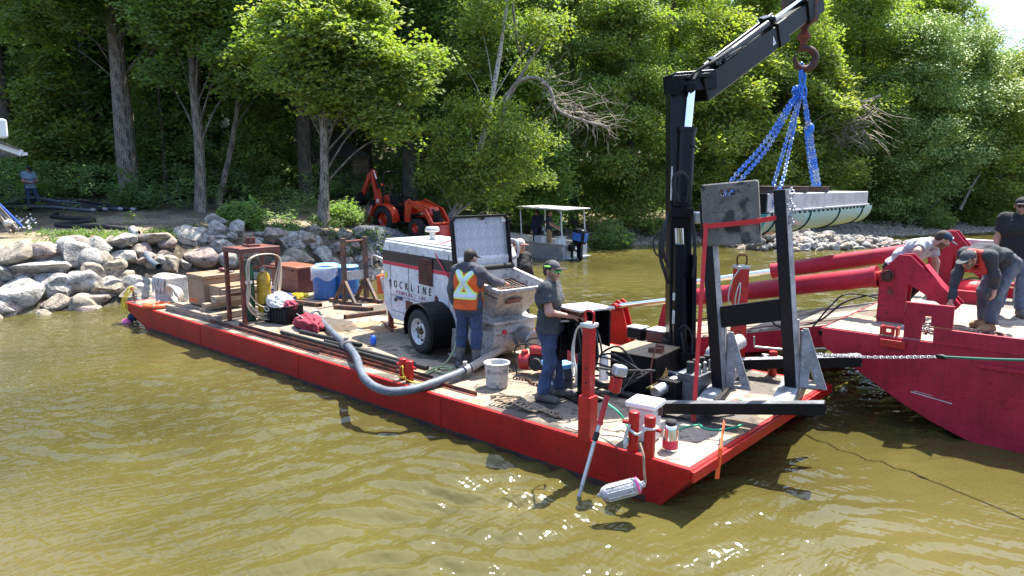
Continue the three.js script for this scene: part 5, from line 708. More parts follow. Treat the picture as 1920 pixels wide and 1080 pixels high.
{ // operator's hydraulic control stand
  const t = onBarge('control_stand', 'black hydraulic control stand with a white lid and many hoses', 'control stand', 2.1, 1.1, { turn: -0.35 });
  obj('pedestal', [box(0.12, 0.8, 0.12, 0.05, 0.4, 0.05), box(0.4, 0.03, 0.35, 0, 0.02, 0)], M.black, t); obj('lid', box(0.6, 0.03, 0.52, 0, 1.19, 0, 0, 0.0, -0.05, 0.01), M.white, t);
  obj('side_panel', box(0.03, 0.5, 0.42, 0.28, 0.93, 0, 0, 0, -0.12, 0.01), M.black, t); obj('back_panel', box(0.5, 0.45, 0.03, 0, 0.94, 0.22), M.black, t); obj('valve_bank', [box(0.42, 0.2, 0.2, 0.02, 0.86, -0.08), ...[0, 1, 2, 3, 4, 5].map((i) => box(0.04, 0.16, 0.05, -0.16 + i * 0.065, 0.72, -0.15))], M.black, t); for (let i = 0; i < 6; i++) obj('lever', [rod([-0.16 + i * 0.065, 0.95, -0.1], [-0.16 + i * 0.065, 1.1, -0.16], 0.006), ball(0.016, -0.16 + i * 0.065, 1.11, -0.165)], M.rubber, t); obj('module_box', [box(0.24, 0.34, 0.12, 0.22, 0.68, -0.22, 0, 0, 0, 0.02), box(0.16, 0.22, 0.03, 0.24, 0.66, -0.29, 0, 0, 0, 0.01)], M.black, t); obj('red_manifold', box(0.1, 0.07, 0.1, -0.02, 1.06, -0.02, 0, 0, 0, 0.02), M.engineRed, t);
  const R = rng(33), hs = []; for (let i = 0; i < 12; i++) { const a = rr(R, -0.42, -0.18), z = rr(R, -0.2, 0.06), dp = rr(R, 0.2, 0.68); hs.push(tube([[-0.12 + i * 0.02, 0.84, -0.06], [a * 0.75, 0.95 + R() * 0.1, z - 0.06], [a - 0.08, 0.7, z - 0.08], [a + R() * 0.1, dp, z - 0.02], [a - 0.12 - R() * 0.2, dp + rr(R, -0.1, 0.16), z + 0.08], [-0.6 - R() * 0.2, 0.42 + R() * 0.1, 0.3 + R() * 0.2]], 0.013, 60, 7)); } for (const h of hs) obj('hose', h, M.rubber, t);
  obj('pale_hose', tube([[-0.05, 1.05, -0.25], [0.1, 1.0, -0.32], [0.16, 0.7, -0.34], [0.12, 0.35, -0.34], [0.2, 0.28, -0.3]], 0.013, 50), M.ropeWhite, t); obj('filter', [lathe([[0, 0], [0.055, 0.01], [0.055, 0.28], [0.04, 0.3], [0, 0.3]], -0.42, 0.36, 0.02)], M.whiteClean, t);
  const r = onBarge('red_stool', 'red folding stool legs standing behind the blue lidded cooler', 'stool', 2.65, 1.62); obj('frame', [bar([-0.15, 0, -0.1], [-0.1, 0.5, 0], 0.05, 0.03), bar([0.18, 0, -0.1], [0.12, 0.5, 0], 0.05, 0.03), bar([-0.15, 0, 0.15], [-0.1, 0.5, 0.05], 0.05, 0.03), bar([0.18, 0, 0.15], [0.12, 0.5, 0.05], 0.05, 0.03)], M.white, r); obj('seat', box(0.36, 0.22, 0.28, 0.0, 0.42, 0.03, 0, 0, 0, 0.03), M.engineRed, r);
}
{ // soft cooler
  const t = onBarge('cooler_bag', 'dark grey soft cooler with light blue lid beside the man with sunglasses', 'cooler', 2.52, 1.12, { turn: -0.25 }); obj('body', box(0.36, 0.34, 0.27, 0, 0.175, 0, 0, 0, 0, 0.04), M.cooler, t); const l = obj('lid', box(0.37, 0.08, 0.28, 0, 0.385, 0, 0, 0, 0, 0.03), M.coolerLid, t); for (const x of [-0.1, 0.1]) obj('cup_recess', cyl(0.03, 0.03, 0.006, x, 0.427, -0.02, 16), mat([0.03, 0.06, 0.14], 0.5), l); obj('band', box(0.372, 0.03, 0.282, 0, 0.2, 0, 0, 0, 0, 0.01), M.rubber, t);
  obj('printed_patch', [0, 1].flatMap((j) => [0, 1, 2, 3, 4].map((i) => box(0.032, 0.045 - 0.006 * (i % 2), 0.004, 0.09 - i * 0.04, 0.27 - j * 0.1, -0.137))), mat([0.45, 0.55, 0.62], 0.6), t);
}
{ // small red petrol pump on the deck
  const t = onBarge('petrol_pump', 'small red and black petrol pump on the deck behind the man with sunglasses', 'pump', 3.2, 1.6, { turn: 0.3 }); obj('engine', [box(0.24, 0.2, 0.24, 0, 0.2, 0, 0, 0, 0, 0.03), rod([0, 0.2, -0.2], [0, 0.2, 0.2], 0.09)], M.rubber, t); obj('tank', box(0.3, 0.13, 0.22, 0, 0.36, 0.02, 0, 0, 0, 0.05), M.engineRed, t); obj('pump_head', [rod([0.14, 0.18, 0], [0.3, 0.18, 0], 0.12), rod([0.24, 0.18, 0], [0.24, 0.34, 0], 0.05)], M.engineRed, t); obj('frame', [tube([[-0.2, 0.02, -0.2], [-0.2, 0.44, -0.2], [0.28, 0.44, -0.2], [0.28, 0.02, -0.2]], 0.012, 40), tube([[-0.2, 0.02, 0.2], [-0.2, 0.44, 0.2], [0.28, 0.44, 0.2], [0.28, 0.02, 0.2]], 0.012, 40)], M.rubber, t);
  const c = onBarge('dog_chain', 'short length of dark chain with a hook on the deck near the petrol pump', 'chain', 3.05, 1.2); chain(c, 'link', [[0.3, 0.02, 0], [0.1, 0.02, 0.06], [-0.1, 0.02, -0.04], [-0.3, 0.02, 0.05], [-0.5, 0.02, -0.02]], 0.02, 0.007, M.rustDark);
}
{ // hydraulic power pack
  const t = onBarge('oil_tank', 'black square hydraulic oil tank with a dusty top before the crane', 'tank', 1.82, 2.12, { turn: 0.08 }); obj('tank', box(0.66, 0.5, 0.72, 0, 0.26, 0, 0, 0, 0, 0.015), M.black, t); obj('dusty_top', box(0.68, 0.012, 0.74, 0, 0.516, 0, 0, 0, 0, 0.004), M.tanBounceDust, t); obj('sight_glass', [cyl(0.035, 0.035, 0.02, 0.1, 0.12, -0.37, 16, Math.PI / 2)], M.rubber, t); obj('filler', [cyl(0.05, 0.05, 0.08, -0.22, 0.56, 0.0), box(0.18, 0.06, 0.1, -0.2, 0.55, -0.1, 0.3), tube([[-0.2, 0.58, -0.1], [-0.26, 0.66, -0.2], [-0.3, 0.4, -0.42], [-0.38, 0.12, -0.48], [-0.5, 0.1, -0.45]], 0.011, 40)], M.rust, t);
  obj('black_hose', [0, 1, 2, 3].map((i) => tube([[0.5, 0.05 + 0.03 * i, -0.5], [0.2, 0.04 + 0.02 * i, -0.52 - 0.03 * i], [-0.2, 0.03, -0.55 - 0.02 * i], [-0.5, 0.03 + 0.02 * i, -0.4], [-0.7, 0.05, -0.1]], 0.02, 40)), M.rubber, t);
  const e = onBarge('petrol_engine', 'black and red petrol engine with pale covers on the power pack beside the crane mast', 'engine', 2.22, 2.95, { y: 0.12 }); obj('block', [box(0.4, 0.22, 0.3, 0, 0.2, 0, 0, 0, 0, 0.03), rod([-0.2, 0.16, -0.25], [-0.2, 0.16, 0.2], 0.1)], M.rubber, e); obj('air_filter', [box(0.26, 0.16, 0.22, 0.2, 0.4, -0.05, 0, 0, 0, 0.03)], M.black, e); obj('fuel_tank', [box(0.3, 0.16, 0.3, -0.14, 0.4, 0, 0, 0, 0, 0.03)], M.maroonBox, e); obj('cover', [box(0.26, 0.02, 0.22, 0.2, 0.49, -0.05), box(0.3, 0.02, 0.3, -0.14, 0.49, 0)], M.white, e); obj('muffler', [rod([-0.4, 0.2, 0.02], [-0.4, 0.2, -0.24], 0.08)], M.steel, e); obj('skid', box(0.7, 0.12, 0.45, 0, -0.06, 0), M.black, e);
  const m = thing('slew_motor', 'grey cylindrical hydraulic motor lying between oil tank and valve block', 'motor', deck(1215, 745)), l = localOf(m); obj('cylinder', [rod(l(pix(1228, 736, 8.5)), l(pix(1268, 714, 8.75)), 0.075, 0.075, 22)], M.zinc, m); obj('housing', [rod(l(pix(1266, 715, 8.75)), l(pix(1290, 704, 8.9)), 0.1, 0.1, 22), rod(l(pix(1250, 700, 9)), l(pix(1270, 704, 9)), 0.05)], mat([0.015, 0.02, 0.05], 0.3), m); obj('end_fitting', [ball(0.03, ...l(pix(1222, 728, 8.5)).toArray()), tube([[1212, 728], [1224, 722], [1236, 716], [1246, 700], [1250, 690]].map(([x, y]) => l(pix(x, y, 8.7))), 0.012, 30), tube([[1226, 722], [1240, 712], [1250, 702], [1252, 694]].map(([x, y]) => l(pix(x, y, 8.75))), 0.012, 30)], mat([0.42, 0.28, 0.1], 0.4, { metalness: 0.7 }), m); for (let i = 0; i < 5; i++) obj('hose', tube([[1228 + i * 6, 745], [1240 + i * 4, 752], [1256, 757], [1262, 764]].map(([x, y]) => l(pix(x, y, 8.55))), 0.02, 24), M.rubber, m);
  const v = onBarge('valve_block', 'scratched grey hydraulic valve block with black solenoids at the foot of the crane', 'valve block', 1.02, 2.12, { turn: 0 }); obj('block', [box(0.3, 0.36, 0.62, 0, 0.2, 0, 0, 0, 0, 0.012)], M.scuffed, v); obj('cabinet', box(0.26, 0.28, 0.2, 0.2, 0.15, -0.36), M.black, v); for (let i = 0; i < 4; i++) { obj('solenoid', [cyl(0.045, 0.045, 0.14, 0.02, 0.45, -0.22 + i * 0.15, 14)], M.rubber, v); obj('fitting', [cyl(0.022, 0.03, 0.1, -0.1, 0.43, -0.22 + i * 0.15, 8), ball(0.028, -0.1, 0.49, -0.22 + i * 0.15)], M.steel, v); } obj('pump_body', [rod([0.0, 0.5, 0.5], [-0.1, 0.6, 0.95], 0.1, 0.1, 18), ball(0.13, 0.0, 0.5, 0.42)], M.dirtyWhite, v);
}
{ // stern: boxes, timbers, frame, cylinders, totes
  const r = onBarge('lifebuoy', 'orange life ring lying flat on the stern edge', 'life ring', 12.72, 0.2); obj('ring', place(new THREE.TorusGeometry(0.22, 0.065, 12, 32).scale(1, 1, 0.8), 0, 0.055, 0, 0, Math.PI / 2), M.orange, r); for (let i = 0; i < 4; i++) { const a = i * 1.57 + 0.6; obj('band', place(new THREE.TorusGeometry(0.068, 0.006, 6, 16), Math.cos(a) * 0.22, 0.055, Math.sin(a) * 0.22, -a), M.white, r); }
  const t = onBarge('white_tote', 'white plastic tote draped with pale rope at the stern', 'tote', 13.25, 0.75, { turn: 0.1 }); obj('tote', [box(0.55, 0.56, 0.5, 0, 0.29, 0, 0, 0, 0, 0.03), box(0.6, 0.05, 0.55, 0, 0.55, 0, 0, 0, 0, 0.015)], M.dirtyWhite, t); const R = rng(21), g = []; for (let i = 0; i < 9; i++) { const x = rr(R, -0.26, 0.26); g.push(tube([[x, 0.58, 0.2], [x + rr(R, -0.1, 0.1), 0.62, 0], [x, 0.6, -0.22], [x + rr(R, -0.05, 0.05), 0.5, -0.285], [x + rr(R, -0.1, 0.1), rr(R, 0.18, 0.4), -0.29], [x + rr(R, 0.0, 0.15), 0.5, -0.29], [x + 0.1, 0.58, -0.2]], 0.013, 50, 6)); } obj('rope', g, M.ropeWhite, t);
  const hc = onBarge('coiled_hose', 'coil of white hose standing against the white tote', 'hose', 12.72, 0.62); obj('hose', [0, 1, 2, 3, 4].map((i) => ring(0.22 - i * 0.02, 0.026, 0.02 * i, 0.24, 0.03 * i - 0.06, -0.35 + 0.04 * i, 0.1 * i)), M.ropeWhite, hc);
  const yr = onBarge('yellow_rope', 'bundle of yellow rope hanging over the stern corner', 'rope', 13.85, 0.1), R2 = rng(23), yg = []; for (let i = 0; i < 6; i++) { const a = rr(R2, -0.1, 0.12), b = rr(R2, -0.12, 0.12), d = rr(R2, 0.15, 0.42); yg.push(tube([[a, 0.3, 0.1], [a, 0.36, 0], [b, 0.1, -0.12], [b, -d, -0.14], [b + 0.05, -d + 0.02, -0.15], [b + 0.08, 0.05, -0.13], [a, 0.3, 0.05]], 0.006, 50, 5)); } obj('rope', yg, M.ropeYellow, yr); obj('hook', box(0.1, 0.05, 0.05, 0, 0.3, 0.02, 0, 0, 0, 0.02), M.engineRed, yr); obj('hanger', rod([0, 0, 0.08], [0, 0.34, 0.04], 0.015), M.rust, yr);
  // timbers under and before the tan job box
  [[11.4, 0.5, 2.0, 0.12, 0, 0.06, 0], [11.2, 0.28, 2.1, 0.12, 0.04, 0.06, 1], [10.75, 1.0, 0.16, 1.3, 0, 0.075, 1], [10.85, 1.0, 0.16, 1.3, 0, 0.225, 0], [11.9, 1.1, 0.14, 1.2, 0, 0.07, 0], [10.5, 0.8, 0.15, 1.1, 0.12, 0.075, 0], [10.72, 1.05, 0.18, 1.15, 0.06, 0.37, 0]].forEach(([u, v, w, d, tn, y, k], i) => { const b = onBarge('timber', ['long timber baulk carrying the tan job box', 'long grey timber baulk lying on the near edge of the stern', 'grey timber baulk lowest under the drawer chest', 'pale timber baulk second from the bottom under the drawer chest', 'short timber baulk under the outer end of the job box', 'timber baulk lying on the deck against the brown frame', 'top timber baulk of the stack before the drawer chest'][i], 'timber', u, v, { y: y - 0.065, turn: tn, group: 'timber baulks at the stern' }); obj('baulk', box(w, 0.13, d, 0, 0.065, 0, 0, 0, 0, 0.012), k ? M.timberGrey : M.timber, b); });
  const jb = onBarge('job_box', 'large tan steel job box on timbers at the stern', 'job box', 11.62, 1.05, { y: 0.135 }); obj('body', box(0.72, 0.56, 0.98, 0, 0.29, 0, 0, 0, 0, 0.012), M.tanBox, jb); obj('lid', box(0.76, 0.08, 1.02, 0, 0.61, 0, 0, 0, 0, 0.015), M.tanBox, jb); obj('handle', box(0.02, 0.05, 0.2, -0.37, 0.36, 0, 0, 0, 0, 0.006), M.rustDark, jb); obj('orange_paint', box(0.34, 0.07, 0.003, 0.1, 0.1, -0.4915), M.orange, jb);
  const jb2 = onBarge('drawer_chest', 'low tan steel chest with open drawers beside the big job box', 'chest', 10.98, 1.12, { y: 0.44 - 0.15 }); obj('body', box(0.46, 0.3, 0.95, 0, 0.16, 0, 0, 0, 0, 0.01), M.tanBox, jb2); obj('drawer', [box(0.1, 0.12, 0.9, -0.26, 0.2, 0, 0, 0, 0, 0.01)], M.timber, jb2); obj('drawer', [box(0.06, 0.1, 0.9, -0.25, 0.07, 0, 0, 0, 0, 0.01)], M.tanBox, jb2);
  const rag = onBarge('dark_gloves', 'crumpled maroon and dark gloves lying on the tan job box lid', 'gloves', 11.45, 1.22, { y: 0.79 }); obj('cloth', [ball(0.13, 0, 0.03, 0, 1.2, 0.4, 0.8), ball(0.09, 0.1, 0.05, -0.1, 1.2, 0.5, 0.8)], M.maroonBox, rag); obj('cuff', ball(0.08, -0.12, 0.03, -0.05, 1, 0.5, 1), M.ropeWhite, rag);
  // brown frame with plate, gas bottles and leads
  const f = onBarge('brown_frame', 'tall brown steel frame with a top plate and coiled leads around gas cylinders', 'frame', 9.95, 0.95), hx = 0.3, hz = 0.37, HH = 1.38; for (const [x, z] of [[-hx, -hz], [hx, -hz], [-hx, hz], [hx, hz]]) obj('leg', box(0.072, HH, 0.072, x, HH / 2, z), M.brownSteel, f); obj('top_plate', box(0.68, 0.1, 0.84, 0, HH + 0.02, 0, 0, 0, 0, 0.01), M.brownSteel, f); for (const y of [0.5, 1.0]) { obj('rail', box(0.05, 0.05, 0.68, hx, y, 0), M.brownSteel, f); obj('rail', box(0.53, 0.05, 0.05, 0, y, hz), M.brownSteel, f); } obj('bracket', [box(0.3, 0.04, 0.22, 0, HH + 0.09, 0), place(plate([[-0.09, 0], [0.09, 0], [0.09, 0.14], [-0.09, 0.14]], 0.025, 0.003, [[[-0.025, 0.06], [0.025, 0.06], [0.025, 0.11], [-0.025, 0.11]]]), 0, HH + 0.1, 0, Math.PI / 2)], M.rust, f);
  const R3 = rng(29), hs = []; for (let i = 0; i < 8; i++) { const z0 = -0.35 + R3() * 0.06, d = rr(R3, 0.1, 0.6), x = -0.4 - R3() * 0.05; hs.push(tube([[x, d + 0.5, z0], [x, 1.2, z0 + 0.02], [x - 0.02, 1.3, -0.2], [x - 0.02, 1.31, 0.2], [x, 1.22, 0.34], [x, 0.75, 0.36 - i * 0.02], [x - 0.03, d, 0.1 + R3() * 0.2], [x - 0.06, d * 0.7, -0.1], [x, d + 0.2, -0.35], [x, d + 0.5, z0]], 0.011, 90, 6)); } for (const h of hs) obj('lead', h, M.hoseTan, f);
  const gas = (name, label, u, v, r, h, m, m2) => { const c = onBarge(name, label, 'gas cylinder', u, v); obj('cylinder', lathe([[0, 0], [r, 0.01], [r, h * 0.8], [r * 0.8, h * 0.9], [r * 0.35, h * 0.97], [0, h * 0.97]]), m, c); obj('shoulder', lathe([[r + 0.002, h * 0.7], [r + 0.003, h * 0.8], [r * 0.82, h * 0.905]]), m2, c); obj('valve', [cyl(0.025, 0.03, 0.12, 0, h, 0, 10), rod([-0.08, h + 0.02, 0], [0.08, h + 0.02, 0], 0.02), ball(0.045, -0.06, h - 0.02, -0.05)], M.steel, c); return c; };
  const gc = gas('gas_cylinder', 'tall green gas cylinder standing inside the brown frame', 9.9, 0.82, 0.11, 1.24, M.greenDark, M.greenCyl); obj('gauge', [cyl(0.035, 0.035, 0.03, -0.13, 0.78, -0.02, 14, 0, Math.PI / 2), cyl(0.035, 0.035, 0.03, -0.13, 0.78, -0.1, 14, 0, Math.PI / 2)], M.whiteClean, gc);
  gas('gas_cylinder', 'shorter yellow gas cylinder inside the brown frame', 9.82, 1.1, 0.13, 1.0, M.yellowCyl, M.yellowCyl);
  const cr = onBarge('black_crate', 'black plastic crate full of white rags on the deck before the brown frame', 'crate', 9.3, 1.2, { turn: 0.2 }); for (const [w, d, x, z] of [[0.62, 0.02, 0, -0.2], [0.62, 0.02, 0, 0.2], [0.02, 0.4, -0.31, 0], [0.02, 0.4, 0.31, 0]]) obj('side', box(w, 0.34, d, x, 0.18, z, 0, 0, 0, 0.004), M.black, cr); obj('base', box(0.6, 0.02, 0.4, 0, 0.012, 0), M.black, cr); obj('lip', [box(0.68, 0.03, 0.03, 0, 0.345, -0.22), box(0.68, 0.03, 0.03, 0, 0.345, 0.22), box(0.03, 0.03, 0.44, -0.33, 0.345, 0), box(0.03, 0.03, 0.44, 0.33, 0.345, 0)], M.black, cr); for (let i = 0; i < 7; i++) obj('slot_rib', box(0.02, 0.26, 0.012, -0.24 + i * 0.08, 0.18, -0.213), M.rubber, cr);
  const cloth = (n, seed, sx, sy, sz, m) => { const g = new THREE.SphereGeometry(1, 40, 28), p = g.attributes.position, v = V(); for (let i = 0; i < p.count; i++) { v.fromBufferAttribute(p, i); const k = 1 + 0.28 * fbm(v.x * 2 + seed, v.y * 2, v.z * 2, 4) + 0.22 * (1 - Math.abs(noise3(v.x * 3 + seed, v.y * 3, v.z * 3)) * 2); p.setXYZ(i, v.x * k * sx, Math.max(-0.3, v.y * k) * sy, v.z * k * sz); } g.computeVertexNormals(); return g; };
  const wr = onBarge('white_rags', 'heap of white rags and cord spilling out of the black crate', 'rags', 9.33, 1.18, { y: 0.32 }); obj('rag', [place(cloth(0, 3, 0.26, 0.17, 0.2), 0.05, 0.06, -0.02), place(cloth(0, 8, 0.16, 0.1, 0.12), -0.1, 0.04, -0.14)], M.white, wr); obj('cord', [tube([[0.1, 0.02, -0.2], [0.18, -0.04, -0.26], [0.1, -0.08, -0.26], [0.02, -0.04, -0.26], [0.1, 0.0, -0.25]], 0.012, 40)], M.ropeWhite, wr); obj('red_cloth', place(cloth(0, 5, 0.14, 0.12, 0.14), -0.22, 0.0, 0.04), mat([0.3, 0.03, 0.06], 0.9), wr);
  const jk = onBarge('red_jacket', 'crumpled red jacket with grey lining thrown on the deck by the hose end', 'jacket', 8.45, 1.22, { turn: -0.3 }); obj('jacket', place(cloth(0, 12, 0.42, 0.17, 0.22), 0, 0.07, 0), mat([0.22, 0.018, 0.034], 0.9, { bumpMap: T.bCloth, bumpScale: 0.02 }), jk); obj('lining', box(0.3, 0.012, 0.16, 0.02, 0.2, -0.12, 0.1, 0.7, 0.15, 0.004), M.zinc, jk); obj('sleeve', tube([[0.35, 0.08, 0.05], [0.5, 0.07, -0.05], [0.55, 0.05, -0.2]], 0.06, 20), mat([0.3, 0.025, 0.05], 0.9), jk);
  const tb = onBarge('tool_chest', 'orange brown steel tool chest at the far edge beside the blue drums', 'tool chest', 12.66, 3.52); obj('body', box(1.2, 0.54, 0.6, 0, 0.29, 0, 0, 0, 0, 0.012), M.orangeBox, tb); obj('end_panel', box(0.01, 0.52, 0.58, -0.604, 0.29, 0), M.maroonBox, tb); obj('lid', box(1.24, 0.07, 0.66, 0, 0.6, 0, 0, 0, 0, 0.015), M.orangeBox, tb); obj('faded_sticker', [box(0.4, 0.16, 0.004, 0.15, 0.42, -0.302), ...[0, 1, 2, 3, 4].map((i) => box(0.05, 0.1, 0.004, 0.3 - i * 0.075, 0.42, -0.306))], mat([0.22, 0.12, 0.08], 0.7), tb); for (const x of [-0.4, 0.45]) obj('latch', box(0.06, 0.05, 0.03, x, 0.54, -0.31), M.rubber, tb); obj('seam', box(1.2, 0.008, 0.006, 0, 0.3, -0.303), M.maroonBox, tb);
  const drum = (label, u, v, bag) => { const d = onBarge('plastic_drum', label, 'drum', u, v); obj('drum', lathe([[0, 0], [0.25, 0], [0.265, 0.03], [0.262, 0.1], [0.27, 0.12], [0.262, 0.14], [0.268, 0.17], [0.262, 0.19], [0.27, 0.22], [0.28, 0.4], [0.275, 0.62], [0.255, 0.72], [0.245, 0.72], [0.25, 0.6], [0.25, 0.1], [0, 0.1]], 0, 0, 0, 36), M.blueDrum, d); obj('rim', ring(0.255, 0.018, 0, 0.725, 0, Math.PI / 2), M.blueLid, d); if (bag) { const g = new THREE.CylinderGeometry(0.315, 0.31, 0.26, 48, 8, true), p = g.attributes.position; for (let i = 0; i < p.count; i++) { const x = p.getX(i), y = p.getY(i), z = p.getZ(i), a = Math.atan2(z, x), k = 1 + 0.025 * Math.sin(a * 9 + y * 8) + 0.04 * fbm(Math.cos(a) * 2, y * 6, Math.sin(a) * 2, 3); p.setXYZ(i, x * k, 0.62 + y - (y < 0 ? 0.05 * Math.sin(a * 4) : 0), z * k); } g.computeVertexNormals(); obj('liner_bag', [g, place(new THREE.TorusGeometry(0.272, 0.02, 8, 40), 0, 0.74, 0, 0, Math.PI / 2)], M.bag, d); } else obj('lid', lathe([[0, 0.76], [0.22, 0.75], [0.27, 0.74], [0.275, 0.71], [0.26, 0.71]]), M.blueLid, d); return d; };
  drum('blue drum with a white liner bag folded over its rim', 11.0, 3.28, true); drum('blue drum standing between the tool chest and the drum with the liner bag', 11.42, 3.62); drum('blue drum half hidden behind the grey brown portal frame', 10.8, 3.74);
  const pad = onBarge('blue_boards', 'blue planks and a pale pole lying before the orange brown tool chest', 'planks', 12.2, 2.75); obj('board', box(1.7, 0.05, 0.1, 0, 0.03, 0, 0.03), mat([0.03, 0.06, 0.3], 0.5), pad); obj('board', box(1.5, 0.04, 0.08, 0.1, 0.03, 0.18, -0.02), mat([0.03, 0.06, 0.3], 0.5), pad); obj('pole', rod([0.9, 0.25, 0.1], [-0.85, 0.07, -0.1], 0.014), M.zinc, pad);
  const yc = onBarge('cord_heap', 'loose heap of yellow green cord on the deck before the blue drums', 'cord', 11.35, 2.85), R5 = rng(37), yh = []; for (let j = 0; j < 5; j++) { const pts = []; for (let i = 0; i < 14; i++) pts.push([rr(R5, -0.2, 0.2), 0.02 + R5() * 0.12, rr(R5, -0.15, 0.15)]); yh.push(tube(pts, 0.009, 90, 5)); } obj('cord', yh, M.ropeYellow, yc);
  // grey brown portal frame
  const pf = onBarge('portal_frame', 'grey brown steel portal of two braced posts behind the trailer', 'steel frame', 10.05, 3.42), PH = 1.4; for (const z of [-0.28, 0.3]) { obj('post', box(0.1, PH, 0.09, 0, PH / 2 + 0.06, z), M.greyBrown, pf); obj('foot', box(1.1, 0.08, 0.1, 0, 0.04, z), M.greyBrown, pf); for (const s of [-1, 1]) obj('brace', bar([s * 0.36, 0.06, z], [s * 0.03, 0.5, z], 0.07, 0.07), M.greyBrown, pf); for (const y of [0.55, 0.8, 1.05, 1.25]) obj('bolt_hole', rod([-0.051, y, z], [-0.054, y, z], 0.016), M.rubber, pf); } obj('top_bar', rod([0, PH - 0.02, -0.28], [0, PH - 0.02, 0.3], 0.025), M.rust, pf); obj('cross_plate', box(0.06, 0.2, 0.5, 0.02, 0.62, 0.01), M.zinc, pf);
  [[9.35, 2.85, 0.25], [8.6, 2.6, 0.0], [10.6, 2.5, 0.02]].forEach(([u, v, tn], i) => { const b = onBarge('channel_iron', ['short channel iron lying beyond the black crate before the portal frame', 'short channel iron lying between portal frame and trailer jack', 'short channel iron lying before the yellow cord heap'][i], 'steel bar', u, v, { turn: Math.PI / 2 * (i === 1 ? 0.9 : 0.1) + tn, group: 'channel irons on the deck' }); obj('channel', [box(0.9, 0.012, 0.1, 0, 0.08, 0), box(0.9, 0.08, 0.01, 0, 0.04, -0.05), box(0.9, 0.08, 0.01, 0, 0.04, 0.05)], M.greyBrown, b); });
}
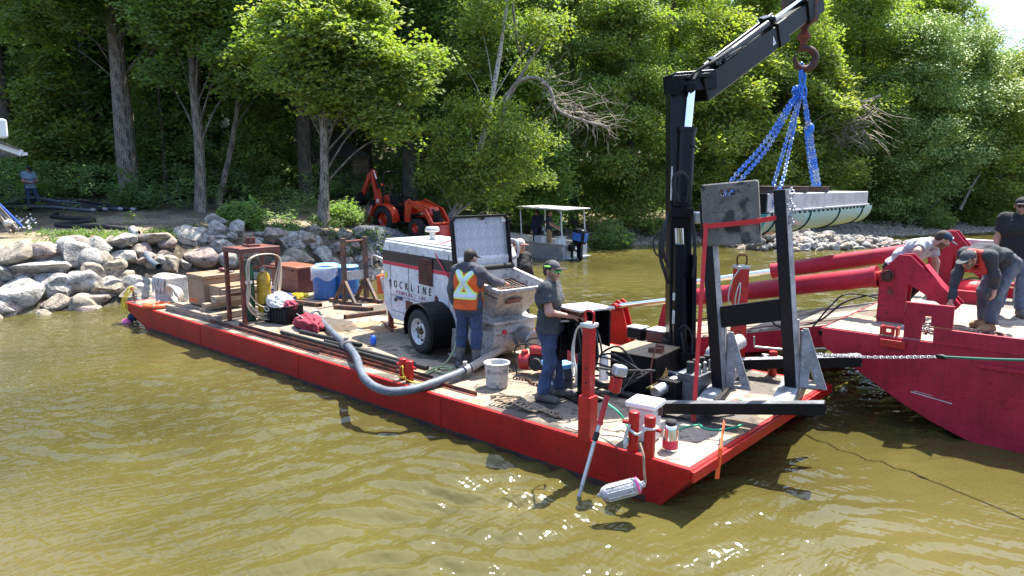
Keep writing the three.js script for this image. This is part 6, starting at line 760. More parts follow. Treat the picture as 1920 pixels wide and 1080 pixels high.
// ------------------------------------------------------------------ trailer concrete pump
const TR = thing('concrete_pump', 'white trailer concrete pump with black and red stripe and open hopper lid', 'concrete pump', [-1.135, D0, -12.33], -Math.atan2(0.785, 0.62));
{
  const t = TR, S = 0.6, i0 = (x) => x < 0.5;
  const side = [[-1.2, 0.5], [-0.95, 0.3], [0.5, 0.3], [1.22, 0.34], [1.22, 1.5], [1.14, 1.64], [-1.1, 1.66], [-1.2, 1.5]];
  obj('body', plate(side, 1.2, 0.02), M.trailerWhite, t);
  obj('roof', [box(2.3, 0.03, 1.12, 0, 1.665, 0, 0, 0, -0.006, 0.01)], M.white, t); for (const z of [0.35]) obj('roof_rail', box(2.0, 0.02, 0.03, 0.05, 1.688, z + 0.1), M.zinc, t);
  const face = (n, m, w, h, x, y, z = S + 0.002, th = 0.004) => obj(n, box(w, h, th, x, y, z, 0, 0, 0, 0.001), m, t);
  face('black_band', M.blackStripe, 2.38, 0.19, 0, 1.39); face('red_band', M.redStripe, 2.38, 0.06, 0, 1.262);
  obj('black_band', box(0.004, 0.19, 1.18, -1.202, 1.39, 0), M.blackStripe, t); obj('red_band', box(0.004, 0.06, 1.18, -1.202, 1.262, 0), M.redStripe, t);
  for (const x of [-0.92, -0.28, 0.98]) face('panel_seam', M.rubber, 0.008, 1.1, x, 1.02, S + 0.004, 0.004); face('panel_seam', M.rubber, 1.9, 0.007, 0.03, 0.7, S + 0.004, 0.004); face('panel_seam', M.rubber, 1.9, 0.007, 0.03, 0.42, S + 0.004, 0.004);
  for (const x of [-0.74, -0.05, 0.2, 0.84]) obj('clip', box(0.09, 0.07, 0.05, x, 1.61, S - 0.04, 0, 0.5, 0, 0.006), M.rubber, t);
  const gr = obj('grille', [box(0.42, 0.46, 0.02, 0.3, 1.24, S + 0.014, 0, 0, -0.02, 0.004)], M.rustDark, t); for (let j = 0; j < 9; j++) obj('louvre', box(0.38, 0.016, 0.02, 0.3, 1.05 + j * 0.047, S + 0.026, 0, 0.5, -0.02, 0.003), M.rust, gr);
  // the firm's lettering
  const dark = mat([0.01, 0.01, 0.012], 0.45), L = (s, x, y, sz, m, flip) => { const g = text(s, sz, 0.003), b = g.boundingBox; if (flip) { g.translate(-(b.min.x + b.max.x), 0, 0); g.scale(-1, 1, 1); const q = flatGeo(g), p = q.attributes.position; for (let i = 0; i < p.count; i += 3) { const v1 = [p.getX(i + 1), p.getY(i + 1), p.getZ(i + 1)]; p.setXYZ(i + 1, p.getX(i + 2), p.getY(i + 2), p.getZ(i + 2)); p.setXYZ(i + 2, ...v1); } q.computeVertexNormals(); return q.translate(x, y, S + 0.002); } return g.translate(x, y, S + 0.002); };
  [...'ROCKLINE'].forEach((c, i) => obj('letter', L(c, -1.0 + i * 0.195 + (c === 'I' ? 0.035 : 0), 0.845, 0.125, dark, i === 0), dark, t));
  obj('small_lettering', [...'PUMPING, INC.'].map((c, i) => c === ' ' ? null : L(c, -0.72 + i * 0.085, 0.735, 0.062, M.redStripe)).filter(Boolean), mat([0.3, 0.07, 0.12], 0.5), t);
  obj('warning_sign', place(plate([[-0.07, -0.06], [0.07, -0.06], [0, 0.07]], 0.004, 0), -1.08, 1.05, S + 0.004), mat([0.7, 0.55, 0.03], 0.5), t);
  obj('sticker', box(0.24, 0.16, 0.004, -0.28, 0.58, S + 0.003), M.maroonBox, t); obj('sticker', box(0.08, 0.07, 0.004, -0.08, 0.57, S + 0.003), M.black, t); obj('latch', box(0.2, 0.05, 0.05, -0.6, 0.67, S + 0.02, 0, 0, 0, 0.015), mat([0.03, 0.05, 0.1], 0.4), t); obj('latch', box(0.2, 0.05, 0.05, 0.5, 0.66, S + 0.02, 0, 0, 0, 0.015), mat([0.03, 0.05, 0.1], 0.4), t); obj('rust_patch', [place(plate([[-0.06, -0.08], [0.05, -0.1], [0.07, 0.06], [0.0, 0.1], [-0.05, 0.05]], 0.003, 0), 0.6, 0.78, S + 0.003)], M.rust, t);
  for (let i = 0; i < 22; i++) obj('rivet', rod([-1.14 + i * 0.108, 1.49, S], [-1.14 + i * 0.108, 1.49, S + 0.008], 0.009, 0.009, 6), M.zinc, t); for (const [x, y] of [[-0.92, 1.2], [-0.92, 0.85], [-0.28, 1.2], [-0.28, 0.85], [0.98, 1.15], [0.98, 0.8]]) obj('hinge', rod([x, y - 0.05, S + 0.008], [x, y + 0.05, S + 0.008], 0.012, 0.012, 8), M.zinc, t); for (const [x, y, w, h] of [[-0.75, 0.62, 0.1, 0.05], [0.05, 0.56, 0.12, 0.02], [0.05, 0.6, 0.2, 0.012], [0.72, 0.62, 0.07, 0.07], [0.86, 0.52, 0.05, 0.09]]) obj('decal', box(w, h, 0.003, x, y, S + 0.002, 0, 0, 0, 0.0005), i0(x) ? M.black : M.rust, t);
  const vent = obj('mushroom_vent', [cyl(0.05, 0.05, 0.16, -0.45, 1.75, 0.0), lathe([[0, 0.09], [0.1, 0.08], [0.13, 0.05], [0.13, 0], [0.1, -0.01], [0, -0.01]], -0.45, 1.83, 0)], M.alu, t); obj('exhaust_stub', [cyl(0.05, 0.055, 0.2, 0.18, 1.77, -0.1), ring(0.055, 0.012, 0.18, 1.87, -0.1, Math.PI / 2)], M.dirtyWhite, t);
  obj('red_cable', [tube([[0.18, 1.72, 0.02], [0.5, 1.62, 0.55], [0.85, 1.35, 0.63], [1.15, 1.1, 0.62]], 0.012, 40)], M.redStripe, t);
  // running gear
  const wx = 0.72, wz = 0.92, W = obj('tyre', [place(new THREE.LatheGeometry([[0.2, -0.1], [0.29, -0.115], [0.335, -0.1], [0.35, -0.06], [0.352, 0], [0.35, 0.06], [0.335, 0.1], [0.29, 0.115], [0.2, 0.1]].map((a) => new THREE.Vector2(...a)), 48), wx, 0.352, wz, 0, Math.PI / 2)], M.rubber, t); obj('rim', [place(new THREE.LatheGeometry([[0.06, 0.05], [0.1, 0.06], [0.13, 0.04], [0.165, 0.02], [0.19, 0.09], [0.212, 0.11], [0.212, 0.095], [0.2, 0.02], [0.18, -0.02]].map((a) => new THREE.Vector2(...a)), 40), wx, 0.352, wz, 0, Math.PI / 2)], M.white, W);
  for (let i = 0; i < 8; i++) { const a = i / 8 * 6.283; obj('rim_hole', rod([wx + Math.cos(a) * 0.145, 0.352 + Math.sin(a) * 0.145, wz + 0.03], [wx + Math.cos(a) * 0.145, 0.352 + Math.sin(a) * 0.145, wz + 0.046], 0.024), M.rubber, W); } obj('hub', [rod([wx, 0.352, wz], [wx, 0.352, wz + 0.1], 0.05), ...[0, 1, 2, 3, 4].map((i) => rod([wx + Math.cos(i * 1.257) * 0.085, 0.352 + Math.sin(i * 1.257) * 0.085, wz + 0.04], [wx + Math.cos(i * 1.257) * 0.085, 0.352 + Math.sin(i * 1.257) * 0.085, wz + 0.07], 0.012))], M.greyBrown, W);
  const gv = []; for (let i = 0; i < 60; i++) { const a = i / 60 * 6.283; gv.push(place(box(0.012, 0.02, 0.17, 0, 0.35, 0), 0, 0, 0, 0, 0, a).translate(wx, 0.352, wz)); } obj('tread', gv, M.rubber, W);
  const W2 = obj('tyre', place(new THREE.LatheGeometry([[0.1, -0.1], [0.29, -0.115], [0.335, -0.1], [0.352, 0], [0.335, 0.1], [0.29, 0.115], [0.1, 0.1]].map((a) => new THREE.Vector2(...a)), 40), wx, 0.352, -wz, 0, Math.PI / 2), M.rubber, t);
  const fsec = []; for (let i = 0; i <= 20; i++) { const a = mix(3.5, -0.72, i / 20); fsec.push([wx + Math.cos(a) * 0.46, 0.38 + Math.sin(a) * 0.42]); } for (let i = 20; i >= 0; i--) { const a = mix(3.5, -0.72, i / 20); fsec.push([wx + Math.cos(a) * 0.44, 0.38 + Math.sin(a) * 0.4]); } obj('fender', [plate(fsec, 0.42, 0.003).translate(0, 0, 0.82)], M.black, t);
  obj('chassis', [box(2.6, 0.1, 0.08, 0.1, 0.38, 0.4), box(2.6, 0.1, 0.08, 0.1, 0.38, -0.4), box(0.08, 0.08, 1.8, wx, 0.352, 0), bar([-1.0, 0.5, 0.3], [-1.9, 0.5, 0.0], 0.07, 0.08), bar([-1.0, 0.5, -0.3], [-1.9, 0.5, 0.0], 0.07, 0.08)], M.rust, t); obj('rear_leg', [box(0.12, 0.42, 0.12, 1.2, 0.22, 0.62), box(0.2, 0.03, 0.2, 1.2, 0.016, 0.62)], M.dirtyWhite, t);
  obj('lower_skirt', [plate([[-1.15, 0.5], [-0.9, 0.26], [0.1, 0.26], [0.1, 0.5]], 0.02).translate(0, 0, 0.585)], M.trailerWhite, t); obj('jack', [box(0.08, 0.6, 0.08, -1.28, 0.32, 0.42), rod([-1.7, 0.04, 0.38], [-0.9, 0.02, 0.6], 0.02), box(0.16, 0.03, 0.16, -1.28, 0.016, 0.42)], M.rust, t); obj('control_box', [box(0.3, 0.25, 0.3, -1.36, 0.72, 0.25, 0, 0, 0, 0.02)], M.zinc, t); obj('hand_rail', tube([[-1.45, 0.7, 0.3], [-1.45, 1.15, 0.3], [-1.5, 1.3, 0.5], [-1.7, 1.32, 0.55], [-1.72, 1.15, 0.55]], 0.016, 40), M.zinc, t);
  // hopper
  const wallQ = (a, b, c, d, th) => { const g = new THREE.BufferGeometry(), A = [a, b, c, d].map(toV), n = A[1].clone().sub(A[0]).cross(A[3].clone().sub(A[0])).normalize().multiplyScalar(th), P = [...A, ...A.map((q) => q.clone().add(n))], f = [[0, 1, 2, 3], [7, 6, 5, 4], [0, 4, 5, 1], [1, 5, 6, 2], [2, 6, 7, 3], [3, 7, 4, 0]], pos = []; for (const q of f) for (const i of [0, 1, 2, 0, 2, 3]) pos.push(P[q[i]].x, P[q[i]].y, P[q[i]].z); g.setAttribute('position', new THREE.BufferAttribute(new Float32Array(pos), 3)); g.computeVertexNormals(); return g; };
  const rim = [[1.26, 1.3, 0.66], [2.38, 1.16, 0.66], [2.38, 1.16, -0.3], [1.26, 1.3, -0.46]], bot = [[1.4, 0.62, 0.4], [1.86, 0.62, 0.4], [1.86, 0.62, -0.12], [1.4, 0.62, -0.12]];
  obj('hopper', [0, 1, 2, 3].map((i) => wallQ(rim[i], rim[(i + 1) % 4], bot[(i + 1) % 4], bot[i], 0.025)), M.dirtyWhite, t); for (let i = 0; i < 4; i++) obj('hopper_rim', bar(rim[i], rim[(i + 1) % 4], 0.06, 0.05), M.dirtyWhite, t);
  for (let i = 0; i < 13; i++) obj('grate_bar', rod([1.34, 1.16, -0.36 + i * 0.08], [2.26, 1.04, -0.24 + i * 0.07], 0.011), M.greyBrown, t); obj('grate_frame', [bar([1.34, 1.15, -0.4], [1.34, 1.15, 0.6], 0.04, 0.03), bar([1.8, 1.09, -0.32], [1.8, 1.09, 0.58], 0.03, 0.03)], M.greyBrown, t); obj('rubber_lip', [rod([1.28, 1.36, -0.46], [1.28, 1.36, 0.62], 0.045)], M.rubber, t);
  obj('valve_housing', [box(0.75, 0.2, 0.78, 1.72, 0.55, 0.14, 0, 0, 0, 0.03), place(new THREE.CylinderGeometry(0.34, 0.34, 0.78, 30), 1.72, 0.4, 0.14, 0, Math.PI / 2)], M.dirtyWhite, t); obj('clamp_flange', box(0.84, 0.04, 0.86, 1.72, 0.64, 0.14), M.dirtyWhite, t); obj('maker_plate', [box(0.012, 0.1, 0.3, 2.25, 0.98, 0.3, 0, 0, -0.7)], M.maroonBox, t);
  obj('outlet', [rod([1.9, 0.38, 0.05], [2.42, 0.38, 0.05], 0.12, 0.1, 22), rod([2.14, 0.38, 0.05], [2.24, 0.38, 0.05], 0.17, 0.17, 22), ring(0.12, 0.03, 2.41, 0.38, 0.05, 0, Math.PI / 2)], M.steel, t); obj('reflector', rod([1.4, 1.08, 0.6], [1.4, 1.08, 0.63], 0.035), M.redStripe, t); obj('reflector', rod([2.12, 0.5, 0.38], [2.15, 0.5, 0.38], 0.035), M.redStripe, t); obj('side_port', rod([1.55, 0.55, 0.4], [1.55, 0.55, 0.55], 0.1), M.rubber, t);
  // raised lid
  const lid = obj('hopper_lid', [place(plate([[-0.54, 0], [0.54, 0], [0.54, 0.8], [0.49, 0.86], [-0.49, 0.86], [-0.54, 0.8]], 0.02, 0.004), 1.22, 1.36, 0.06, Math.PI / 2, -0.0, 0).translate(0, 0, 0)], mat([0.6, 0.62, 0.64], 0.3, { metalness: 0.55, map: T.perf, bumpMap: T.bDiamond, bumpScale: 0.002 }), t); const lb = [[-0.54, 0.02], [0.54, 0.02], [0.54, 0.8], [0.48, 0.86], [-0.48, 0.86], [-0.54, 0.8]]; for (let i = 0; i < 6; i++) { const a = lb[i], b = lb[(i + 1) % 6]; obj('lid_edge', bar([1.255, 1.36 + a[1], 0.06 - a[0]], [1.255, 1.36 + b[1], 0.06 - b[0]], 0.035, 0.09, [1, 0, 0], 0.006), M.black, lid); } obj('lid_catch', [box(0.04, 0.12, 0.05, 1.27, 2.22, 0.02, 0, 0.2)], M.rubber, lid); obj('lid_bracket', box(0.02, 0.05, 0.06, 1.24, 2.12, -0.1), M.zinc, lid); obj('lid_bracket', box(0.02, 0.09, 0.08, 1.24, 2.16, -0.42), M.whiteClean, lid); obj('lid_handle', tube([[1.3, 1.5, -0.5], [1.4, 1.55, -0.53], [1.4, 1.78, -0.53], [1.3, 1.82, -0.5]], 0.022, 24), M.zinc, lid);
  { const p = V(1.22, 1.34, 0), q = new THREE.Quaternion().setFromAxisAngle(V(0, 0, 1), 0.13); lid.quaternion.copy(q); lid.position.copy(p.clone().sub(p.clone().applyQuaternion(q))).add(V(0, -0.05, 0.05)); }
  const lv = thing('life_jacket', 'orange life jacket hung on the front of the white trailer pump', 'life jacket', TR.localToWorld(V(-1.62, 0.8, 0.32)).toArray(), 0.4); TR.updateMatrixWorld(); lv.position.copy(TR.localToWorld(V(-1.62, 0.8, 0.32)));
  obj('panel', [place(cyl(0.15, 0.2, 0.34, 0, 0, 0, 16).scale(1, 1, 0.5), 0, 0, 0, 0, 0, 0.2), ball(0.12, 0.1, 0.12, 0.02, 1.2, 0.7, 0.7)], M.orange, lv); obj('trim', [box(0.05, 0.3, 0.02, -0.08, -0.02, 0.1, 0, 0, 0.2), box(0.05, 0.2, 0.02, 0.08, 0.06, 0.11, 0, 0, 0.4)], M.white, lv);
  const bb = thing('blue_bottle', 'small blue bottle hanging on a cord by the trailer jack', 'bottle', deck(700, 646, 0.02)); obj('bottle', lathe([[0, 0], [0.05, 0.005], [0.055, 0.1], [0.03, 0.15], [0, 0.16]]), mat([0.02, 0.12, 0.6], 0.3), bb); obj('cord', tube([[0, 0.15, 0], [0.05, 0.3, -0.05], [0.12, 0.36, -0.2]], 0.006, 16), M.ropeTan, bb);
}
// ------------------------------------------------------------------ people: one smooth body each, clothes over it
const cap = (a, b, r0, r1 = r0, o = {}) => ({ a: toV(a), b: toV(b), r0, r1, ...o });
const ell = (c, r, F, o = {}) => ({ e: toV(c), r, F, ...o });
function distTo(q, x, y, z) {
  let d;
  if (q.e) { const X = x - q.e.x, Y = y - q.e.y, Z = z - q.e.z, F = q.F, lx = (X * F[0].x + Y * F[0].y + Z * F[0].z), ly = (X * F[1].x + Y * F[1].y + Z * F[1].z), lz = (X * F[2].x + Y * F[2].y + Z * F[2].z), r = q.r, k0 = Math.hypot(lx / r[0], ly / r[1], lz / r[2]), k1 = Math.hypot(lx / (r[0] * r[0]), ly / (r[1] * r[1]), lz / (r[2] * r[2])); d = k1 < 1e-9 ? -Math.min(...r) : k0 * (k0 - 1) / k1; }
  else { const bx = q.b.x - q.a.x, by = q.b.y - q.a.y, bz = q.b.z - q.a.z, ax = x - q.a.x, ay = y - q.a.y, az = z - q.a.z, t = clamp((ax * bx + ay * by + az * bz) / (bx * bx + by * by + bz * bz + 1e-9)); d = Math.hypot(ax - bx * t, ay - by * t, az - bz * t) - mix(q.r0, q.r1, t); }
  if (q.cut) for (const [p, n] of q.cut) d = Math.max(d, (x - p.x) * n.x + (y - p.y) * n.y + (z - p.z) * n.z);
  return d;
}
function surface(prims, k, h, colorFn, wrinkle = 0, cuts = []) {
  const lo = V(1e9, 1e9, 1e9), hi = V(-1e9, -1e9, -1e9);
  for (const q of prims) if (!q.sub) { if (q.e) { const m = Math.max(...q.r); lo.min(q.e.clone().subScalar(m)); hi.max(q.e.clone().addScalar(m)); } else { lo.min(q.a.clone().subScalar(q.r0)).min(q.b.clone().subScalar(q.r1)); hi.max(q.a.clone().addScalar(q.r0)).max(q.b.clone().addScalar(q.r1)); } }
  lo.subScalar(k * 0.5 + 2 * h); hi.addScalar(k * 0.5 + 2 * h);
  const f = (x, y, z) => { let d = 1e3; for (const q of prims) { if (q.sub) continue; const e = distTo(q, x, y, z), kk = q.k ?? k, u = Math.max(kk - Math.abs(d - e), 0) / kk; d = Math.min(d, e) - u * u * kk * 0.25; } for (const q of prims) if (q.sub) { const e = -distTo(q, x, y, z), kk = q.k ?? 0.01, u = Math.max(kk - Math.abs(d - e), 0) / kk; d = Math.max(d, e) + u * u * kk * 0.25; } if (wrinkle) d += wrinkle * (fbm(x * 9, y * 14, z * 9, 2)); for (const [p, n] of cuts) d = Math.max(d, (x - p.x) * n.x + (y - p.y) * n.y + (z - p.z) * n.z); return d; };
  const nx = Math.ceil((hi.x - lo.x) / h) + 1, ny = Math.ceil((hi.y - lo.y) / h) + 1, nz = Math.ceil((hi.z - lo.z) / h) + 1, g = new Float32Array(nx * ny * nz), at = (i, j, l) => (l * ny + j) * nx + i;
  for (let l = 0; l < nz; l++) for (let j = 0; j < ny; j++) for (let i = 0; i < nx; i++) { g[at(i, j, l)] = f(lo.x + i * h, lo.y + j * h, lo.z + l * h); if (g[at(i, j, l)] > 6 * h) i += Math.min(nx - i - 1, fillRun(g, at, i, j, l, nx, Math.floor((g[at(i, j, l)] - 3 * h) / h))); }
  const ids = new Int32Array(nx * ny * nz).fill(-1), P = [], idx = [], C = [[0, 0, 0], [1, 0, 0], [0, 1, 0], [1, 1, 0], [0, 0, 1], [1, 0, 1], [0, 1, 1], [1, 1, 1]], E = [[0, 1], [2, 3], [4, 5], [6, 7], [0, 2], [1, 3], [4, 6], [5, 7], [0, 4], [1, 5], [2, 6], [3, 7]];
  for (let l = 0; l + 1 < nz; l++) for (let j = 0; j + 1 < ny; j++) for (let i = 0; i + 1 < nx; i++) {
    const v = C.map(([a, b, c]) => g[at(i + a, j + b, l + c)]); let m = 0; for (let q = 0; q < 8; q++) if (v[q] < 0) m++; if (m === 0 || m === 8) continue;
    let x = 0, y = 0, z = 0, n = 0; for (const [p, q] of E) if ((v[p] < 0) !== (v[q] < 0)) { const t = v[p] / (v[p] - v[q]); x += mix(C[p][0], C[q][0], t); y += mix(C[p][1], C[q][1], t); z += mix(C[p][2], C[q][2], t); n++; }
    ids[at(i, j, l)] = P.length / 3; P.push(lo.x + (i + x / n) * h, lo.y + (j + y / n) * h, lo.z + (l + z / n) * h);
  }
  const quad = (a, b, c, d, flip) => { if (a < 0 || b < 0 || c < 0 || d < 0) return; flip ? idx.push(a, c, b, a, d, c) : idx.push(a, b, c, a, c, d); };
  for (let l = 1; l + 1 < nz; l++) for (let j = 1; j + 1 < ny; j++) for (let i = 1; i + 1 < nx; i++) {
    const s = g[at(i, j, l)] < 0;
    if (s !== g[at(i + 1, j, l)] < 0) quad(ids[at(i, j - 1, l - 1)], ids[at(i, j, l - 1)], ids[at(i, j, l)], ids[at(i, j - 1, l)], !s);
    if (s !== g[at(i, j + 1, l)] < 0) quad(ids[at(i - 1, j, l - 1)], ids[at(i - 1, j, l)], ids[at(i, j, l)], ids[at(i, j, l - 1)], !s);
    if (s !== g[at(i, j, l + 1)] < 0) quad(ids[at(i - 1, j - 1, l)], ids[at(i, j - 1, l)], ids[at(i, j, l)], ids[at(i - 1, j, l)], !s);
  }
  const N = new Float32Array(P.length), e = h * 0.5, col = colorFn ? new Float32Array(P.length) : null;
  for (let i = 0; i < P.length; i += 3) { const x = P[i], y = P[i + 1], z = P[i + 2], a = f(x + e, y, z) - f(x - e, y, z), b = f(x, y + e, z) - f(x, y - e, z), c = f(x, y, z + e) - f(x, y, z - e), m = Math.hypot(a, b, c) || 1; N[i] = a / m; N[i + 1] = b / m; N[i + 2] = c / m; if (col) col.set(colorFn(x, y, z), i); }
  const G = new THREE.BufferGeometry(); G.setAttribute('position', new THREE.BufferAttribute(new Float32Array(P), 3)); G.setAttribute('normal', new THREE.BufferAttribute(N, 3)); if (col) G.setAttribute('color', new THREE.BufferAttribute(col, 3)); G.setIndex(idx);
  return flatGeo(G);
}
function fillRun(g, at, i, j, l, nx, n) { let k = 0; while (k < n && i + k + 1 < nx) { k++; g[at(i + k, j, l)] = 1; } return k; }
const skinMat = mat([1, 1, 1], 0.55, { vertexColors: true });
const frame = (F, up) => { const f = toV(F).clone().normalize(), l = toV(up || [0, 1, 0]).clone().cross(f).normalize(), u = f.clone().cross(l); return [l, u, f]; };   // left, up, forward
const CL = { black: mat([0.012, 0.012, 0.014], 0.9, { map: T.cloth, bumpMap: T.bCloth, bumpScale: 0.022 }), charcoal: mat([0.04, 0.044, 0.052], 0.9, { map: T.cloth, bumpMap: T.bCloth, bumpScale: 0.022 }), grey: mat([0.055, 0.058, 0.064], 0.92, { map: T.cloth, bumpMap: T.bCloth, bumpScale: 0.022 }), hood: mat([0.085, 0.085, 0.1], 0.95, { map: T.cloth, bumpMap: T.bCloth, bumpScale: 0.016 }), white: mat([0.5, 0.5, 0.53], 0.9, { map: T.cloth, bumpMap: T.bCloth, bumpScale: 0.022 }), paleBlue: mat([0.28, 0.36, 0.46], 0.9, { map: T.cloth, bumpMap: T.bCloth, bumpScale: 0.022 }), navy: mat([0.015, 0.02, 0.05], 0.9, { map: T.cloth }), jean: mat([0.05, 0.09, 0.19], 0.9, { map: T.denim, bumpMap: T.bCloth, bumpScale: 0.024 }), paleJean: mat([0.16, 0.22, 0.32], 0.9, { map: T.denim, bumpMap: T.bCloth, bumpScale: 0.024 }), dirtyJean: mat([0.13, 0.16, 0.19], 0.9, { map: T.denim, bumpMap: T.bCloth, bumpScale: 0.024 }), khaki: mat([0.36, 0.24, 0.1], 0.9, { map: T.cloth }), boot: mat([0.11, 0.1, 0.085], 0.7, { map: T.grime }), greyBoot: mat([0.16, 0.155, 0.15], 0.6, { map: T.concrete }), tanBoot: mat([0.3, 0.15, 0.065], 0.8, { map: T.grime }), glove: mat([0.06, 0.05, 0.045], 0.9, { map: T.cloth }), capGrey: mat([0.1, 0.1, 0.1], 0.9, { map: T.cloth }), capBlack: mat([0.012, 0.012, 0.013], 0.9, { map: T.cloth }), vest: mat([0.85, 0.12, 0.012], 0.75, { map: T.cloth, bumpMap: T.bCloth, bumpScale: 0.024 }), silver: mat([0.55, 0.62, 0.66], 0.4), lime: mat([0.55, 0.75, 0.12], 0.6), redVest: mat([0.6, 0.03, 0.02], 0.7, { map: T.cloth }), hair: mat([0.03, 0.018, 0.01], 0.8) };
const stand = (o = {}) => ({ hipL: [0.095, 0.92, 0], hipR: [-0.095, 0.92, 0], kneeL: [0.11, 0.5, 0.03], kneeR: [-0.11, 0.5, 0.03], footL: [0.12, 0.085, -0.02], footR: [-0.12, 0.085, -0.02], toeL: [0.14, 0.04, 0.17], toeR: [-0.14, 0.04, 0.17], waist: [0, 1.08, 0], chest: [0, 1.3, 0.0], shL: [0.185, 1.44, -0.01], shR: [-0.185, 1.44, -0.01], neck: [0, 1.5, 0.0], head: [0, 1.63, 0.02], elL: [0.25, 1.15, -0.02], elR: [-0.25, 1.15, -0.02], wrL: [0.26, 0.9, 0.05], wrR: [-0.26, 0.9, 0.05], face: [0, 0, 1], faceUp: [0, 1, 0], bodyF: [0, 0, 1], ...o });
function makePerson(label, pos, turn, J0, s) {
  const J = {}; for (const k in J0) J[k] = Array.isArray(J0[k]) ? V(...J0[k]) : J0[k];
  const t = thing('person', label, 'person', pos, turn), w = s.build || 1, sk = s.skin || [0.36, 0.19, 0.13];
  const L = J.hipL.clone().sub(J.hipR).normalize(), SL = J.shL.clone().sub(J.shR).normalize(), cen = (a, b, k = 0.5) => a.clone().lerp(b, k), off = (p, d, m) => p.clone().addScaledVector(d, m), hip = cen(J.hipL, J.hipR);
  const torso = (g) => [cap(off(hip, L, 0.06 * w), off(hip, L, -0.06 * w), 0.115 * w + g), cap(off(J.waist, L, 0.055 * w), off(J.waist, L, -0.055 * w), 0.108 * w + g), cap(off(J.chest, SL, 0.075 * w), off(J.chest, SL, -0.075 * w), 0.118 * w + g), cap(J.shL, J.shR, 0.058 + g), cap(cen(J.shL, J.shR), J.neck, 0.07 + g * 0.6, 0.055 + g * 0.3)];
  const arm = (S, gu, gl) => [cap(J['sh' + S], J['el' + S], 0.056 * w + gu, 0.043 + gu), cap(J['el' + S], J['wr' + S], 0.043 + gl, 0.029 + gl)], leg = (S, g) => [cap(J['hip' + S], J['knee' + S], 0.088 * w + g, 0.058 + g), cap(J['knee' + S], J['foot' + S], 0.058 + g, 0.042 + g)];
  // body
  const F = frame(J.face, J.faceUp), hd = (x, y, z) => J.head.clone().addScaledVector(F[0], x).addScaledVector(F[1], y).addScaledVector(F[2], z);
  const body = surface([...torso(-0.012), ...arm('L', 0, 0), ...arm('R', 0, 0), ...leg('L', -0.01), ...leg('R', -0.01), cap(J.neck, hd(0, -0.06, -0.02), 0.055, 0.052)], 0.05, 0.016, () => sk);
  const headP = [ell(hd(0, 0.035, -0.012), [0.077, 0.086, 0.097], F), ell(hd(0, -0.045, 0.022), [0.058, 0.076, 0.07], F), cap(hd(0, -0.1, 0.06), hd(0, -0.1, 0.058), 0.022), cap(hd(0, 0.012, 0.088), hd(0, -0.026, 0.108), 0.008, 0.014, { k: 0.012 }), cap(hd(-0.035, 0.03, 0.08), hd(0.035, 0.03, 0.08), 0.011), cap(hd(0.04, -0.025, 0.062), hd(0.042, -0.02, 0.058), 0.022), cap(hd(-0.04, -0.025, 0.062), hd(-0.042, -0.02, 0.058), 0.022), cap(hd(-0.02, -0.062, 0.085), hd(0.02, -0.062, 0.085), 0.009, 0.009, { k: 0.012 }), ell(hd(0.08, -0.005, -0.008), [0.012, 0.032, 0.02], F, { k: 0.008 }), ell(hd(-0.08, -0.005, -0.008), [0.012, 0.032, 0.02], F, { k: 0.008 }), cap(hd(0, -0.07, -0.02), J.neck, 0.055, 0.055), cap(hd(0.032, 0.005, 0.1), hd(0.032, 0.005, 0.102), 0.014, 0.014, { sub: 1, k: 0.012 }), cap(hd(-0.032, 0.005, 0.1), hd(-0.032, 0.005, 0.102), 0.014, 0.014, { sub: 1, k: 0.012 })];
  const eye = [hd(0.032, 0.004, 0.078), hd(-0.032, 0.004, 0.078)];
  const headC = (x, y, z) => { const p = V(x, y, z).sub(J.head), lx = p.dot(F[0]), ly = p.dot(F[1]), lz = p.dot(F[2]); if (s.beard && ly < -0.03 && lz > -0.01 + (ly + 0.03) * 0.2 && !(Math.abs(lx) < 0.024 && ly > -0.072 && ly < -0.052) && !(ly > -0.042 && Math.abs(lx) < 0.02)) return s.beard; if (Math.abs(lx) < 0.024 && ly > -0.07 && ly < -0.054 && lz > 0.075) return [sk[0] * 0.8, sk[1] * 0.5, sk[2] * 0.5]; if (Math.abs(Math.abs(lx) - 0.034) < 0.018 && Math.abs(ly - 0.034) < 0.006 && lz > 0.07) return [0.06, 0.035, 0.02]; return sk; };
  const head = surface(headP, 0.024, 0.0055, headC), parts = [body, head];
  for (const e of eye) { const g = flatGeo(new THREE.SphereGeometry(0.0135, 12, 8)); g.translate(e.x, e.y, e.z); const p = g.attributes.position, c = new Float32Array(p.count * 3); for (let i = 0; i < p.count; i++) { const d = V(p.getX(i), p.getY(i), p.getZ(i)).sub(e).normalize().dot(F[2]); c.set(d > 0.9 ? [0.03, 0.02, 0.015] : [0.7, 0.68, 0.65], i * 3); } g.setAttribute('color', new THREE.BufferAttribute(c, 3)); parts.push(g); }
  // hands: palm, four unequal fingers, thumb from the palm's side
  const hand = (S) => { const wr = J['wr' + S], d0 = wr.clone().sub(J['el' + S]).normalize(), d = (J['hand' + S] || d0).clone().normalize(), n0 = (J['palm' + S] || V(S === 'L' ? -1 : 1, 0, 0.2)).clone(), n = n0.addScaledVector(d, -n0.dot(d)).normalize(), side = d.clone().cross(n).multiplyScalar(S === 'L' ? 1 : -1), P = (a, b, c) => wr.clone().addScaledVector(d, a).addScaledVector(side, b).addScaledVector(n, c), cu = J['curl' + S] ?? 0.5, q = [cap(wr, P(0.03, 0, 0), 0.027, 0.025), cap(P(0.035, -0.022, 0), P(0.085, -0.026, 0), 0.016, 0.014), cap(P(0.035, 0.018, 0), P(0.088, 0.026, 0), 0.017, 0.014), cap(P(0.05, 0, 0), P(0.088, 0, 0), 0.017, 0.015)];
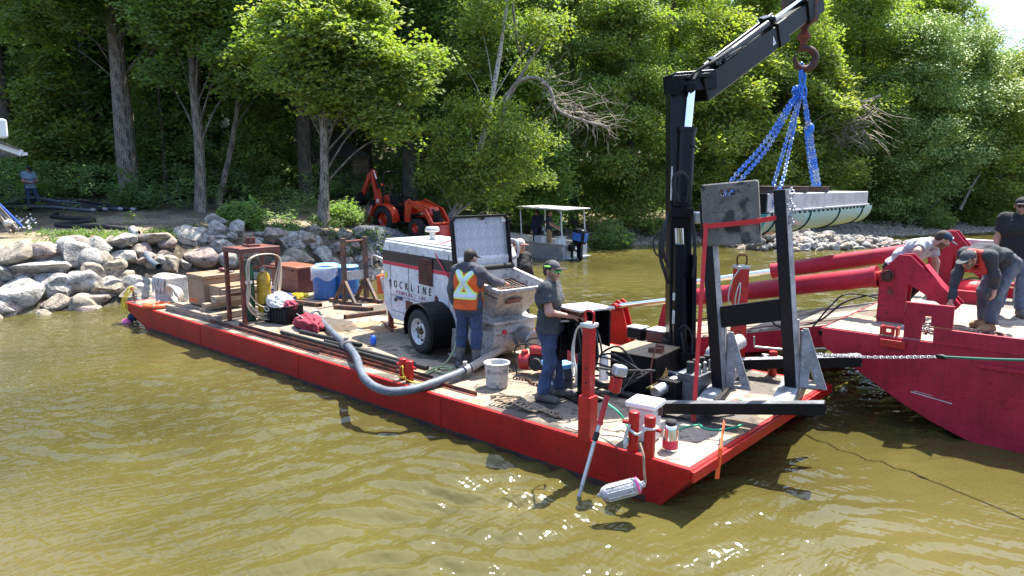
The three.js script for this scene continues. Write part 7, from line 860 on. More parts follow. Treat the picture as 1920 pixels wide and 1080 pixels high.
    [[-0.03, 0.062], [-0.01, 0.076], [0.011, 0.08], [0.031, 0.07]].forEach(([b, l], i) => { let a = P(0.09, b, 0), an = cu * 0.5; for (let j = 0; j < 3; j++) { const seg = l * [0.45, 0.32, 0.23][j], e = a.clone().addScaledVector(d, Math.cos(an) * seg).addScaledVector(n, Math.sin(an) * seg); q.push(cap(a, e, 0.0095 - j * 0.0008, 0.0088 - j * 0.0008, { k: 0.006 })); a = e; an += cu * (0.8 + 0.05 * i); } });
    const t0 = P(0.03, 0.03, 0.004), t1 = P(0.06, 0.056, 0.018), t2 = P(0.085, 0.056, 0.03 + 0.02 * cu); q.push(cap(t0, t1, 0.013, 0.0105, { k: 0.012 }), cap(t1, t2, 0.0105, 0.008, { k: 0.006 })); return [surface(q, 0.012, 0.0048, () => sk), q]; };
  const hands = {}; for (const S of ['L', 'R']) { const [g, q] = hand(S); hands[S] = q; parts.push(g); }
  obj('body', parts, skinMat, t);
  if (s.gloves) for (const S of ['L', 'R']) obj('glove', surface(hands[S].map((q) => ({ ...q, r0: q.r0 + 0.004, r1: q.r1 + 0.004 })), 0.012, 0.0055), CL.glove, t);
  // clothes
  const g = 0.016, cutArm = (S, k, r) => { const a = J['sh' + S], b = J['el' + S], p = cen(a, b, k), n = b.clone().sub(a).normalize(); return [cap(a, b, r + 0.056 * w, r + 0.05, { cut: [[p, n]], k: 0.05 })]; };
  const hemN = hip.clone().sub(J.waist).normalize(), hem = cen(J.waist, hip, s.hem ?? 0.9), tor = torso(g + (s.loose || 0)).map((q, i) => (i === 0 ? { ...q, cut: [[hem, hemN]] } : q));
  const sl = s.longSleeves ? [...arm('L', g + 0.004, 0.02), ...arm('R', g + 0.004, 0.02)].map((q, i) => (i % 2 ? { ...q, cut: [[cen(q.a, q.b, s.sleeve ?? 0.93), q.b.clone().sub(q.a).normalize()]] } : q)) : [...cutArm('L', 0.62, g + 0.008), ...cutArm('R', 0.62, g + 0.008)];
  const headCut = [[off(J.neck, J.head.clone().sub(J.neck).normalize(), s.hood ? 0.06 : 0.0), J.head.clone().sub(J.neck).normalize()]];
  const shirt = obj('shirt', surface([...tor.map((q, i) => (i === 4 ? { ...q, cut: headCut } : q)), ...sl, ...(s.hood ? [cap(off(J.neck, F[2], -0.05).add(V(0.07, 0.0, 0)), off(J.neck, F[2], -0.05).add(V(-0.07, 0.0, 0)), 0.06), cap(off(J.neck, F[0], 0.07), off(J.neck, F[0], -0.07), 0.05)] : [])], 0.05, 0.012, null, 0.02), s.shirt, t); if (s.shirtLabel) shirt.userData.label = s.shirtLabel;
  obj('trousers', surface([cap(off(hip, L, 0.062 * w), off(hip, L, -0.062 * w), 0.126 * w), cap(off(cen(hip, J.waist, 0.45), L, 0.055 * w), off(cen(hip, J.waist, 0.45), L, -0.055 * w), 0.118 * w, 0.118 * w, { cut: [[cen(hip, J.waist, 0.5), hemN.clone().negate()]] }), ...['L', 'R'].flatMap((S) => { const [a, b] = leg(S, 0.02); return [a, { ...b, r1: b.r1 + (s.legWide ?? 0.014), cut: [[cen(b.a, b.b, s.legEnd ?? 0.93), b.b.clone().sub(b.a).normalize()]] }]; })], 0.045, 0.013, null, 0.022), s.trousers, t);
  for (const S of ['L', 'R']) { const f = J['foot' + S], to = J['toe' + S], kn = J['knee' + S], heel = f.clone().lerp(to, -0.28); heel.y = to.y; const fl = Math.min(f.y, to.y) - 0.04; obj('boot', surface([cap(heel, to, 0.048, 0.047), cap(f, f.clone().lerp(kn, s.bootH ?? 0.3), 0.058, s.bootH > 0.5 ? 0.07 : 0.06, { cut: [[f.clone().lerp(kn, s.bootH ?? 0.3), kn.clone().sub(f).normalize()]] }), cap(cen(f, to, 0.4), to, 0.05, 0.046)], 0.03, 0.012, null, 0.004, [[V(0, Math.max(fl, f.y - 0.088), 0), V(0, -1, 0)]]), s.boots, t); }
  // headgear
  if (s.hair) obj('hair', surface([ell(hd(0, 0.045, -0.022), [0.084, 0.088, 0.098], F), cap(hd(0, -0.03, -0.07), hd(0, 0.02, -0.07), 0.05)], 0.02, 0.007, null, 0.004, [[hd(0, 0, 0.05), F[2].clone().addScaledVector(F[1], -0.7).normalize()]]), CL.hair, t);
  if (s.cap) { const bk = s.capBack ? -1 : 1, c = obj('cap', surface([ell(hd(0, 0.05, -0.008), [0.087, 0.085, 0.106], F, { cut: [[hd(0, 0.042, 0), F[1].clone().negate().addScaledVector(F[2], s.capBack ? -0.15 : 0.1).normalize()]] }), ell(hd(0, 0.045, 0.115 * bk), [0.074, 0.011, 0.085], F, { k: 0.008, cut: [[hd(0, 0, 0.06 * bk), F[2].clone().multiplyScalar(-bk)]] }), cap(hd(0, 0.134, -0.008), hd(0, 0.137, -0.008), 0.008, 0.008, { k: 0.006 })], 0.01, 0.0055), s.cap, t); if (s.capPatch) obj('cap_patch', surface([ell(hd(0, 0.082, 0.088), [0.032, 0.024, 0.012], F)], 0.01, 0.005), s.capPatch, c); if (s.capTop) obj('cap_panel', surface([ell(hd(0, 0.052, 0.0), [0.089, 0.087, 0.106], F, { cut: [[hd(0, 0.05, 0), F[1].clone().negate()], [hd(0, 0, -0.01), F[2].clone().negate()]] })], 0.01, 0.0055), s.capTop, c); if (s.onCap) obj('goggles', surface([cap(hd(-0.09, 0.065, 0.02), hd(-0.088, 0.06, -0.05), 0.012), cap(hd(0.09, 0.065, 0.02), hd(0.088, 0.06, -0.05), 0.012)], 0.01, 0.005), s.onCap, c); }
  if (s.glasses) obj('sunglasses', [surface([ell(hd(0.034, 0.006, 0.097), [0.029, 0.021, 0.012], F), ell(hd(-0.034, 0.006, 0.097), [0.029, 0.021, 0.012], F), cap(hd(-0.01, 0.012, 0.102), hd(0.01, 0.012, 0.102), 0.006)], 0.006, 0.0045), surface([cap(hd(0.064, 0.012, 0.09), hd(0.082, 0.01, 0.0), 0.005)], 0.006, 0.004), surface([cap(hd(-0.064, 0.012, 0.09), hd(-0.082, 0.01, 0.0), 0.005)], 0.006, 0.004)], s.glasses, t);
  if (s.vest) s.vest(t, J, { torso, cen, off, hip, L, SL, F, w });
  return t;
}
{
  const yaw = (dx, dz) => Math.atan2(dx, dz);                     // people face +z of their own group
  // worker in the orange vest, back to us, reaching into the hopper
  makePerson('worker in orange safety vest with silver cross bands reaching into the pump hopper', deck(880, 689), yaw(0.42, -0.9), stand({ elR: [-0.34, 1.27, 0.18], wrR: [-0.36, 1.24, 0.42], handR: [0, -0.3, 1], palmR: [0, -1, 0], elL: [0.27, 1.16, -0.03], wrL: [0.27, 0.92, 0.04], head: [-0.01, 1.62, 0.05], face: [-0.25, -0.3, 1], chest: [0, 1.3, 0.02], kneeL: [0.12, 0.5, 0.02], footL: [0.14, 0.085, -0.04], toeL: [0.16, 0.04, 0.15] }), {
    shirt: CL.hood, longSleeves: true, hood: true, hem: 1.35, loose: 0.012, trousers: CL.jean, legEnd: 0.5, legWide: 0.02, boots: CL.greyBoot, bootH: 0.62, cap: CL.capBlack, build: 1.08, hair: true,
    vest: (t, J, q) => {
      const tor = q.torso(0.04), lo = q.cen(J.waist, q.hip, 1.15), dn = q.hip.clone().sub(J.waist).normalize(), all = [...tor.slice(0, 3).map((p, i) => ({ ...p, r0: p.r0 + 0.012, r1: p.r1 + 0.012 })), cap(q.off(J.shL, q.SL, -0.05), q.off(J.shR, q.SL, 0.05), 0.075)], cuts = [[lo, dn], [V(0, 1.52, 0), V(0, 1, 0)], [q.off(J.shL, q.SL, -0.0), q.SL.clone()], [q.off(J.shR, q.SL, 0.0), q.SL.clone().negate()]];
      const v = obj('safety_vest', surface(all, 0.06, 0.012, null, 0.006, cuts), CL.vest, t);
      const up = all.map((p) => ({ ...p, r0: p.r0 + 0.005, r1: p.r1 + 0.005 })), up2 = all.map((p) => ({ ...p, r0: p.r0 + 0.008, r1: p.r1 + 0.008 })), slab = (src, p, n, h) => surface(src, 0.06, 0.011, null, 0.006, [...cuts, [q.off(p, n, h), n.clone()], [q.off(p, n, -h), n.clone().negate()]]), back = [V(0, 1.2, 0), V(0, 0, 1)];
      const strip = (p, n, h) => { obj('lime_band', slab(up, p, n, h + 0.022), CL.lime, v); obj('silver_band', slab(up2, p, n, h), CL.silver, v); };
      strip(V(0, 1.1, 0), V(0, 1, 0), 0.034);
      const diag = (n) => { const m = V(...n).normalize(), c = [...cuts, back, [V(0, 1.13, 0), V(0, -1, 0)]], s2 = (src, h) => surface(src, 0.06, 0.011, null, 0.006, [...c, [q.off(V(0, 1.29, 0), m, h), m], [q.off(V(0, 1.29, 0), m, -h), m.clone().negate()]]); obj('lime_band', s2(up, 0.052), CL.lime, v); obj('silver_band', s2(up2, 0.03), CL.silver, v); };
      diag([1, 0.72, 0]); diag([-1, 0.72, 0]); for (const S of [1, -1]) { const n = V(1, 0, 0), p = V(S * 0.13, 1.2, 0), c = [...cuts, [V(0, 1.2, 0), V(0, 0, -1)]]; obj('silver_band', surface(up, 0.06, 0.012, null, 0.006, [...c, [q.off(p, n, 0.03), n], [q.off(p, n, -0.03), n.clone().negate()]]), CL.silver, v); }
    } });
  // operator with sunglasses, side on, hands at the controls
  makePerson('man in dark grey shirt, grey cap and green sunglasses working the crane controls', deck(1030, 748), yaw(0.93, 0.3), stand({ elL: [0.26, 1.17, 0.0], wrL: [0.12, 1.1, 0.24], handL: [-0.2, 0.1, 1], palmL: [0, -1, 0], elR: [-0.27, 1.17, 0.06], wrR: [-0.1, 1.1, 0.3], handR: [0.1, 0, 1], palmR: [0, -1, 0], face: [-0.35, -0.06, 1], head: [0, 1.64, 0.02], chest: [0, 1.31, -0.01], kneeL: [0.1, 0.5, 0.05], footL: [0.14, 0.085, 0.1], toeL: [0.17, 0.04, 0.28], footR: [-0.14, 0.085, -0.06], toeR: [-0.17, 0.04, 0.12] }), { shirt: CL.grey, hem: 1.2, loose: 0.014, trousers: CL.jean, boots: CL.boot, bootH: 0.25, cap: CL.capBlack, capTop: CL.capGrey, onCap: mat([0.25, 0.6, 0.08], 0.5), glasses: mat([0.02, 0.35, 0.08], 0.12, { metalness: 0.4 }), beard: [0.2, 0.11, 0.075], build: 1.14, skin: [0.38, 0.185, 0.125], hair: true });
  // hooded man behind the hopper
  makePerson('young man in black hooded jacket and maroon cap standing behind the hopper', deck(972, 640), yaw(0.62, 0.75), stand({ face: [0.1, -0.02, 1], elL: [0.25, 1.15, 0.0], wrL: [0.24, 0.93, 0.1] }), { shirt: CL.black, longSleeves: true, hood: true, hem: 1.4, loose: 0.02, trousers: CL.charcoal, boots: CL.boot, cap: mat([0.16, 0.05, 0.05], 0.85), capTop: mat([0.42, 0.38, 0.36], 0.85), hair: true });
  // landing craft crew
  const C = CD + 0.012, on = (px, py) => onPlane(px, py, C);
  const g1 = makePerson('man in white printed shirt, blue cap and gloves leaning over the crimson stand', B(-0.42, 5.85, C), yaw(0.8, 0.6), stand({ hipL: [0.1, 0.72, -0.2], hipR: [-0.1, 0.72, -0.2], kneeL: [0.15, 0.46, 0.1], kneeR: [-0.15, 0.46, 0.12], footL: [0.16, 0.085, -0.16], footR: [-0.16, 0.085, -0.1], toeL: [0.19, 0.04, 0.03], toeR: [-0.19, 0.04, 0.09], waist: [0, 0.86, -0.1], chest: [0.0, 1.0, 0.09], shL: [0.18, 1.06, 0.24], shR: [-0.19, 1.09, 0.17], neck: [0, 1.12, 0.26], head: [0.03, 1.15, 0.4], face: [0.3, -0.65, 1], faceUp: [0, 1, 0.5], elL: [0.22, 0.79, 0.32], wrL: [0.2, 0.54, 0.34], elR: [-0.42, 1.0, 0.14], wrR: [-0.5, 0.84, 0.06], handR: [-0.3, -0.7, 0.3], palmR: [0, -1, 0.3], palmL: [-1, 0, 0] }), { shirt: CL.white, hem: 1.05, loose: 0.016, trousers: CL.black, boots: CL.boot, cap: mat([0.03, 0.05, 0.085], 0.85, { map: T.cloth }), capPatch: CL.silver, gloves: true, beard: [0.09, 0.05, 0.03], skin: [0.4, 0.22, 0.15], build: 1.05, hair: true });
  { const ink = mat([0.03, 0.05, 0.035], 0.8); g1.updateMatrixWorld(); const pr = [['Chew', 0.075, 0.0, 0.0], ['E...', 0.05, 0.02, -0.085]]; const grp = pr.map(([s0, z, x, y]) => { const g = text(s0.replace('...', 'at'), z, 0.006); const b = g.boundingBox; g.translate(-(b.max.x) / 2 + x, y, 0); return g; }); const g = mergeGeometries(grp.map(flatGeo)); g.rotateZ(-0.12); g.rotateX(0.72); g.translate(0.0, 0.97, 0.255); obj('shirt_print', g, ink, g1); }
  makePerson('man bending low over the deck in grey long sleeves with a red flotation collar', on(1843, 618), yaw(-0.93, 0.36), stand({ hipL: [0.1, 0.9, -0.3], hipR: [-0.1, 0.9, -0.3], kneeL: [0.12, 0.5, -0.02], kneeR: [-0.12, 0.5, -0.1], footL: [0.13, 0.085, 0.06], footR: [-0.13, 0.085, -0.2], toeL: [0.14, 0.04, 0.26], toeR: [-0.14, 0.04, 0.0], waist: [0, 0.99, -0.14], chest: [0, 1.04, 0.1], shL: [0.18, 1.03, 0.26], shR: [-0.18, 1.03, 0.24], neck: [0, 1.03, 0.31], head: [0.02, 0.98, 0.45], face: [0.1, -0.5, 1], faceUp: [0, 1, 0.5], elL: [0.22, 0.78, 0.2], wrL: [0.2, 0.6, 0.14], handL: [0, -1, 0.1], palmL: [-1, 0, 0.2], elR: [-0.2, 0.73, 0.34], wrR: [-0.13, 0.4, 0.5], handR: [0, -0.9, 0.3], palmR: [0.6, 0, 0.4] }), { shirt: CL.charcoal, longSleeves: true, sleeve: 0.96, hem: 0.75, loose: 0.006, trousers: CL.dirtyJean, boots: CL.tanBoot, bootH: 0.25, legWide: 0.022, cap: CL.capGrey, glasses: M.glassDark, beard: [0.13, 0.08, 0.055], build: 1.05, hair: true,
    vest: (t, J) => { const n = J.neck; obj('flotation_collar', [surface([cap(n.clone().add(V(0.08, 0.04, -0.02)), n.clone().add(V(-0.08, 0.04, -0.02)), 0.045), cap(n.clone().add(V(0.09, 0.02, 0)), V(0.11, 0.84, 0.26), 0.045, 0.05), cap(n.clone().add(V(-0.09, 0.02, 0)), V(-0.11, 0.84, 0.26), 0.045, 0.05), cap([0.11, 0.84, 0.26], [0.1, 0.84, 0.06], 0.05, 0.04), cap([-0.11, 0.84, 0.26], [-0.1, 0.84, 0.06], 0.05, 0.04)], 0.03, 0.012)], CL.redVest, t); } });
  makePerson('man in black shirt, cap and dark sunglasses standing at the edge of the photo', on(1893, 592), yaw(-0.45, 0.9), stand({ elL: [0.25, 1.14, -0.02], wrL: [0.25, 0.9, 0.02], face: [-0.1, -0.06, 1], kneeR: [-0.12, 0.5, 0.03], footR: [-0.17, 0.085, 0.0], toeR: [-0.22, 0.04, 0.18] }), { shirt: CL.black, hem: 1.25, loose: 0.018, trousers: CL.paleJean, boots: CL.boot, bootH: 0.25, cap: CL.capBlack, glasses: M.glassDark, beard: [0.2, 0.13, 0.095], build: 1.16, hair: true });
  // on the workboat and on the bank
  makePerson('man in grey shirt and tan trousers standing at the helm of the workboat', [1.5, 0.14, -29.06], yaw(0.9, 0.1), stand({ elL: [0.26, 1.2, 0.1], wrL: [0.22, 1.08, 0.34], elR: [-0.26, 1.18, 0.08], wrR: [-0.2, 1.05, 0.33], handL: [0, -0.3, 1], handR: [0, -0.3, 1] }), { shirt: CL.charcoal, hem: 1.2, loose: 0.014, trousers: CL.khaki, boots: CL.boot, hair: true });
  makePerson('person in a navy jacket half hidden behind the canopy pole of the workboat', [1.05, 0.14, -29.45], yaw(-0.6, -0.8), stand({ elR: [-0.35, 1.25, 0.05], wrR: [-0.5, 1.22, 0.15] }), { shirt: CL.navy, longSleeves: true, hem: 1.4, loose: 0.03, trousers: CL.navy, boots: CL.boot, hair: true });
  makePerson('man in pale blue shirt and rubber boots on the bank looking at his hands', onGround(60, 389, 28.4), yaw(0.85, 0.5), stand({ elL: [0.25, 1.16, 0.04], wrL: [0.06, 1.1, 0.27], elR: [-0.25, 1.16, 0.04], wrR: [-0.04, 1.1, 0.28], handL: [-0.3, 0.2, 1], handR: [0.3, 0.2, 1], palmL: [0, 1, 0], palmR: [0, 1, 0], head: [0, 1.61, 0.05], face: [0, -0.55, 1], faceUp: [0, 1, 0.5], kneeL: [0.13, 0.56, 0.2], footL: [0.15, 0.16, 0.2], toeL: [0.17, 0.11, 0.38] }), { shirt: CL.paleBlue, hem: 1.2, loose: 0.016, trousers: CL.jean, legEnd: 0.5, boots: CL.boot, bootH: 0.62, cap: CL.capBlack, hair: true });
}
// ------------------------------------------------------------------ workboat, tractor, cottage, things on the bank
{
  const t = thing('workboat', 'grey aluminium workboat with a flat canopy and a blue black outboard nosed to the shore', 'boat', [2.5, 0, -28.2], Math.atan2(0.66, -0.75)), L = 4.6, w = 0.8;   // local x runs to the bow
  const sec = (x, k, hgt, v) => [[x, 0.02 - 0.1 * v, 0], [x, -0.08, w * k * 0.85], [x, hgt, w * k], [x, hgt, w * k - 0.05], [x, 0.06, w * k * 0.8]];
  const wall = (a, b) => { const g = new THREE.BufferGeometry(), pos = []; for (let i = 0; i + 1 < a.length; i++) for (const q of [a[i], b[i], a[i + 1], b[i], b[i + 1], a[i + 1]]) pos.push(...q); g.setAttribute('position', new THREE.BufferAttribute(new Float32Array(pos), 3)); g.computeVertexNormals(); return g; };
  const st = [[0, 1, 0.62], [1.5, 1.05, 0.64], [3.0, 0.98, 0.72], [4.0, 0.68, 0.82], [L, 0.3, 0.95]], hull = []; for (let i = 0; i + 1 < st.length; i++) for (const s of [1, -1]) { const f = (q) => sec(...q, 0).map(([x, y, z]) => [x, y, z * s]); hull.push(wall(f(st[i]), f(st[i + 1]))); }
  obj('hull', [...hull, bar([L, 0.0, 0], [L, 0.92, 0], 0.04, 0.5, [0, 0, 1]), box(4.0, 0.03, 1.3, 2.1, 0.1, 0)], M.alu, t); obj('transom', [box(0.06, 0.6, 1.55, 0, 0.28, 0), box(0.3, 0.04, 1.5, -0.1, 0.1, 0)], M.alu, t); obj('gunwale', [tube(st.map(([x, k, h]) => [x, h, w * k]), 0.028, 24), tube(st.map(([x, k, h]) => [x, h, -w * k]), 0.028, 24)], M.alu, t);
  const hh = 2.0; for (const [x, z] of [[0.15, 0.76], [0.15, -0.76], [2.2, 0.78], [2.2, -0.78]]) obj('canopy_pole', rod([x - 0.1, 0.4, z], [x, hh - 0.02, z], 0.026), M.white, t); obj('canopy', [box(2.5, 0.05, 1.75, 1.15, hh, 0, 0, 0, 0.02, 0.02)], M.white, t); obj('canopy_brace', [rod([0.15, hh - 0.16, -0.76], [0.4, hh, -0.76], 0.018), rod([0.15, hh - 0.16, 0.76], [0.4, hh, 0.76], 0.018)], M.white, t);
  const o = obj('outboard', [place(new RoundedBoxGeometry(0.55, 0.62, 0.42, 3, 0.14), -0.3, 0.92, -0.1, 0, 0, 0.15), box(0.2, 0.55, 0.18, -0.3, 0.35, -0.1, 0, 0, 0, 0.03), box(0.14, 0.4, 0.05, -0.34, -0.02, -0.1), box(0.35, 0.12, 0.25, -0.1, 0.6, -0.1)], M.navyBlack, t); obj('cowl_panel', [box(0.02, 0.34, 0.24, -0.585, 0.88, -0.1, 0, 0, 0.15, 0.01), box(0.4, 0.3, 0.012, -0.3, 0.92, -0.315, 0, 0, 0.15)], mat([0.03, 0.12, 0.35], 0.35), o);
  obj('console', [box(0.4, 0.75, 0.6, 1.5, 0.5, -0.2, 0, 0, 0, 0.03)], M.white, t); obj('windscreen', [box(0.02, 0.35, 0.55, 1.6, 1.05, -0.2, 0, 0, -0.3)], mat([0.8, 0.85, 0.85], 0.08, { transmission: 1, thickness: 0 }), t); obj('spare_motor', [box(0.24, 0.26, 0.2, -0.2, 0.5, -0.5, 0, 0, 0, 0.04), box(0.08, 0.6, 0.08, -0.22, 0.15, -0.5)], M.black, t); obj('cable', tube([[-0.04, 0.45, 0.35], [-0.05, 0.25, 0.2], [-0.05, 0.3, 0.05], [-0.05, 0.4, -0.05]], 0.02, 24), M.rubber, t); obj('grab_rail', tube([[-0.05, 0.35, 0.2], [-0.07, 0.42, 0.15], [-0.07, 0.4, -0.3]], 0.02, 20), M.chrome, t);
  const bin = thing('white_bin', 'pale plastic bin on the stern of the workboat beside the outboard', 'bin', t.localToWorld(V(0.35, 0.12, -0.5)).toArray(), 0.6); t.updateMatrixWorld(); bin.position.copy(t.localToWorld(V(0.35, 0.12, -0.5))); obj('bin', box(0.34, 0.75, 0.3, 0, 0.38, 0, 0, 0, 0, 0.03), M.whiteClean, bin); obj('lid', box(0.38, 0.05, 0.34, 0, 0.77, 0, 0, 0, 0, 0.02), M.white, bin);
}
{
  const base = [-4.5, groundH(-4.3, -27.6) + 0.02, -27.7], t = thing('backhoe_tractor', 'orange compact tractor with backhoe and front loader parked on the dirt slope', 'tractor', base, -Math.atan2(0.6, 0.8)); t.rotation.order = 'YXZ'; t.rotation.z = -0.06;   // local x forward
  const wheel = (x, r, wd, z, rimR) => { const w = obj('tyre', [place(new THREE.LatheGeometry([[rimR, -wd / 2], [r * 0.9, -wd / 2], [r, -wd * 0.36], [r, wd * 0.36], [r * 0.9, wd / 2], [rimR, wd / 2]].map((a) => new THREE.Vector2(...a)), 36), x, r, z, 0, Math.PI / 2)], M.rubber, t); const lg = []; for (let i = 0; i < 20; i++) { const a = i / 20 * 6.283; for (const s of [-1, 1]) lg.push(place(box(0.05, 0.04, wd * 0.55, 0, r + 0.005, s * wd * 0.24, s * 0.6), 0, 0, 0, 0, 0, a + s * 0.08).translate(x, r, z)); } obj('lug', lg, M.rubber, w); obj('rim', [place(new THREE.LatheGeometry([[0, 0.02], [rimR * 0.35, 0.03], [rimR * 0.5, -0.02], [rimR * 0.8, -0.02], [rimR * 0.95, 0.06], [rimR * 1.02, 0.1], [rimR * 1.02, -0.1]].map((a) => new THREE.Vector2(...a)), 32), x, r, z, 0, Math.PI / 2)], M.tractor, w); };
  for (const z of [-0.58, 0.58]) { wheel(0, 0.5, 0.32, z, 0.28); wheel(1.62, 0.33, 0.22, z * 0.9, 0.18); obj('fender', [plate((() => { const q = []; for (let i = 0; i <= 14; i++) { const a = mix(3.0, -0.1, i / 14); q.push([Math.cos(a) * 0.62, 0.5 + Math.sin(a) * 0.6]); } for (let i = 14; i >= 0; i--) { const a = mix(3.0, -0.1, i / 14); q.push([Math.cos(a) * 0.57, 0.5 + Math.sin(a) * 0.55]); } return q; })(), 0.36, 0.003).translate(0, 0, z)], M.tractor, t); }
  obj('frame', [box(2.2, 0.22, 0.36, 0.9, 0.55, 0), box(0.9, 0.06, 1.1, 0.6, 0.45, 0)], M.black, t); obj('hood', [plate([[0.9, 0.7], [2.05, 0.7], [2.1, 0.9], [2.0, 1.12], [1.2, 1.28], [0.9, 1.26]], 0.5, 0.06)], M.tractor, t); obj('grille', [box(0.02, 0.3, 0.36, 2.11, 0.85, 0), box(0.02, 0.08, 0.1, 2.1, 1.03, 0.18)], M.black, t); obj('dashboard', [box(0.14, 0.5, 0.4, 0.82, 1.05, 0, 0, 0, 0.2), rod([0.72, 1.25, 0], [0.62, 1.35, 0], 0.02), place(new THREE.TorusGeometry(0.19, 0.018, 8, 24), 0.6, 1.37, 0, 0, 1.2, 0)], M.black, t);
  obj('seat', [box(0.42, 0.12, 0.44, 0.12, 0.98, 0, 0, 0, 0, 0.04), box(0.1, 0.46, 0.42, -0.1, 1.2, 0, 0, 0, 0.12, 0.04)], M.black, t); obj('roll_bar', [tube([[-0.2, 0.8, 0.5], [-0.22, 1.7, 0.5], [-0.22, 2.18, 0.48], [-0.22, 2.26, 0.36], [-0.22, 2.26, -0.36], [-0.22, 2.18, -0.48], [-0.22, 1.7, -0.5], [-0.2, 0.8, -0.5]], 0.035, 60)], M.black, t); obj('warning_lamp', box(0.05, 0.08, 0.08, -0.22, 1.8, 0.56), M.orange, t);
  // loader
  for (const z of [-0.45, 0.45]) { obj('loader_post', [plate([[0.95, 0.5], [1.2, 0.5], [1.3, 1.2], [1.1, 1.35], [0.95, 1.25]], 0.09).translate(0, 0, z)], M.tractor, t); obj('loader_arm', [bar([1.12, 1.25, z], [1.95, 1.0, z], 0.09, 0.16, [0, 1, 0]), bar([1.92, 1.04, z], [2.45, 0.35, z], 0.09, 0.16, [0, 1, 0])], M.tractor, t); const c = obj('loader_cylinder', [rod([1.2, 0.75, z], [1.7, 0.85, z], 0.045)], M.black, t); obj('piston_rod', [rod([1.7, 0.85, z], [2.0, 0.93, z], 0.022)], M.chrome, c); }
  obj('bucket', [plate([[2.42, 0.1], [3.0, 0.06], [2.98, 0.1], [2.5, 0.16], [2.46, 0.5], [2.62, 0.6], [2.58, 0.64], [2.38, 0.52]], 1.3, 0.005), box(0.5, 0.45, 0.03, 2.65, 0.28, 0.65), box(0.5, 0.45, 0.03, 2.65, 0.28, -0.65)], M.tractor, t);
  // backhoe
  obj('backhoe_frame', [box(0.5, 0.75, 0.5, -0.72, 0.85, 0), box(0.2, 1.0, 0.24, -1.05, 0.75, 0), box(0.3, 0.5, 0.7, -0.65, 1.1, 0)], M.tractor, t); for (const z of [-0.4, 0.4]) obj('stabiliser', [bar([-0.9, 0.95, z], [-0.95, 0.12, z * 1.6], 0.1, 0.1), box(0.3, 0.04, 0.25, -0.95, 0.08, z * 1.65)], M.tractor, t); obj('boom', [bar([-1.1, 0.5, 0], [-1.02, 1.35, 0], 0.16, 0.26), bar([-1.02, 1.3, 0], [-1.34, 2.15, 0], 0.15, 0.24)], M.tractor, t); obj('dipper', [bar([-1.26, 2.25, 0], [-1.55, 2.0, 0], 0.14, 0.2), bar([-1.5, 2.08, 0], [-1.95, 1.2, 0], 0.12, 0.16)], M.tractor, t); const bc = obj('boom_cylinder', [rod([-0.95, 1.6, 0.02], [-1.1, 1.95, 0.02], 0.05)], M.black, t); obj('piston_rod', rod([-1.1, 1.95, 0.02], [-1.26, 2.26, 0.02], 0.025), M.chrome, bc); obj('hoe_bucket', [plate([[-2.2, 0.9], [-1.9, 0.85], [-1.75, 1.1], [-1.85, 1.4], [-2.0, 1.35], [-2.1, 1.1]], 0.36)], M.black, t); obj('control_levers', [rod([-0.5, 1.3, 0.15], [-0.48, 1.75, 0.2], 0.012), rod([-0.5, 1.3, -0.15], [-0.48, 1.75, -0.2], 0.012), rod([-0.48, 1.75, 0.2], [-0.48, 1.75, -0.2], 0.012)], M.rust, t); obj('decal', [box(0.14, 0.14, 0.004, -0.66, 1.15, 0.353)], M.white, t); obj('side_box', box(0.3, 0.35, 0.06, -0.98, 1.0, 0.3), M.black, t);
}
{ // cottage whose eave pokes into the photo
  const c = pix(44, 286, 23.8), gh = groundH(c[0], c[2]), hh = c[1] - gh, t = thing('cottage', 'white trimmed cottage eave above the man in the pale blue shirt', 'cottage', [c[0], gh, c[2]], 0.78), e = [0, hh, 0];
  obj('wall', box(8.4, 2.8, 0.2, -5.3, 1.3, -0.8), M.whiteClean, t); obj('wall', box(0.2, 2.8, 5.8, -1.0, 1.3, -3.8), M.whiteClean, t); for (const k of [0, 1]) obj('window', box(1.1, 1.1, 0.05, -3 - k * 2.2, 1.5, -0.68), M.glassDark, t);
  const run = 6, rise = 2.4, rf = obj('roof', bar([-0.1, hh + 0.1, -3.4], [-run, hh + 0.1 + rise, -3.4], 0.06, 7, [0, 0, 1]), M.shingle, t); obj('fascia', bar([-0.05, hh - 0.02, 0], [-run, hh - 0.02 + rise, 0], 0.2, 0.04, [0, 0, 1]), M.whiteClean, rf); obj('fascia', box(0.04, 0.18, 6.9, -0.02, hh - 0.02, -3.45), M.whiteClean, rf); obj('soffit', bar([-0.1, hh - 0.08, -0.45], [-run, hh - 0.08 + rise * 0.93, -0.45], 0.03, 0.85, [0, 0, 1]), M.white, rf); obj('gutter', box(0.12, 0.1, 6.8, 0.06, hh - 0.05, -3.4, 0, 0, 0, 0.02), M.whiteClean, rf);
  t.updateMatrixWorld(); const ch = t.worldToLocal(V(...pix(-8, 241, 22.5))); obj('vent_box', [box(0.55, 0.6, 0.5, ch.x, ch.y, ch.z, 0, 0, 0, 0.08), box(0.2, 0.9, 0.2, ch.x - 0.1, ch.y - 0.6, ch.z)], M.whiteClean, rf);
}
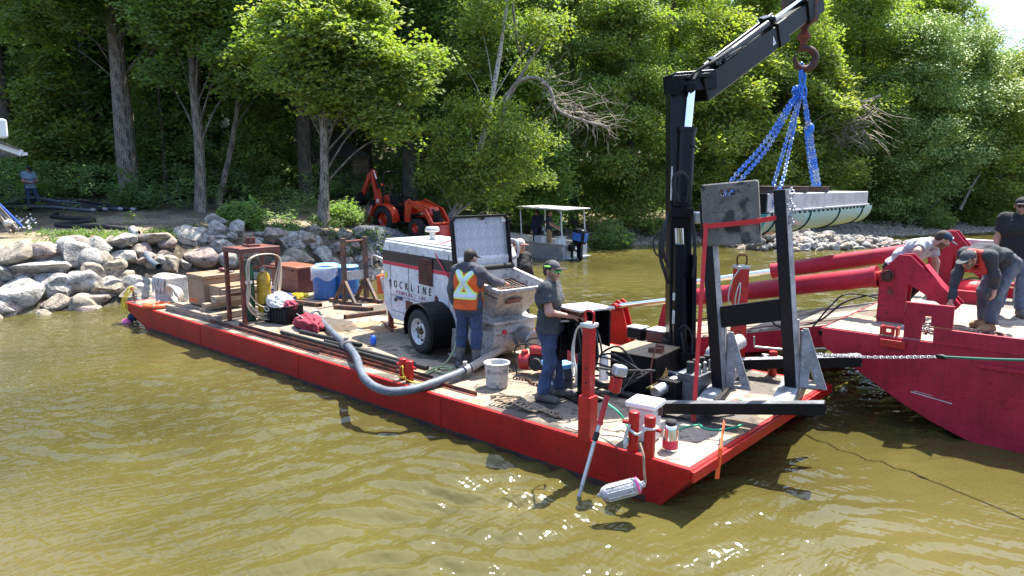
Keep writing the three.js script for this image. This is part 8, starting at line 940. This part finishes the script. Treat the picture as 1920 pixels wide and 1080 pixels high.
{ // dwellings in the wood
  const a = pix(85, 190, 44), t = thing('wooded_house', 'house with grey shingle roof half hidden by leaves behind the cottage', 'house', [a[0], groundH(a[0], a[2]), a[2]], 0.35), y = a[1] - groundH(a[0], a[2]); obj('wall', box(7, y - 0.6, 5, 0.6, (y - 0.6) / 2, -2), M.houseWall, t); obj('roof', [bar([0.5, y + 0.9, -2], [0.5, y - 0.8, 1.2], 8.2, 0.12, [0, 1, 0]), bar([0.5, y + 0.9, -2], [0.5, y - 0.8, -5.2], 8.2, 0.12, [0, 1, 0])], M.shingle, t); obj('window', box(1.2, 1.0, 0.06, 1.0, y - 1.8, 0.52), M.glassDark, t); obj('fascia', bar([-3.6, y + 0.9, -2], [-3.6, y - 0.8, 1.25], 0.06, 0.24, [0, 1, 0]), M.white, t);
  const b = pix(632, 300, 39), gh = groundH(b[0], b[2]), s = thing('grey_shed', 'low shed with a grey hipped roof in the shade behind the maple trunk', 'shed', [b[0], gh, b[2]], 0.3), rt = pix(620, 250, 39)[1] - gh, ev = pix(640, 296, 39)[1] - gh; const rg = new THREE.ConeGeometry(2.5, rt - ev, 4, 1); rg.rotateY(Math.PI / 4); rg.scale(1, 1, 0.8); rg.translate(0, (rt + ev) / 2, 0); obj('roof', rg, M.shingle, s); obj('wall', box(3.1, Math.max(0.5, ev), 2.4, 0, Math.max(0.5, ev) / 2 - 0.02, 0), M.houseWall, s); obj('door', box(0.8, Math.min(1.8, Math.max(0.45, ev - 0.1)), 0.05, 0.3, Math.min(1.8, Math.max(0.45, ev - 0.1)) / 2, 1.21), M.barkDark, s);
}
{ // hoses and boards on the bank
  const G = (px, py, d, up = 0.05) => { const p = pix(px, py, d), y = groundH(p[0], p[2]); return [p[0], y + up, p[2]]; };
  const t = thing('shore_hose', 'black hose snaking over the bare dirt from the man in blue to the rocks', 'hose', G(130, 420, 23)), l = localOf(t); const path = [[-17.0, -26.8], [-16.6, -25.9], [-15.7, -25.2], [-14.9, -24.9], [-14.3, -24.5], [-14.6, -23.8], [-14.7, -23.1], [-14.0, -22.7], [-12.8, -22.4], [-11.8, -22.0], [-11.2, -21.4]].map(([x, z]) => l([x, groundH(x, z) + 0.06, z])); obj('hose', tube(path, 0.075, 140, 10), M.rubber, t); const pr = [pix(250, 436, 20.6), pix(258, 450, 20.1), pix(270, 472, 19.5), pix(283, 490, 19.0), pix(298, 500, 18.5)].map(l); obj('pipe', tube(pr, 0.085, 60, 12), M.hoseGrey, t); obj('pale_end', [tube([pix(247, 428, 20.7), pix(252, 438, 20.6)].map(l), 0.11, 8, 12)], M.hosePale, t); for (const k of [1, 2]) obj('collar', [ball(0.12, ...pr[k].toArray(), 1, 0.8, 1)], M.steel, t);
  const h = thing('hose_bundle', 'heap of long black hoses lying on the bank behind the man in blue', 'hose', G(70, 372, 28)), m = localOf(h), R = rng(47), ends = [];
  for (let i = 0; i < 7; i++) { const x0 = -20.6 - i * 0.05, z0 = -28.4 - i * 0.16, pts = []; for (let k = 0; k <= 8; k++) { const f = k / 8, x = mix(x0, -16.2 + 0.25 * i * (i % 2 ? 1 : -0.6), f), z = z0 + 0.5 * f + 0.25 * Math.sin(f * 3 + i), y = groundH(x, z) + 0.07 + 0.42 * Math.sin(Math.PI * clamp(f * 1.05)) * (0.35 + 0.09 * i); pts.push(m([x, y, z])); } obj('hose', tube(pts, 0.07, 60, 8), i % 3 ? M.rubber : M.hoseGrey, h); ends.push(pts[8]); } for (const e of ends) obj('coupling', rod(e.clone().add(V(-0.12, 0.02, 0)), e.clone().add(V(0.06, -0.01, 0)), 0.095), M.steel, h);
  const fl = thing('blue_boards_stack', 'blue edged boards and poles leaning together at the edge of the photo on the bank', 'boards', G(14, 440, 20.5, 0)), q = localOf(fl); fl.updateMatrixWorld();
  const B0 = (x0, y0, x1, y1, d0, d1, w, m, n) => obj(n, bar(q(pix(x0, y0, d0)), q(pix(x1, y1, d1)), w, 0.03, [0, 0, 1]), m, fl); B0(-12, 372, 42, 425, 21, 20.4, 0.06, mat([0.02, 0.09, 0.4], 0.4), 'blue_edge'); B0(-20, 375, 30, 432, 21, 20.4, 0.26, M.timberGrey, 'board'); B0(-10, 392, 20, 436, 20.9, 20.2, 0.1, M.timber, 'pole'); B0(2, 398, 34, 432, 20.8, 20.2, 0.07, M.deadWood, 'pole'); obj('white_can', ball(0.12, ...q(pix(16, 418, 20.3)).toArray(), 1, 0.8, 1), M.white, fl);
  const w = thing('white_flowers', 'small white flowers in the grass by the blue boards', 'flowers', G(50, 425, 21.5, 0)), u = localOf(w), pts = []; for (let i = 0; i < 46; i++) { const p = G(rr(R, 25, 66), rr(R, 395, 432), rr(R, 21, 23.5), rr(R, 0.15, 0.4)); pts.push(u(p)); } for (const p of pts) { obj('blossom', ball(0.028, p.x, p.y, p.z, 1, 0.7, 1), M.whiteClean, w); } obj('stem', pts.map((p) => rod([p.x, p.y - 0.4, p.z], p, 0.006, 0.004, 4)), mat([0.08, 0.15, 0.03], 0.9), w);
  const lp = thing('dead_sapling', 'thin pale dead trunk leaning over the far beach', 'dead tree', onGround(1800, 393, 44)), lq = localOf(lp); for (const g of [limb([lq(pix(1800, 393, 44)), lq(pix(1822, 350, 44)), lq(pix(1838, 325, 44.2))], 0.1, 0.05, 7), limb([lq(pix(1745, 392, 44.5)), lq(pix(1765, 366, 44.5)), lq(pix(1775, 340, 44.5))], 0.08, 0.04, 7), limb([lq(pix(1712, 392, 45)), lq(pix(1722, 345, 45)), lq(pix(1718, 300, 45))], 0.14, 0.09, 7)]) obj('limb', g, M.deadWood, lp, true);
  const rv = thing('red_bag', 'bright red dry bag lying on the landing craft deck behind the leaning man', 'bag', B(-0.95, 7.9, CD + 0.012), TH); obj('bag', ball(0.24, 0, 0.17, 0, 1.2, 0.8, 0.9), mat([0.75, 0.015, 0.02], 0.5, { bumpMap: T.bCloth, bumpScale: 0.02 }), rv); obj('strap', ring(0.2, 0.012, 0, 0.2, 0, 0.4), M.rubber, rv);
  const cp = thing('chain_heap', 'tangled chain and rope on the landing craft deck under the bending man', 'chain', B(-1.12, 4.75, CD + 0.012), TH), R2 = rng(53), gg = [], g2 = []; for (let i = 0; i < 90; i++) { const a = R2() * 6.283, k = Math.sqrt(R2()); (i % 4 ? gg : g2).push(place(chainGeo(0.024, 0.008), Math.cos(a) * k * 0.5, 0.02 + R2() * 0.12 * (1 - k), Math.sin(a) * k * 0.25, R2() * 6, R2() * 6, R2() * 6)); } const ck = obj('link', gg, M.zinc, cp); ck.userData.kind = 'stuff'; const c2 = obj('link', g2, M.rust, cp); c2.userData.kind = 'stuff'; const tw = []; for (let j = 0; j < 4; j++) { const pts = []; for (let i = 0; i < 14; i++) { const a = i * 1.3 + j; pts.push([-0.1 + Math.cos(a) * rr(R2, 0.1, 0.35), 0.02 + R2() * 0.1, Math.sin(a) * rr(R2, 0.08, 0.2)]); } tw.push(tube(pts, 0.012, 70, 5)); } obj('rope', tw, M.ropeTan, cp); obj('shackle', [ring(0.09, 0.03, -0.5, 0.04, 0.05, 1.4), ring(0.08, 0.028, -0.62, 0.05, 0.02, 1.3, 0.5)], M.rustDark, cp);
}
renderer.render(scene, camera);
